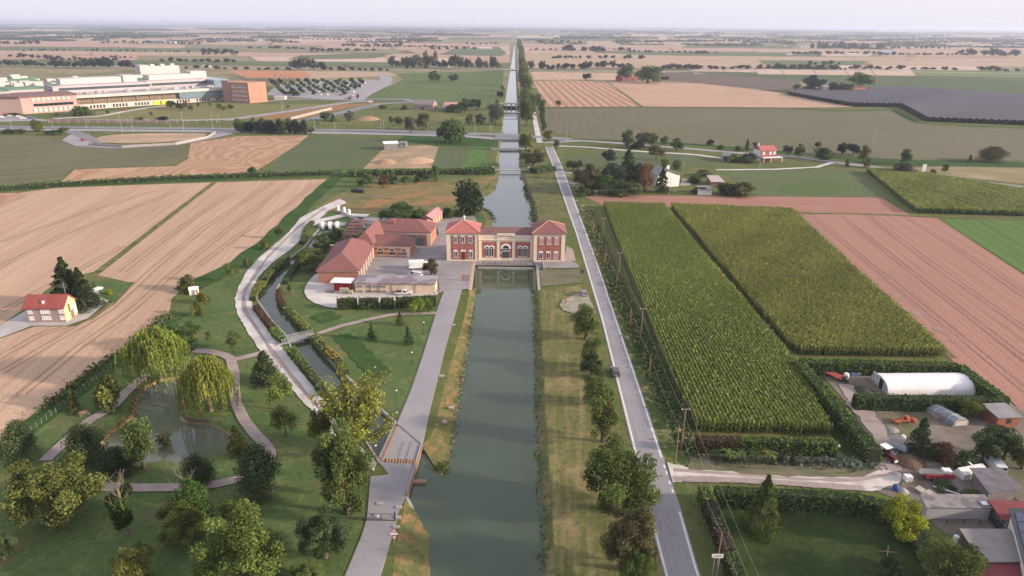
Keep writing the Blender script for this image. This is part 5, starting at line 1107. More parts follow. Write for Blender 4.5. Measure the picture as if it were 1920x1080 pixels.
# ------------------------------------------------------------------ trees, park and western bank
T = [
 (300, 712, 611, 98, 'willow', 'willow', 'broad weeping willow at the head of the pond, touching the wheat edge'), (396, 770, 664, 84, 'willow', 'willow', 'tall weeping willow on the palisaded point of the pond'),
 (346, 655, 600, 62, 'round', 'mid', 'bushy green tree just behind the broad weeping willow'), (441, 660, 620, 36, 'tuft', 'moss', 'small round tree on a thin trunk where the park paths meet'), (393, 646, 618, 12, 'tuft', 'olive', 'slim sapling alone in the grass between willow and gravel track'),
 (500, 715, 655, 60, 'cone', 'dark', 'dark conical tree crowding the white gravel track'), (525, 768, 702, 56, 'tuft', 'bright', 'airy pale green tree beside the gravel track'), (536, 818, 760, 50, 'tuft', 'olive', 'small yellow olive tree below the airy pale green one'),
 (140, 770, 727, 28, 'cone', 'olive', 'little yellow green cone shaped tree by the park bench'), (212, 765, 700, 56, 'bush', 'olive', 'loose olive bush leaning over the pond path'), (45, 862, 788, 68, 'bigbush', 'dark', 'dark bushy tree at the wheat corner, farthest left of the park'),
 (165, 872, 795, 76, 'bigbush', 'dark', 'dark spreading tree between the path and the pond'), (226, 882, 842, 84, 'bigbush', 'blackgreen', 'low black green thicket at the near edge of the pond'), (270, 878, 778, 66, 'oval', 'mid', 'tall leafy tree on the near pond shore'),
 (446, 852, 796, 46, 'cone', 'olive', 'yellow olive tree on the right shore of the pond'), (490, 928, 834, 88, 'bigbush', 'dark', 'wide dark tree hiding the bend of the park path'), (376, 912, 850, 62, 'bigbush', 'blackgreen', 'dark tree between pond and lower path'),
 (110, 980, 852, 152, 'big', 'olive', 'big olive tree spreading over the lower left path'), (346, 1022, 942, 92, 'big', 'olive', 'olive tree under the ivy covered trunk in the foreground'), (452, 1085, 950, 158, 'big', 'bright', 'largest bright olive tree at the bottom of the park'),
 (255, 1100, 1025, 84, 'big', 'olive', 'olive treetop cut by the bottom edge left of the biggest tree'), (610, 1045, 948, 92, 'big', 'dark', 'dark tree by the drive gate'), (578, 1100, 1050, 62, 'big', 'moss', 'low treetop at the bottom edge beside the drive'), (8, 1050, 990, 50, 'big', 'dark', 'dark treetop cut by the left edge near the bottom'),
 (672, 850, 684, 150, 'sparse', 'yellow', 'tall airy poplar with yellow leaves and bare limbs by the side channel'), (652, 962, 788, 118, 'big', 'moss', 'tall dense tree standing before the yellow poplar'), (606, 850, 760, 50, 'tuft', 'olive', 'thin tree at the left flank of the yellow poplar'),
 (371, 592, 566, 24, 'bush', 'olive', 'small brownish bush in the meadow beyond the willow'), (437, 530, 491, 30, 'tuft', 'moss', 'feathery tree by the bend of the field ditch'), (525, 447, 424, 20, 'tuft', 'mid', 'farthest small tree in the verge of the gravel track'), (497, 467, 449, 17, 'bush', 'olive', 'small bush second from the sluice along the verge'), (461, 500, 484, 11, 'bush', 'olive', 'tiny sapling between two verge trees on the ditch bank'),
 (350, 545, 517, 36, 'bush', 'olive', 'olive thicket in the wheat corner beside the garden hut'), (383, 568, 548, 26, 'bush', 'olive', 'low reedy thicket beside the garden statue'),
 (585, 506, 462, 56, 'round', 'moss', 'nearest dark round tree between the side channel and brick workshop'), (609, 473, 438, 44, 'round', 'mid', 'middle round tree between side channel and workshop roof'), (629, 452, 426, 36, 'round', 'dark', 'farthest round tree between the sluice and maroon carport'),
 (697, 636, 604, 21, 'cone', 'mid', 'left conical sapling on the island lawn'), (766, 645, 609, 21, 'cone', 'mid', 'right conical sapling on the island lawn'), (750, 609, 583, 18, 'cone', 'moss', 'conical sapling nearest the leafy pergola'),
 (808, 516, 484, 30, 'round', 'brown', 'brownish round tree beside the white lorry in the courtyard'), (877, 404, 333, 54, 'column', 'blackgreen', 'towering dark tree behind the left tower of the pumping station'),
 (752, 418, 377, 62, 'round', 'mid', 'broad leafy tree behind the white cabins'), (785, 418, 388, 40, 'round', 'mid', 'smaller leafy tree touching the pink roofed shed'), (722, 420, 392, 30, 'round', 'dark', 'dark leafy tree left in the clump behind the cabins'), (840, 408, 388, 26, 'bush', 'dark', 'dark bush between the pink shed and the towering tree'), (860, 406, 392, 22, 'bush', 'olive', 'olive bush at the foot of the towering tree'),
 (818, 442, 424, 10, 'bush', 'dark', 'clipped dark shrub by the lane behind the left tower'),
 (679, 352, 328, 20, 'round', 'mid', 'leftmost tree of the orchard row behind the black pipe'), (692, 343, 322, 18, 'round', 'moss', 'pale young tree second in the orchard row'), (720, 352, 322, 22, 'round', 'rust', 'reddish tree in the orchard row'), (735, 344, 322, 20, 'round', 'mid', 'bright green tree right behind the reddish one'), (760, 346, 326, 20, 'round', 'moss', 'grey green tree in the middle of the orchard row'), (782, 342, 328, 17, 'bush', 'dark', 'low dark bush in the orchard row'), (795, 340, 316, 22, 'round', 'dark', 'dark round tree second from the right of the orchard row'), (815, 340, 306, 20, 'oval', 'mid', 'tallest tree at the right end of the orchard row'), (707, 334, 315, 20, 'round', 'mid', 'small tree on the hedge behind the orchard row'),
 (472, 327, 312, 18, 'bush', 'mid', 'bush on the ditch corner between wheat and soy'), (134, 575, 478, 80, 'bigcone', 'blackgreen', 'tall dark fir right behind the farmhouse'), (160, 578, 498, 58, 'bigcone', 'blackgreen', 'shorter dark fir to the right of the farmhouse'), (181, 566, 550, 17, 'bush', 'mid', 'clipped round shrub under the shorter dark fir'), (205, 553, 542, 11, 'bush', 'gold', 'little golden shrub in the farmhouse yard'),
 (850, 268, 220, 46, 'column', 'mid', 'tall double tree on the lush strip by the highway'), (836, 268, 226, 34, 'round', 'dark', 'dark tree at the left foot of the tall double tree'), (793, 244, 208, 30, 'oval', 'brown', 'brown green tree right of its pale neighbour by the highway'), (770, 250, 216, 24, 'oval', 'grey', 'pale grey tree standing on the highway edge'), (880, 236, 210, 20, 'oval', 'olive', 'yellowish rounded tree beyond the highway'), (901, 234, 213, 22, 'round', 'grey', 'silvery round tree near the canal beyond the highway'), (930, 232, 190, 32, 'oval', 'grey', 'tall silvery tree on the canal bank opposite the poplars'), (748, 235, 217, 18, 'round', 'dark', 'dark round bush in the rough meadow'), (733, 230, 217, 12, 'bush', 'mid', 'small green bush in the rough meadow'),
 (655, 228, 207, 20, 'round', 'grey', 'silver bush beside the earth heap'), (610, 226, 207, 24, 'round', 'mid', 'green tree clump by the sunken slip road'), (625, 228, 212, 14, 'cone', 'mid', 'pale conical tree in the clump by the sunken slip road'), (716, 204, 196, 18, 'bush', 'mid', 'low green mound bush by the hospital roundabout'), (757, 206, 197, 14, 'bush', 'dark', 'dark bush left of the stone barn'), (874, 208, 184, 36, 'round', 'dark', 'dark spreading tree beside the pink roofed cottage'), (893, 206, 180, 18, 'round', 'dark', 'tall dark tree right of the pink roofed cottage'), (850, 210, 196, 40, 'bush', 'dark', 'dark thicket before the pink roofed cottage'),
 (815, 154, 132, 24, 'round', 'dark', 'taller dark tree alone in the canal meadow'), (851, 153, 137, 20, 'round', 'far', 'lower round tree right of its dark mate in the canal meadow'), (938, 184, 168, 13, 'round', 'fardark', 'dark tree by the canal at the meadow edge'),
]
for t in T: TR(*t)
# ivy-clad dead trees
def ivy(x, y, top, w, label, n):
    p = at(x, y); h = up(p, top); wd = w * mpp(p); r = empty('ivy_tree', p); tag(r, label, 'tree'); b = MB(); rr_ = random.Random(x); b.tube((0, 0, 0), (.1, 0, h * .8), .35, .16, 7)
    for i in range(16):
        a = rr_.uniform(0, 6.28); z = h * rr_.uniform(.35, .8); q = wd * rr_.uniform(.2, .55); m_ = Vector((q * .6 * math.cos(a), q * .6 * math.sin(a), z + h * .12)); b.tube((0, 0, z), m_, .06, .04, 5)
        for k in range(3): b.tube(m_, m_ + Vector((rr_.uniform(-1, 1), rr_.uniform(-1, 1), rr_.uniform(.6, 2.2))), .032, .012, 4)
    b.build('trunk', m_poplarbark, r); bl = []
    for i in range(n): a = rr_.uniform(0, 6.28); q = wd * rr_.uniform(.05, .36); z = h * rr_.uniform(.12, .72); bl.append((q * math.cos(a), q * math.sin(a), z, wd * rr_.uniform(.13, .2), 1.4))
    P, d, idx = blob_points(bl, 7000); P[:, 2] = np.maximum(P[:, 2], .05); o = link('ivy', finish('ivy', P, d, idx, .19, 7000), r); o.color = (.05, .085, .022, 1)
ivy(240, 1002, 882, 56, 'left dead tree wrapped in ivy with bare antler branches', 14); ivy(362, 985, 878, 84, 'wider ivy covered dead tree with bare top limbs right of the other', 22)
# eastern bank row and farm garden
T2 = [
 (1098, 636, 567, 60, 'oval', 'moss', 'farthest broad tree of the roadside row, beside the gravel patch'), (1105, 690, 626, 38, 'oval', 'moss', 'slim tree second in the roadside row'), (1110, 705, 664, 44, 'round', 'dark', 'low dark tree by the stopped car'), (1116, 758, 700, 54, 'oval', 'moss', 'pale green tree just below the stopped car'), (1130, 828, 728, 70, 'oval', 'moss', 'full green tree in the middle of the roadside row'),
 (1156, 958, 818, 138, 'big', 'moss', 'largest roadside tree with sunlit yellow green top'), (1182, 1070, 932, 104, 'big', 'brown', 'tall brownish green roadside tree below the largest one'), (1192, 1110, 1030, 70, 'big', 'moss', 'last roadside treetop at the bottom edge by the canal'),
 (1426, 990, 886, 72, 'bigcone', 'moss', 'slender spruce inside the hedged dark lawn'), (1690, 1008, 934, 74, 'round', 'gold', 'golden yellow tree by the curved hedge'), (1775, 1100, 1018, 112, 'big', 'moss', 'large tree before the glazed outbuilding at the bottom right'), (1720, 848, 780, 48, 'cone', 'dark', 'dark fir in the middle of the farm yard'), (1748, 862, 828, 28, 'bush', 'dark', 'dark clipped bush right of the yard fir'), (1766, 868, 826, 34, 'bush', 'rust', 'reddish brown bush among the yard greenery'), (1806, 880, 846, 34, 'bush', 'mid', 'bright green bush left of the white van'),
 (1840, 868, 800, 52, 'round', 'dark', 'dark tree left of the pair above the white van'), (1882, 862, 796, 64, 'round', 'dark', 'dark leafy tree right of the pair above the white van'), (1915, 880, 830, 44, 'round', 'olive', 'olive tree at the right edge beyond the white van'), (1815, 782, 744, 44, 'round', 'olive', 'olive tree overhanging the hedge before the white tunnel'), (1665, 1070, 1046, 48, 'bush', 'dark', 'clipped dark bush on the dark lawn'),
 (1365, 868, 838, 34, 'palm', 'mid', 'tallest palm at the left of the drive side garden'), (1340, 862, 842, 26, 'palm', 'dark', 'stubby palm leftmost along the farm drive'), (1388, 866, 842, 28, 'palm', 'mid', 'palm third from the left along the farm drive'), (1412, 868, 842, 28, 'palm', 'dark', 'palm right of the garden hollow along the drive'), (1438, 870, 840, 30, 'palm', 'olive', 'yellowish palm at the right end of the palm row'), (1464, 868, 846, 15, 'cone', 'grey', 'grey green dwarf cypress left of its brown twin'), (1486, 870, 848, 15, 'cone', 'brown', 'brown dwarf cypress in the drive side garden'),
 (1240, 360, 312, 24, 'cone', 'blackgreen', 'dark fir standing before the white villa'), (1100, 360, 306, 44, 'round', 'brown', 'brown green tree at the villa garden corner by the road'), (1122, 362, 318, 36, 'round', 'mid', 'bright tree second in the villa garden front'), (1145, 352, 304, 40, 'round', 'bluegreen', 'blue grey cedar with spreading top in the villa garden'), (1140, 312, 278, 28, 'tuft', 'bluegreen', 'tall blue pine behind the cedar'), (1176, 340, 276, 40, 'cone', 'dark', 'tallest spreading conifer in the villa garden'), (1195, 342, 302, 26, 'round', 'bluegreen', 'bluish round tree left of the villa'), (1208, 360, 300, 30, 'oval', 'rust', 'rusty brown tree close to the left wall of the villa'), (1180, 366, 334, 40, 'round', 'dark', 'dark low tree at the garden front'), (1152, 368, 340, 26, 'bush', 'mid', 'green bush along the garden front'), (1076, 320, 296, 24, 'round', 'dark', 'dark tree by the garden entrance off the road'), (1246, 314, 295, 14, 'column', 'olive', 'left clipped cypress behind the villa roof'), (1268, 318, 298, 14, 'column', 'moss', 'right clipped cypress behind the villa roof'), (1230, 300, 272, 26, 'tuft', 'brown', 'bare brownish tree behind the villa'),
 (1300, 342, 324, 24, 'bush', 'mid', 'leafy bush behind the garden shed right of the villa'), (1320, 330, 318, 24, 'bush', 'moss', 'shrub on the bank behind the villa garden'), (1360, 366, 342, 40, 'bush', 'dark', 'wide dark bush at the corner of the villa plot'), (1392, 366, 340, 44, 'bush', 'brown', 'reddish dark bush rightmost of the villa plot'), (1312, 362, 350, 26, 'bush', 'dark', 'low dark bush before the garden roof'), (1090, 366, 350, 30, 'bush', 'mid', 'low hedge bush at the road corner of the villa plot'),
 (1000, 312, 277, 44, 'round', 'brown', 'broad brownish tree on the east dyke by the gate bridge'), (986, 282, 247, 30, 'oval', 'moss', 'yellow green tree between highway and farm bridge on the dyke'), (1026, 264, 242, 20, 'oval', 'olive', 'yellowish tree at the junction of road and dyke'), (1044, 278, 260, 14, 'oval', 'grey', 'small grey tree at the start of the white track'),
 (1176, 277, 240, 22, 'oval', 'mid', 'tall tree leftmost of the clump along the side road'), (1207, 276, 243, 24, 'round', 'grey', 'grey green tree in the middle of the side road clump'), (1224, 275, 246, 20, 'oval', 'moss', 'yellow green tree right in the side road clump'), (1192, 278, 266, 22, 'bush', 'fardark', 'dark thicket under the side road clump'), (1245, 272, 254, 14, 'round', 'moss', 'small round tree beyond the side road clump'), (1269, 283, 258, 20, 'round', 'mid', 'round tree hugging the side road alone'), (1331, 273, 261, 12, 'round', 'fardark', 'lone dark bush at the edge of the soy field'), (1400, 282, 258, 9, 'cone', 'mid', 'thin conical tree left of the red house'), (1415, 276, 265, 10, 'round', 'dark', 'small round bush behind the red house'), (1350, 280, 272, 12, 'bush', 'mid', 'green bush on the roadside left of the red house'), (1385, 284, 273, 14, 'bush', 'mid', 'green bush nearer the red house on the roadside'), (1405, 304, 286, 34, 'bush', 'dark', 'dark thicket between grey shed and red house'), (1374, 304, 288, 18, 'bush', 'lime', 'yellow green bush right of the grey shed'),
 (1476, 291, 268, 18, 'round', 'grey', 'pale tree right behind the red house'), (1498, 294, 268, 18, 'round', 'moss', 'rounded tree second right of the red house'), (1533, 277, 264, 14, 'round', 'dark', 'dark round tree on the field edge behind the road'), (1545, 298, 276, 40, 'bush', 'dark', 'long dark bush by the road fork'), (1578, 290, 265, 22, 'round', 'fardark', 'dark bushy tree behind the road fork'), (1600, 290, 266, 26, 'round', 'fardark', 'second dark bushy tree behind the road fork'), (1617, 306, 268, 22, 'oval', 'olive', 'tall yellowish tree beside the side road'), (1625, 314, 296, 14, 'bush', 'olive', 'small yellowish bush at the foot of the tall roadside tree'), (1588, 312, 296, 8, 'column', 'olive', 'thin shrub at the road fork corner'), (1697, 308, 276, 22, 'oval', 'mid', 'twin topped green tree in the far verge'), (1692, 328, 304, 38, 'bush', 'grey', 'silvery spreading willow bush by the road sign'), (1748, 328, 316, 14, 'bush', 'moss', 'round bush right of the white road sign'), (1770, 324, 306, 14, 'oval', 'olive', 'yellowish tree on the dry meadow edge'), (1859, 303, 274, 54, 'bigbush', 'brown', 'huge dark round bush alone on the soy field edge'), (1818, 302, 288, 9, 'cone', 'mid', 'little conical bush left of the huge round bush'),
 (1215, 156, 120, 44, 'oval', 'moss', 'tall pale tree group right of the dark red barn'), (1172, 152, 118, 26, 'oval', 'moss', 'tall tree left of the dark red barn'), (1246, 151, 142, 14, 'round', 'fardark', 'dark tree right of the barn trees'), (1100, 150, 135, 13, 'round', 'fardark', 'lone round tree between the stubble fields'), (1047, 199, 186, 11, 'round', 'mid', 'lone bush at the foot of the striped stubble'), (1610, 172, 133, 52, 'tuft', 'moss', 'broad tall tree over the orange cottage'), (1524, 172, 140, 44, 'round', 'fardark', 'big dark tree left of the stone hut'), (1565, 174, 152, 34, 'round', 'fardark', 'dark tree between stone hut and orange cottage'), (1585, 174, 153, 26, 'round', 'dark', 'dark tree just left of the orange cottage'), (1493, 168, 157, 16, 'round', 'dark', 'small dark tree leftmost by the orchard corner'),
]
for t in T2: TR(*((t[0], t[1], t[2], t[3] * (1.25 if t[4] != 'palm' else 1.25)) + t[4:] if 1070 < t[0] < 1410 and t[1] < 380 or t[4] == 'palm' else t))
# poplars along the east side of the upper canal: a wall of crowns getting smaller towards the horizon
G = 'poplars lining the east bank of the upper canal'
for i in range(44):
    s = (i / 43) ** .85; y = 236 * (1 - s) + 76 * s; y = 68 + 168 * math.exp(-2.5 * s); xr = 985 - 16 * (1 - math.exp(-2.35 * s)) / .9 + TRR.uniform(-2, 2)
    p = at(xr + 5, y); hm = TRR.uniform(13, 25); tp = proj(p + Vector((0, 0, hm)))[1]; w = TRR.uniform(11, 15) / mpp(p)
    if TRR.random() < .1: continue
    TR(xr + 4 + (6 if i % 2 else 0) * (y - 60) / 170, y, tp, w, 'column' if i % 3 else 'oval', TRR.choice(('moss', 'moss', 'mid', 'brown')), 'leafy tree in the long row on the east bank of the upper canal', G)
ROW([(1020, 246), (1016, 225), (1010, 205)], 5, 28, 14, 'oval', ('mid', 'moss'), 'tree on the outer side of the white dyke road', 'trees outside the dyke road')
ROW([(925, 205), (936, 188), (940, 170)], 4, 12, 9, 'round', ('mid', 'grey'), 'bush on the west bank of the upper canal', 'bushes on the west bank')
G = 'dark trees along the slip road behind the western wheat'
ROW([(448, 247), (500, 250), (570, 250)], 22, 26, 12, 'column', ('fardark', 'dark', 'mid'), 'dark upright tree in the row between wheat and highway', G, 2, 2)
TR(584, 250, 237, 12, 'round', 'mid', 'round tree at the right end of the dark row by the highway')
for x, y, t_, w, c, l in ((69, 247, 222, 26, 'olive', 'tall yellowish tree behind the fallow field'), (118, 252, 236, 22, 'olive', 'yellowish tree by the loop road entrance'), (40, 250, 240, 22, 'grey', 'grey bush left of the tall yellowish tree'), (15, 250, 242, 26, 'mid', 'low dark bush at the left edge by the highway'), (95, 253, 242, 24, 'dark', 'dark bush between the yellowish trees')): TR(x, y, t_, w, 'round' if w < 25 else 'bush', c, l)
for x, y, t_, w, c, l in ((320, 204, 185, 17, 'dark', 'tallest dark tree on the hospital lawn'), (337, 207, 189, 14, 'dark', 'second dark tree on the hospital lawn'), (348, 203, 188, 11, 'rust', 'reddish tree on the hospital lawn'), (358, 207, 196, 10, 'brown', 'small brown tree on the hospital lawn'), (372, 201, 190, 6, 'dark', 'thin tree before the glazed hospital hall'), (394, 199, 192, 6, 'mid', 'tiny bush before the blue glazed link'), (411, 204, 192, 10, 'moss', 'left of three round trees near the brick tower'), (420, 208, 197, 10, 'moss', 'lowest of three round trees near the brick tower'), (433, 205, 194, 13, 'moss', 'widest of three round trees near the brick tower'), (284, 217, 208, 6, 'dark', 'little cypress on the hospital slope'), (156, 217, 198, 34, 'mid', 'large green tree before the hospital corner'), (142, 214, 201, 18, 'dark', 'dark tree left of the large hospital corner tree'), (202, 214, 206, 6, 'dark', 'small cypress before the white hospital wall'), (107, 218, 211, 7, 'dark', 'small shrub tree before the pink hospital block'), (304, 226, 218, 24, 'fardark', 'dark shrub mass on the bank under the hospital slope'), (262, 226, 219, 16, 'brown', 'brown shrub on the bank under the hospital slope'), (30, 218, 211, 30, 'mid', 'hedge-like trees at the hospital car park'), (540, 202, 196, 7, 'lime', 'yellow green sapling on the roundabout verge')): TR(x, y, t_, w, 'round' if w < 20 else 'bush', c, l)
G = 'round trees planted in the hospital car park'
for r_ in range(8):
    y = 155 + r_ * 3.4
    for k in range(11):
        x = 508 + r_ * 4 + k * (16.5 + r_ * .3) + TRR.uniform(-3, 3)
        if x > 690 - r_ * 5 or TRR.random() < .12: continue
        TR(x, y, y - 10.5, 10, 'far', TRR.choice(('dark', 'mid', 'fardark')), 'small round tree planted among the parked cars at the hospital', G)
TR(550, 180, 167, 26, 'round', 'dark', 'largest dark tree among the cars nearest the roundabout'); TR(656, 188, 181, 6, 'round', 'mid', 'small tree on the roundabout island left'); TR(671, 185, 175, 6, 'round', 'brown', 'reddish small tree by the roundabout exit')
# hedgerows and copses of the plain
def FR(pts, n, h, w, cols, lab, gr, kind='far', jx=5, jy=.6): ROW(pts, n, h, w, kind, cols, lab, gr, jx, jy)
FD = ('fardark', 'far', 'fardark')
FR([(0, 124), (50, 124), (95, 125)], 9, 12, 14, FD, 'dark tree in the copse at the far left behind the hospital', 'far left copse'); FR([(100, 127), (150, 128), (245, 128)], 15, 19, 16, FD, 'dark tree in the tall belt behind the hospital', 'tall belt behind the hospital')
FR([(255, 127), (420, 131), (540, 133)], 16, 8, 10, FD, 'low tree along the provincial road behind the hospital', 'road hedge behind the hospital'); FR([(550, 131), (600, 131)], 7, 24, 20, ('far', 'grey'), 'pale tall tree in the round copse right of the hospital', 'round copse')
FR([(608, 132), (725, 134)], 10, 8, 10, FD, 'low tree along the road before the canal wood', 'road hedge before the canal wood')
FR([(735, 128), (790, 128), (930, 130)], 22, 24, 15, ('fardark', 'far', 'brown'), 'dark tall tree in the wood left of the canal', 'canal wood'); FR([(760, 128), (775, 128), (815, 127)], 4, 30, 8, ('far', 'brown'), 'slender poplar rising above the canal wood', 'slender poplars', 'fartall')
FR([(1000, 131), (1045, 132)], 6, 16, 12, FD, 'dark tree in the copse right of the canal', 'copse right of the canal'); FR([(1060, 131), (1100, 131)], 4, 16, 16, FD, 'dark bush in the round clump east of the canal', 'round clump east of the canal')
FR([(1105, 128), (1145, 128), (1180, 129)], 8, 14, 12, FD, 'tree in the loose line along the eastern road', 'loose line by the eastern road'); FR([(1240, 130), (1305, 131)], 7, 12, 15, FD, 'dark tree in the clump above the dark field', 'clump above the dark field'); FR([(1312, 131), (1420, 131)], 8, 9, 12, FD, 'low roadside tree above the dark field', 'roadside bushes')
FR([(1440, 129), (1480, 130), (1560, 131)], 9, 12, 13, FD, 'tree in the thicket above the pale plots', 'thicket above the pale plots'); FR([(1610, 130), (1690, 131), (1790, 132)], 10, 9, 15, FD, 'dark tree along the road above the green plots', 'road trees above the green plots'); FR([(1840, 133), (1920, 136)], 6, 11, 14, FD, 'dark tree at the far right of the road', 'road trees at the right edge')
FR([(50, 96), (170, 96), (350, 99)], 26, 5, 5, FD, 'small tree in the long avenue far behind the hospital', 'long far avenue'); FR([(380, 101), (440, 102)], 7, 12, 11, FD, 'dark tree in the small copse of the wheat', 'small wheat copse'); FR([(470, 91), (540, 92), (620, 96), (700, 96)], 15, 6, 12, FD, 'bush on the distant ditch line', 'distant ditch bushes')
FR([(20, 108), (110, 112)], 8, 10, 12, FD, 'dark tree on the left plain above the copse', 'left plain trees'); FR([(1060, 96), (1110, 98), (1135, 98)], 9, 12, 11, FD, 'dark tree around the distant eastern farm', 'distant eastern farm trees'); FR([(1168, 96), (1180, 96)], 2, 9, 11, FD, 'round tree by the tiny white farm', 'trees by the tiny white farm')
FR([(1525, 90), (1590, 91), (1650, 93)], 14, 12, 10, FD, 'dark poplar in the far eastern plantation', 'far eastern plantation', 'fartall'); FR([(1800, 104), (1845, 106), (1895, 107)], 8, 17, 16, FD, 'tall dark tree in the far right wood', 'far right wood'); FR([(1495, 102), (1560, 101), (1625, 102)], 10, 6, 9, FD, 'low bush around the distant farmsteads', 'distant farmstead bushes'); FR([(1312, 102), (1330, 102)], 3, 8, 10, FD, 'bush in the tiny clump on the open plain', 'tiny plain clump')
HQ = random.Random(33)
for i in range(46):
    y = 66 + 62 * HQ.random() ** 1.25; x = HQ.uniform(-60, 1900); L_ = HQ.uniform(25, 190); h_ = (y - 40) * HQ.uniform(.07, .17); n_ = int(L_ / (h_ * HQ.uniform(.8, 2.2))) + 2
    if x < 1000 and x + L_ > 935: continue
    FR([(x, y + lean(x)), (x + L_, y + lean(x + L_) + HQ.uniform(-1.5, 1.5))], min(n_, 40), min(h_, 9), min(h_, 9) * 1.1, FD, 'far hedge tree', 'far hedges', jx=4)
# ------------------------------------------------------------------ far woods on the horizon (nobody could count them)
def woods():
    P = []; S = []; W_ = random.Random(9)
    for i in range(520):
        y = 46.6 + W_.random() ** 1.7 * 36 + 1.2; x = W_.uniform(-250, 2170); L_ = W_.uniform(15, 130) * (1 if y > 60 else 1.6); dn = W_.uniform(.4, 1)
        if abs(x + L_ / 2 - 965) < L_ / 2 + 12 and y > 58: continue
        A = at(x, y + lean(x)); B = at(x + L_, y + lean(x + L_)); wd = (B - A).length; hh = W_.uniform(7, 15)
        n = int(min(420, max(40, L_ * 4.5 * dn))); t = RNG.uniform(0, 1, n); dep = RNG.normal(size=n) * min(60, wd * .08)
        prof = .55 + .45 * np.abs(np.sin(t * 17 + i) * np.cos(t * 7.3 + 2 * i))
        pts = np.stack([A.x + (B.x - A.x) * t, A.y + (B.y - A.y) * t + dep, RNG.uniform(.05, 1, n) ** .7 * hh * prof], 1); P.append(pts); S.append(np.full(n, max(2.2, .0011 * A.y)))
    P = np.concatenate(P); S = np.concatenate(S); me = npmesh('far_woodland', leafquads(P, np.tile([0, -.5, .5], (len(P), 1)), S, .8), len(P), m_leaf, np.repeat(RNG.uniform(.6, 1.3, len(P)), 4))
    o = link('far_woodland', me); o.color = (.045, .058, .034, 1); tag(o, 'hazy belt of distant woods and hedges below the horizon', 'woodland', kind='stuff')
woods()
# distant farms and sheds, a few pixels each
HR = random.Random(21); m_tiny = objcolor('distant_render', .9, .1)
def tiny(x, y, wpx, hpx, col, lab, gr):
    p = at(x, y + lean(x)); w = wpx * mpp(p); h = up(p, y + lean(x) - hpx); d = max(8, w * .4); b = MB(); b.gwall(-w / 2, w / 2, 0, d, 0, h * .72, h * .3); o = b.build('farm_building', m_tiny); o.location = p; o.color = (*col, 1); tag(o, lab, 'building', gr)
WH, RD, BL = (.62, .58, .54), (.45, .27, .22), (.16, .24, .33)
for i in range(46):
    y = HR.choice((52, 54, 57, 60, 64, 69, 75, 83, 94)) + HR.uniform(-1, 1); tiny(HR.uniform(10, 1900), y, HR.uniform(3, 9), HR.uniform(1.4, 3), HR.choice((WH, WH, RD, (.5, .42, .38))), 'tiny pale farm building scattered on the hazy plain', 'tiny buildings on the hazy plain')
for x, y, w, h, c, l in ((292, 86, 27, 5, BL, 'long blue warehouse on the left plain'), (320, 86, 18, 3.5, WH, 'low white warehouse right of the blue one'), (368, 84, 30, 4, RD, 'pinkish long warehouse on the left plain'), (400, 82, 45, 3.5, (.3, .38, .42), 'grey blue glasshouse row on the left plain'), (1005, 72, 72, 4, WH, 'long white hall right of the canal end'), (1043, 72, 12, 6, WH, 'bright white block at the end of the long hall'), (1242, 72, 14, 4.5, WH, 'white hall in the eastern hamlet'), (1200, 74, 40, 3, RD, 'pinkish sheds in the eastern hamlet'), (1662, 98, 22, 7, (.34, .45, .58), 'pale blue shed on the eastern plain'), (1480, 100, 12, 3, WH, 'white farmhouse left in the eastern farmstead'), (1598, 99, 22, 4, WH, 'white roofs of the eastern farmstead'), (1176, 94, 8, 4, WH, 'tiny white farmhouse by two round trees'), (1345, 80, 3, 8, RD, 'thin reddish tower on the eastern plain'), (1708, 101, 12, 4, RD, 'small reddish farm east of the blue shed'), (910, 93, 25, 4, WH, 'white sheds by the green field near the canal'), (995, 96, 6, 6, RD, 'small brick house beside the canal poplars'), (728, 85, 12, 4, RD, 'reddish farm among dark trees on the left plain'), (40, 78, 22, 4, WH, 'white farm at the far left plain'), (1895, 80, 30, 3, WH, 'long pale shed at the far right')):
    tiny(x, y, w, h, c, l, None)
spare_trees()
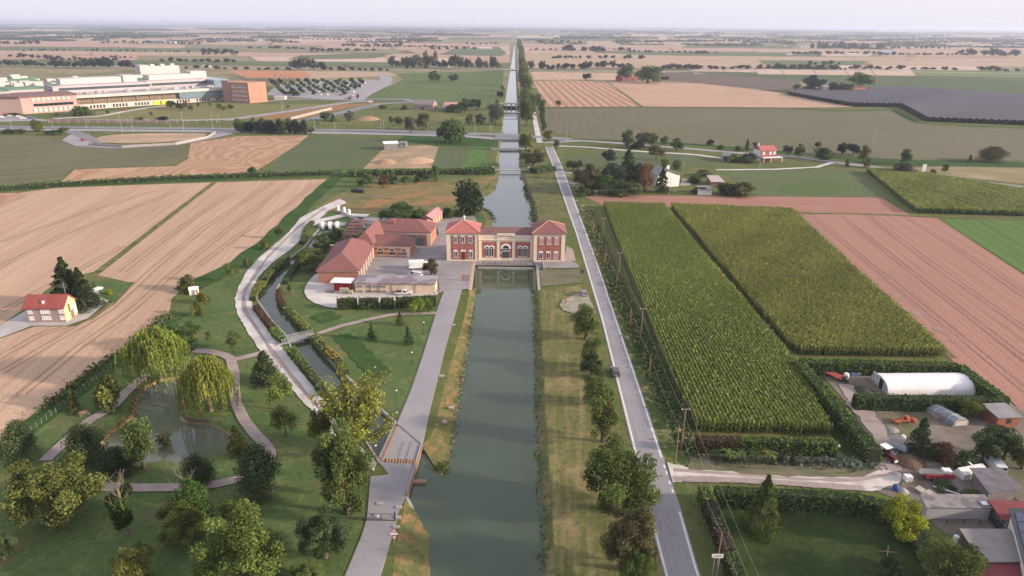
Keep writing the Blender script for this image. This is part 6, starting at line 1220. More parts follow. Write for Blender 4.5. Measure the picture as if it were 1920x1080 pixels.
# ------------------------------------------------------------------ hedges, corn, nets and bank weeds
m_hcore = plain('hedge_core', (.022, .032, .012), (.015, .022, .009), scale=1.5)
def hedge(P, w, h, color, label, name='hedge', z=None, group=None, dens=9, size=.22, ragged=.12, cat='hedge', top=1.0):
    """clipped hedge; P is the picture line of its top centre"""
    Q = resample(atl(P, h if z is None else z), max(3, len(P) * 5)); Q = [Vector((q.x, q.y, 0)) for q in Q]; c = Q[0].copy()
    b = MB(); n = len(Q); vs = []
    for i, q in enumerate(Q):
        d = (Q[min(n - 1, i + 1)] - Q[max(0, i - 1)]).normalized(); s = Vector((-d.y, d.x, 0)) * (w / 2 - .12); q = q - c
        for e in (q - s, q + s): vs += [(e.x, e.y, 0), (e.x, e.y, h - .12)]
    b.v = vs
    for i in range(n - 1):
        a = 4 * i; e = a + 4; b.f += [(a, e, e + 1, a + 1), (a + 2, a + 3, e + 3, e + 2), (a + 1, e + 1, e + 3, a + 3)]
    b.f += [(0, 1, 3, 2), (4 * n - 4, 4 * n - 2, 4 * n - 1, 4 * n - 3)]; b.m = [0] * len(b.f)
    L = sum((y - x).length for x, y in zip(Q[:-1], Q[1:])); N_ = int(min(26000, L * (w + 2 * h) * dens)); t = RNG.uniform(0, n - 1.001, N_); i0 = t.astype(int); fr = (t - i0)[:, None]
    QA = np.array([tuple(q - c) for q in Q]); C = QA[i0] * (1 - fr) + QA[i0 + 1] * fr; D = unit(QA[i0 + 1] - QA[i0]); S = np.stack([-D[:, 1], D[:, 0], np.zeros(N_)], 1)
    u = RNG.uniform(0, w + 2 * h, N_); onl = u < h; onr = u > h + w; tp = ~(onl | onr)
    lat = np.where(onl, -w / 2, np.where(onr, w / 2, u - h - w / 2)); zz = np.where(onl, u, np.where(onr, w + 2 * h - u, h))
    wob = ragged * np.sin(t * 5.1) * np.sin(t * 2.3 + 1); Pp = C + S * (lat * (1 + wob))[:, None]; Pp[:, 2] = zz + np.where(tp, RNG.normal(size=N_) * ragged * .8 + wob * .6, 0); Pp += RNG.normal(size=(N_, 3)) * .06
    Nr = np.where(tp[:, None], np.array([[0, 0, 1.0]]), S * np.sign(lat)[:, None]); blk = RNG.uniform(.72, 1.25, 97)[(t * 3).astype(int) % 97]
    me = npmesh(name, leafquads(Pp, Nr, size, .8), N_, [m_leaf, m_hcore], np.repeat(blk * RNG.uniform(.7, 1.3, N_), 4)); lo = link(name, me); lo.location = c; lo.color = (*[x * 1.6 for x in (CLR[color] if isinstance(color, str) else color)], 1)
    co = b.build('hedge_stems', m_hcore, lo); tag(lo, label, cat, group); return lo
hd = (.062, .098, .022)
hedge([(1643, 842), (1605, 800), (1570, 758), (1533, 716), (1497, 677)], 2.6, 3.2, hd, 'long clipped hedge running from the corn corner to the tractor', dens=8, size=.27)
hedge([(1502, 676), (1600, 677), (1700, 680), (1800, 683)], 2.4, 3.2, hd, 'clipped hedge along the corn behind the white tunnel', dens=8, size=.27); hedge([(1802, 685), (1840, 714), (1886, 747)], 2.4, 3.2, hd, 'clipped hedge on the bare field side of the white tunnel', dens=8, size=.27)
hedge([(1604, 742), (1700, 744), (1800, 746), (1878, 748)], 2.2, 3.0, (.05, .078, .022), 'clipped hedge before the white tunnel, open at its left end', dens=8, size=.27)
hedge([(1308, 820), (1385, 822)], 2.0, 3.0, (.085, .04, .026), 'dying red brown end of the garden hedge by the road poles', dens=9); hedge([(1386, 822), (1480, 824), (1569, 827)], 2.0, 3.0, (.075, .12, .02), 'bright topped garden hedge along the front of the corn', dens=9)
hedge([(1320, 912), (1330, 937)], 2.0, 3.0, (.085, .13, .022), 'bright green corner hedge at the farm drive entrance'); hedge([(1331, 940), (1350, 985)], 2.0, 2.9, (.06, .055, .03), 'brown stretch of roadside hedge above the town sign'); hedge([(1351, 988), (1368, 1030)], 2.0, 2.9, (.085, .05, .04), 'reddish dead stretch of roadside hedge beside the town sign'); hedge([(1369, 1033), (1390, 1080), (1420, 1150)], 2.0, 2.9, (.055, .075, .022), 'green end of the roadside hedge at the bottom edge')
hedge([(1342, 917), (1420, 920), (1500, 923), (1580, 927), (1630, 934), (1660, 945), (1672, 962)], 2.2, 3.2, (.055, .092, .022), 'long curved hedge between the farm drive and dark lawn', dens=9)
hedge([(1708, 985), (1730, 1012), (1748, 1040)], 3.2, 1.6, (.04, .075, .02), 'low soft hedge curving right of the golden tree', dens=8)
for P, l in (([(631, 562), (660, 560), (668, 560)], 'leftmost cut hedge block before the cream service building'), ([(672, 561), (709, 559.5)], 'second hedge block from the left before the service building'), ([(714, 560), (737, 560)], 'short hedge block in the middle before the service building'), ([(742, 559), (780, 557), (817, 555)], 'long hedge block behind the leafy pergola')): hedge(P, 2.2, 2.8, (.058, .075, .024), l, dens=9, size=.25, ragged=.2)
for (x, y), i in zip(((775, 589), (792, 583), (806, 581)), range(3)): pass
pg_, Lp = frame_of('leafy_pergola', (772, 592), (810, 587), 'bright green vine covered pergola beside the canal drive', 'pergola'); b = MB()
for x in (.4, Lp * .45, Lp - .5):
    for y in (.3, 3): b.box(x, x + .2, y, y + .2, 0, 2.6)
b.build('post', m_bark2, pg_); bl = [(x, y, z, r_, .8) for x, y, z, r_ in [(.8, .8, 2.5, 1), (Lp * .3, 1.5, 2.9, 1.1), (Lp * .55, 1.2, 2.8, 1.1), (Lp * .8, 1.5, 2.9, 1.2), (Lp - .6, 1, 2.4, 1), (.6, .5, 1.2, .75), (Lp * .47, .6, 1.3, .6), (Lp - .4, .5, 1.3, .7), (Lp * .5, 3, 2.7, 1.1), (.6, 3, 2.2, 1)]]
P, d, idx = blob_points(bl, 2600); P[:, 2] = np.maximum(P[:, 2], .05); o = link('vine', finish('vine', P, d, idx, .2, 2600), pg_); o.color = (.13, .21, .03, 1)
cx = lambda L: [(420 + x / 2.571, 380 + y / 2.571) for x, y in L]
YG, BR, DG, OG = (.15, .17, .035), (.10, .05, .03), (.055, .09, .025), (.10, .12, .03)
for P, c, w, l in (([(425, 85), (395, 120), (375, 185)], OG, 1.8, 'dark hedge beside the brick pier at the sluice'), ([(308, 255), (275, 280), (240, 310)], YG, 1.7, 'yellow green hedge on the channel wall after the sluice bend'), ([(235, 318), (215, 340), (195, 362)], OG, 1.6, 'short olive hedge on the channel wall'), ([(190, 375), (155, 405), (135, 455)], YG, 1.8, 'yellow hedge at the outer bend of the side channel'), ([(150, 490), (190, 545), (240, 598)], BR, 1.7, 'reddish brown hedge along the channel below the bend'), ([(240, 602), (262, 630), (290, 658)], (.13, .2, .03), 2.0, 'bright green hedge at the footbridge steps'), ([(322, 698), (360, 745), (402, 795)], (.10, .15, .03), 1.9, 'fresh green hedge just below the footbridge'), ([(408, 803), (450, 855), (490, 908)], OG, 1.8, 'long olive hedge down to the poplar'),
                ([(360, 278), (325, 320), (292, 375)], DG, 1.9, 'dark green hedge on the workshop bank of the channel'), ([(262, 412), (263, 445), (282, 485)], BR, 1.5, 'rusty hedge at the inner bend of the channel'), ([(305, 503), (312, 510)], YG, 2.2, 'single clipped ball shrub on the inner channel bank'), ([(325, 520), (365, 565), (408, 608)], YG, 1.8, 'golden hedge above the footbridge on the island side'), ([(432, 635), (475, 680), (495, 705)], YG, 2.0, 'pale yellow hedge below the footbridge on the island side'), ([(500, 708), (525, 730), (545, 745)], (.26, .2, .04), 2.0, 'orange yellow hedge segment on the island side'), ([(548, 752), (565, 775), (585, 805)], OG, 1.8, 'olive hedge nearest the poplar on the island side')):
    hedge(cx(P), w, 1.35, c, l, dens=14, size=.17, ragged=.22)
hedge([(640, 322), (720, 319), (800, 318), (870, 317)], 5, 2.4, (.07, .11, .028), 'vine hedge behind the orchard row', dens=2.2, size=.5, ragged=.25); hedge([(874, 316), (905, 315), (925, 314)], 6, 3, (.045, .09, .025), 'thicker dark hedge end beside the canal gate bridge', dens=2.5, size=.5, ragged=.3); hedge([(1000, 316), (1020, 313), (1036, 311)], 6, 2.6, (.045, .08, .025), 'dark hedge on the east dyke by the road', dens=2.5, size=.5, ragged=.3)
hedge([(0, 349), (100, 343), (210, 336), (330, 330), (480, 325), (620, 321)], 4, 1.6, (.06, .1, .025), 'long low green hedge along the ditch behind the wheat', dens=1.2, size=.6, ragged=.4)
def area_scatter(px, n, jit=None):
    P = atl(px); poly = [(p.x, p.y) for p in P]; xs = [p[0] for p in poly]; ys = [p[1] for p in poly]; out = []
    e = np.array(poly); nx = np.roll(e, -1, 0)
    while len(out) < n:
        q = RNG.uniform((min(xs), min(ys)), (max(xs), max(ys)), (n, 2)); c = np.zeros(n, bool)
        for (ax, ay), (bx, by) in zip(e, nx):
            if ay == by: continue
            c ^= ((ay > q[:, 1]) != (by > q[:, 1])) & (q[:, 0] < (bx - ax) * (q[:, 1] - ay) / (by - ay) + ax)
        out += q[c].tolist()
    return np.array(out[:n])
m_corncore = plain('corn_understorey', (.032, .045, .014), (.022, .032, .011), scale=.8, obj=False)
def vnoise(q, s, seed):
    r = np.random.default_rng(seed); a = 0
    for k in range(5): w = r.normal(size=2) / s * (1.6 ** k); a = a + np.sin(q @ w + r.uniform(0, 6.28)) / (1.25 ** k)
    return a / 3
def corn(px, n, label, H=2.5, size=1.0, col=(.21, .24, .07), rowang=0, seed=1):
    q = area_scatter(px, n); c = np.array([q[:, 0].mean(), q[:, 1].mean(), 0]); ca, sa = math.cos(rowang), math.sin(rowang)
    u = q[:, 0] * ca + q[:, 1] * sa; v = -q[:, 0] * sa + q[:, 1] * ca; v = np.round(v / .85) * .85 + RNG.normal(size=n) * .1; q = np.stack([u * ca - v * sa, u * sa + v * ca], 1)
    vig = vnoise(q, 14, seed); hh = H * (1 + .07 * vig + RNG.normal(size=n) * .06); V = []; T_ = []
    for k in range(6):
        a = RNG.uniform(0, 6.28, n); z0 = hh * (RNG.uniform(.45, .8, n) if k < 4 else RNG.uniform(.05, .55, n)); L = RNG.uniform(.42, .8, n) * size; dx, dy = np.cos(a), np.sin(a); w = .07 * size
        B = np.stack([q[:, 0], q[:, 1], z0], 1); sd = np.stack([-dy, dx, np.zeros(n)], 1) * w; M = B + np.stack([dx * L * .35, dy * L * .35, np.minimum(hh - z0 + .1, L * .75)], 1); E = B + np.stack([dx * L * .8, dy * L * .8, L * RNG.uniform(.1, .6, n)], 1)
        V.append(np.stack([B - sd * .6, M - sd, E, M + sd], 1)); T_.append((1 + .12 * vig) * RNG.uniform(.75, 1.2, n))
    B = np.stack([q[:, 0], q[:, 1], hh - .25], 1); s = np.stack([RNG.normal(size=n), RNG.normal(size=n), np.zeros(n)], 1) * .07 * size; top = B + np.array([[0, 0, .55]])
    V.append(np.stack([B - s, B + s, top + s * 1.6, top - s * 1.6], 1)); T_.append(1.1 + .2 * vig + RNG.normal(size=n) * .15)
    V = np.concatenate(V).reshape(-1, 3) - c; me = npmesh('corn_field', V, n * 7, m_leaf, np.repeat(np.clip(np.concatenate(T_), .4, 2.2), 4)); o = link('corn_field', me); o.location = c; o.color = (*col, 1); o['kind'] = 'stuff'; o['label'] = label; o['category'] = 'corn'
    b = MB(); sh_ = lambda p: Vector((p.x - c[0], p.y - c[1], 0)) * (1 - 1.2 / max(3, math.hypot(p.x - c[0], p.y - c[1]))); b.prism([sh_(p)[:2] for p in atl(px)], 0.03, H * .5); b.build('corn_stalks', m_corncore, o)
RA = ang((1300, 812), (1132, 390))
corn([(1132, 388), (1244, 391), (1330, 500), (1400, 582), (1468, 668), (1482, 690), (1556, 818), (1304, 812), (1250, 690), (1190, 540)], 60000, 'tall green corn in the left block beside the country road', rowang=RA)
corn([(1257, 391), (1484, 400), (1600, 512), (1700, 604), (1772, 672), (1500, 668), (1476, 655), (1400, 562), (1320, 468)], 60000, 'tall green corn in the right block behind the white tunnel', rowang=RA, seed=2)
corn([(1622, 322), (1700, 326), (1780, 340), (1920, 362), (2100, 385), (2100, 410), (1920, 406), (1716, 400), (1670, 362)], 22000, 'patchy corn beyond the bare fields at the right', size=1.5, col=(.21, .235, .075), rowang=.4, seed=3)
# hail-netted orchard: long tent shaped nets over rows of trees
def orchard():
    PL = [(1478, 178), (1540, 190), (1600, 200), (1690, 201), (1738, 228), (1920, 235), (2150, 243)]; PR = [(1700, 168), (1725, 168), (1760, 169), (1800, 171), (1860, 176), (2150, 199), (2400, 216)]
    A = resample(atl(PL), 84); B0 = at(1478, 178); dirv = (at(1690, 166) - at(1760, 201)); dirv.z = 0
    ends = resample(atl([(1500, 172), (1700, 167), (1930, 184), (2400, 215)]), 84)
    b = MB(); ed = []
    for i in range(83):
        a0, a1, e0, e1 = A[i], A[i + 1], ends[i], ends[i + 1]; am, em = (a0 + a1) / 2, (e0 + e1) / 2; Z0, Z1 = 3.1, 4.4
        f = lambda p, z: (p.x, p.y, z)
        b.add([f(a0, Z0), f(am, Z1), f(em, Z1), f(e0, Z0)], [(0, 1, 2, 3)]); b.add([f(am, Z1), f(a1, Z0), f(e1, Z0), f(em, Z1)], [(0, 1, 2, 3)]); g_ = (a1 - a0) * .06; b.add([f(am - g_, Z1 + .02), f(am + g_, Z1 + .02), f(em + g_, Z1 + .02), f(em - g_, Z1 + .02)], [(0, 1, 2, 3)], 1); ed.append((am, (a1 - a0).length))
    o = b.build('orchard_netting', [F_NET, f_net2]); tag(o, 'grey hail netting in ridged rows over the orchard', 'netting', kind='stuff')
    Pp = []; 
    for p, w in ed: 
        n = 90; Pp.append(np.stack([p.x + RNG.normal(size=n) * w * .2, p.y + RNG.uniform(-1, 5, n), RNG.uniform(.1, 3.6, n)], 1))
    Pp = np.concatenate(Pp); t = link('orchard_trees', npmesh('orchard_trees', leafquads(Pp, np.tile([0, -1., .3], (len(Pp), 1)), .55), len(Pp), m_leaf, np.repeat(RNG.uniform(.6, 1.3, len(Pp)), 4))); t.color = (.032, .05, .024, 1); tag(t, 'dark fruit tree ends under the orchard nets', 'orchard', kind='stuff')
F_NET = f_net; orchard()
def weeds(name, pl, n, z, spread, color, size, label, hmax=.8):
    Q = resample(atl(pl, z), 200); QA = np.array([tuple(q) for q in Q]); k = RNG.integers(0, 200, n); clump = RNG.uniform(0, 1, 200) ** 2; keep = RNG.uniform(0, 1, n) < (.15 + clump[k]); k = k[keep]; m = len(k)
    P = QA[k] + np.stack([RNG.normal(size=m) * spread, RNG.normal(size=m) * .7, RNG.uniform(.0, hmax, m)], 1); o = link(name, npmesh(name, leafquads(P, np.tile([0, 0, 1.], (m, 1)), size, 1.0), m, m_leaf, np.repeat(RNG.uniform(.6, 1.4, m), 4))); o.color = (*color, 1); tag(o, label, 'weeds', kind='stuff')
weeds('bank_weeds', [(1022, 1080), (1018, 980), (1012, 870), (1008, 780), (1005, 700), (1003, 600), (1001, 545)], 1300, WZ, .45, (.075, .11, .04), .27, 'weeds and drifting plants along the east waterline'); weeds('bank_weeds', [(832, 892), (846, 850), (857, 775), (869, 700), (881, 625), (889, 570)], 700, WZ, .4, (.085, .115, .04), .25, 'weeds along the west waterline')
weeds('bank_stones', [(836, 878), (848, 838), (858, 775), (869, 705), (880, 640)], 500, WZ + .1, .25, (.32, .29, .26), .2, 'pale stones along the west waterline', .15); weeds('bank_weeds', [(927, 414), (917, 398), (898, 388)], 300, WZ, .6, (.05, .07, .03), .4, 'weeds on the upper canal point'); weeds('bank_weeds', [(1000, 420), (998, 388), (984, 350)], 700, WZ, .7, (.04, .06, .028), .45, 'weeds on the upper east waterline')
weeds('verge_grass', [(1300, 850), (1262, 780), (1230, 710), (1197, 630), (1157, 535), (1126, 465), (1100, 400)], 5200, 0, 1.5, (.20, .175, .085), .4, 'tall dry grass on the verge between road and corn', 1.0); weeds('verge_grass', [(1310, 860), (1262, 770), (1205, 650), (1150, 525)], 3800, 0, 1.6, (.07, .11, .03), .38, 'green verge plants by the corn ditch', .9)
weeds('garden_vegetables', [(1500, 866), (1540, 868), (1600, 875)], 900, 0, 4, (.13, .16, .12), .4, 'blue green vegetables in the drive side plot', .7); weeds('garden_vegetables', [(1330, 862), (1400, 866), (1480, 868)], 500, 0, 2, (.11, .12, .07), .35, 'low garden plants between the palms', .6)
weeds('reed_tuft', [(303, 828), (312, 838)], 160, 0, .5, (.11, .12, .06), .5, 'reeds at the pond edge', 1.8)
weeds('bank_shrub', [(826, 884), (829, 889)], 420, -1.6, .8, (.09, .14, .03), .32, 'bright shrub on the tip of the wing wall', 1.6)
weeds('pond_edge_plants', [(205, 812), (228, 797), (243, 782), (254, 762), (259, 740), (270, 726), (292, 714)], 700, 0, .6, (.2, .15, .055), .28, 'rusty plants on the left pond shore', .5)
weeds('ditch_reeds', [(318, 592), (290, 617), (235, 662), (160, 712), (80, 775)], 3000, 0, 1.2, (.09, .12, .035), .4, 'reeds along the ditch below the wheat', 1.0)
# palisade round the willow point
pa = empty('palisade', at(368, 790)); tag(pa, 'curved palisade of upright grey logs holding the willow point in the pond', 'palisade'); b = MB()
for q in resample(atl([(347, 754), (340, 768), (342, 780), (352, 788), (370, 791), (394, 791)]), 46): q = q - pa.location; b.tube((q.x, q.y, -1), (q.x, q.y, .75 + random.uniform(-.08, .08)), .17, .15, 6)
b.build('logs', plain('weathered_logs', (.2, .16, .135), (.13, .1, .085), scale=2), pa)
# ------------------------------------------------------------------ poles, lamps, fences, signs
def pole(x, y, top, label, mat, group, arm=True, r=.14):
    p = at(x, y); h = up(p, top); e = empty('utility_pole', p); tag(e, label, 'utility pole', group); b = MB(); b.tube((0, 0, -.2), (0, 0, h), r, r * .7, 8); b.build('post', mat, e)
    if arm: b = MB(); b.box(-.8, .8, -.06, .06, h - .35, h - .23); b.build('crossarm', m_steel, e); b = MB(); [b.lathe((q, 0, h - .22), [(.05, 0), (.08, .08), (.04, .2)], 6) for q in (-.7, 0, .7)]; b.build('insulator', m_white, e)
    return p + Vector((0, 0, h))
m_pole = plain('pole_timber', (.28, .185, .14), (.2, .13, .1), scale=2); m_pole2 = plain('orange_pole_timber', (.38, .19, .11), (.28, .14, .08), scale=2)
A_ = [pole(*t) for t in ((1116, 389, 357, 'tall timber power pole at the bare strip end, first of the tall line', m_pole, 'power poles east of the road'), (1129.7, 447, 408, 'tall timber power pole beside the top of the corn', m_pole, 'power poles east of the road'), (1160, 519, 473, 'tall timber power pole beside the upper corn edge', m_pole, 'power poles east of the road'), (1201, 634, 577, 'tall timber power pole halfway down the corn edge', m_pole, 'power poles east of the road'), (1277, 845, 765, 'tall timber power pole at the red brown hedge end', m_pole, 'power poles east of the road'))]
PX_ = pole(1341, 1085, 998, 'brown pole rising behind the town sign', m_pole2, 'telephone poles', False, .1)
B_ = [pole(*t, False, .1) for t in ((1082, 368, 347, 'short reddish telephone pole near the villa garden', m_pole2, 'telephone poles'), (1112, 435, 413, 'short telephone pole second along the verge', m_pole2, 'telephone poles'), (1134.7, 497, 463, 'short telephone pole opposite the pumping station', m_pole2, 'telephone poles'), (1155.7, 537, 514, 'stubby telephone pole in the dry verge', m_pole2, 'telephone poles'), (1181, 615, 578, 'reddish telephone pole halfway down the verge', m_pole2, 'telephone poles'), (1217, 706, 668, 'short telephone pole beside the stopped car', m_pole2, 'telephone poles'), (1266, 868, 797, 'orange leaning telephone pole at the drive junction', m_pole2, 'telephone poles'))]
def wires(P, label, off=(0,), sag=.9):
    b = MB()
    for o_ in off:
        for p, q in zip(P[:-1], P[1:]):
            pts = [p.lerp(q, k / 10) + Vector((o_, 0, -.1 - sag * 4 * (k / 10) * (1 - k / 10))) for k in range(11)]; b.path(pts, .013, 4)
    o = b.build('overhead_wire', m_steel); tag(o, label, 'wire')
wires(A_ + [at(1488, 1250, 8)], 'power wires strung along the tall poles by the corn', (-.7, .7)); wires(B_ + [PX_, at(1440, 1200, 7)], 'single telephone wire along the short poles of the verge')
wires([A_[0], at(1255, 366) + Vector((0, 0, 6))], 'wire from the first tall pole to the villa')
for x, y, t_, l in ((1637, 272, 242, 'pale leaning pole at the edge of the soy field'), (1424, 318, 292, 'pole by the blue grey shed'), (1357, 299, 284, 'thin pole left of the blue grey shed'), (1281, 323, 302, 'grey pole behind the villa garden'), (1255, 365, 333, 'pole before the white villa'), (1063, 260, 239, 'pole at the soy field corner'), (1793, 291, 277, 'thin pole left of the huge round bush')): pole(x, y, t_, l, m_steel, None, False, .12)
def lamp(x, y, top, label, group=None, mat=None, head=True):
    p = at(x, y); h = up(p, top); e = empty('street_lamp', p); tag(e, label, 'street lamp', group); b = MB(); b.lathe((0, 0, 0), [(.16, 0), (.14, .5), (.06, .6), (.05, h - .5)], 8); b.build('post', mat or m_dark, e)
    if head: b = MB(); b.lathe((0, 0, h - .5), [(.08, 0), (.24, .1), (.2, .4)], 8); b.build('lantern', m_whitewall, e); b = MB(); b.lathe((0, 0, h - .1), [(.26, 0), (.05, .25)], 8); b.build('cap', m_dark, e)
lamp(745, 772, 729, 'park lantern on the lawn edge beside the drive'); lamp(773, 683, 658, 'park lantern on the island lawn near the drive'); lamp(795, 627, 602, 'park lantern nearest the pergola'); lamp(706, 867, 832, 'lantern at the left corner of the road bridge'); lamp(659, 990, 949, 'lantern left of the drive gate'); lamp(745, 800, 770, 'small lantern at the pool edge by the bridge')
for i, (x, y, t_) in enumerate(((230, 250, 210), (345, 246, 210), (400, 247, 216), (22, 240, 222), (100, 240, 222), (163, 241, 222), (250, 247, 218), (320, 240, 215), (413, 244, 214), (480, 243, 222), (590, 241, 216), (628, 241, 224), (715, 244, 226), (720, 244, 226), (802, 246, 228), (832, 246, 226), (891, 248, 232), (920, 250, 235), (690, 181, 170), (694, 180, 169), (612, 187, 176), (530, 206, 190))):
    p = at(x, y); h = up(p, t_); o_ = MB(); o_.tube((0, 0, 0), (0, 0, h), .12, .08, 6); o_.box(-.8, .8, -.1, .1, h - .12, h); o_ = o_.build('highway_lamp', m_steel); o_.location = p; tag(o_, 'tall pale lamp post along the highway and its slip roads', 'street lamp', 'lamp posts along the highway')
for i in range(18):
    x = 92 + i * 18.5; p = at(x, 231.5); b = MB(); b.tube((0, 0, 0), (0, 0, 3.4), .2, .2, 6); o = b.build('fence_post', m_conc); o.location = p; tag(o, 'pale post of the long barrier below the hospital bank', 'post', 'barrier posts below the hospital bank')
o = wall_along('retaining_wall', [(90, 230), (200, 230.5), (345, 231)], 0, 2.2, 1, plain('brown_wall', (.22, .16, .14), (.28, .2, .17), scale=.05, obj=False)); tag(o, 'low brown wall behind the pale barrier posts', 'wall')  # first wall colour is a mottled brown
o = wall_along('retaining_wall', [(545, 225), (580, 216), (622, 205.5)], 0, 2.2, .8, m_conc); tag(o, 'pale retaining wall along the sunken slip road', 'wall')
o = wall_along('loop_wall', [(167, 273), (230, 277), (330, 272), (390, 259), (404, 250)], 0, 1.6, .6, m_conc); tag(o, 'curved concrete wall round the loop road', 'wall')
# road gate, signs and fence by the drive
gt, Lg = frame_of('road_gate', (687, 977), (741, 978), 'two leaf grey metal gate across the canal drive with small notices', 'gate')
for k in (0, 1):
    b = MB(); x0, x1 = Lg * .5 * k + .05, Lg * .5 * (k + 1) - .05
    for z in (.15, 1.45): b.box(x0, x1, -.03, .03, z, z + .07)
    for x in (x0, x1 - .07): b.box(x, x + .07, -.035, .035, .1, 1.55)
    for i in range(14): x = x0 + (x1 - x0) * i / 14; b.box(x, x + .02, -.01, .01, .2, 1.45)
    b.build('gate_leaf', m_dark, gt)
b = MB(); b.box(-.1, .06, -.08, .08, 0, 1.9); b.box(Lg - .06, Lg + .1, -.08, .08, 0, 1.9); b.build('post', m_dark, gt)
b = MB(); b.box(Lg * .38, Lg * .47, -.06, -.035, .8, 1.35); b.build('notice', m_white, gt); b = MB(); b.box(Lg * .68, Lg * .74, -.06, -.035, 1.25, 1.45); b.build('notice', plain('yellow_notice', (.7, .55, .08)), gt)
rs = empty('road_sign', at(740.5, 1024)); tag(rs, 'white warning triangle and red ring sign on a post by the drive gate', 'road sign'); b = MB(); b.tube((0, 0, 0), (0, 0, 3.4), .04, .04, 6); b.build('post', m_steel, rs)
b = MB(); b.add([(-.5, -.05, 2.7), (.5, -.05, 2.7), (0, -.05, 3.5), (-.5, .0, 2.7), (.5, .0, 2.7), (0, .0, 3.5)], [(0, 1, 2), (5, 4, 3), (0, 3, 4, 1), (1, 4, 5, 2), (2, 5, 3, 0)]); t3 = b.build('triangle', plain('sign_red', (.5, .05, .05)), rs); b = MB(); b.add([(-.33, -.06, 2.79), (.33, -.06, 2.79), (0, -.06, 3.32)], [(0, 1, 2)]); b.build('triangle_face', m_white, t3); b = MB(); b.box(-.05, .05, -.07, -.06, 2.82, 3.1); b.build('triangle_mark', m_dark, t3)
b = MB(); b.box(-.55, .55, -.05, 0, 2.2, 2.55); b.build('plate', m_white, rs)
def disc(b, y, z, r, n=16): b.add([(r * math.cos(6.283 * i / n), y, z + r * math.sin(6.283 * i / n)) for i in range(n)], [tuple(range(n))]); return b
b = disc(MB(), -.05, 1.75, .36); rg = b.build('ring', bpy.data.materials['sign_red'], rs); disc(MB(), -.06, 1.75, .25).build('ring_face', m_white, rg); b = MB(); b.box(-.16, -.08, -.068, -.06, 1.65, 1.85); b.box(.06, .14, -.068, -.06, 1.65, 1.85); b.build('ring_mark', m_dark, rg)
def text(s, size, mat, parent, loc, name='lettering'):
    cu_ = bpy.data.curves.new(name, 'FONT'); cu_.body = s; cu_.size = size; cu_.extrude = .004; cu_.align_x = 'CENTER'; cu_.align_y = 'CENTER'; o = bpy.data.objects.new(name, cu_); COL.objects.link(o)
    bpy.context.view_layer.update(); me = bpy.data.meshes.new_from_object(o.evaluated_get(bpy.context.evaluated_depsgraph_get())); bpy.data.objects.remove(o); o = link(name, me, parent); me.materials.clear(); me.materials.append(mat); o.location = loc; o.rotation_euler = (math.pi / 2, 0, 0); return o
p = at(1339, 1088); tsn = empty('town_sign', p); tag(tsn, 'white town limit sign with its name struck through beside the country road', 'road sign'); ht_ = up(p, 1046); hw = 10.5 * mpp(p); hz = hw * .42
b = MB(); b.box(-hw, hw, -.03, .03, ht_, ht_ + hz * 2); pl = b.build('plate', m_white, tsn); b = MB(); [b.tube((s * hw * .45, .05, 0), (s * hw * .45, .05, ht_ + hz), .05, .05, 6) for s in (-1, 1)]; b.build('post', m_steel, tsn)
text('CONA', hz * 1.15, m_dark, pl, (0, -.034, ht_ + hz)); b = MB(); b.add([(-hw * .98, -.046, ht_ + hz * .1), (-hw * .9, -.046, ht_ + hz * .02), (hw * .98, -.046, ht_ + hz * 1.9), (hw * .9, -.046, ht_ + hz * 1.98)], [(0, 1, 2, 3)]); b.build('strike_bar', plain('sign_bar', (.1, .07, .12)), pl)
e = empty('road_sign', at(1731, 325)); tag(e, 'white sign board by the side road on the right', 'road sign'); b = MB(); b.box(-1.1, 1.1, -.05, .05, .9, 5); b.build('board', m_white, e); b = MB(); b.tube((-.8, .1, 0), (-.8, .1, 4), .08, .08, 6); b.tube((.8, .1, 0), (.8, .1, 4), .08, .08, 6); b.build('post', m_steel, e)
e = empty('road_sign', at(1217, 1060)); tag(e, 'back of a blue road sign on two posts at the canal side verge', 'road sign'); b = MB(); b.box(-.5, .5, -.03, .03, 1.9, 2.6); b.build('panel', plain('navy_sign', (.02, .03, .08)), e); b = MB(); b.tube((-.4, .05, 0), (-.4, .05, 2.5), .04, .04, 6); b.tube((.4, .05, 0), (.4, .05, 2.5), .04, .04, 6); b.build('post', m_steel, e)
def fence_run(P, n, h, mat, label, wire=(.5, .95), name='fence', r=.035):
    Q = resample(atl(P), n); c = Q[0]; e = empty(name, c); tag(e, label, 'fence'); po = MB().tube((0, 0, 0), (0, 0, h), r, r, 5).build('post', mat, e)
    for q in Q[1:]: k_ = po.copy(); COL.objects.link(k_); k_.location = q - c
    b = MB()
    for w in wire: b.path([Vector((q.x - c.x, q.y - c.y, h * w)) for q in Q], .009, 4)
    b.build('rails', m_steel, e)
fence_run([(318, 596), (285, 628), (235, 672), (170, 722), (100, 780), (10, 850)], 46, 1.4, m_steel, 'thin wire fence between the park and the wheat'); fence_run([(1284, 905), (1318, 985), (1352, 1075)], 16, 1.6, m_steel, 'wire fence outside the roadside hedge'); fence_run([(1310, 868), (1400, 880), (1470, 880)], 14, .9, m_bark2, 'low rail fence along the palm garden', (.6, .95)); fence_run([(1265, 897), (1320, 907), (1420, 910), (1560, 918)], 12, 1.3, m_steel, 'sparse post and wire fence along the farm drive')
fence_run([(752, 551), (810, 551)], 2, .1, m_steel, 'low kerb rail under the pickup')
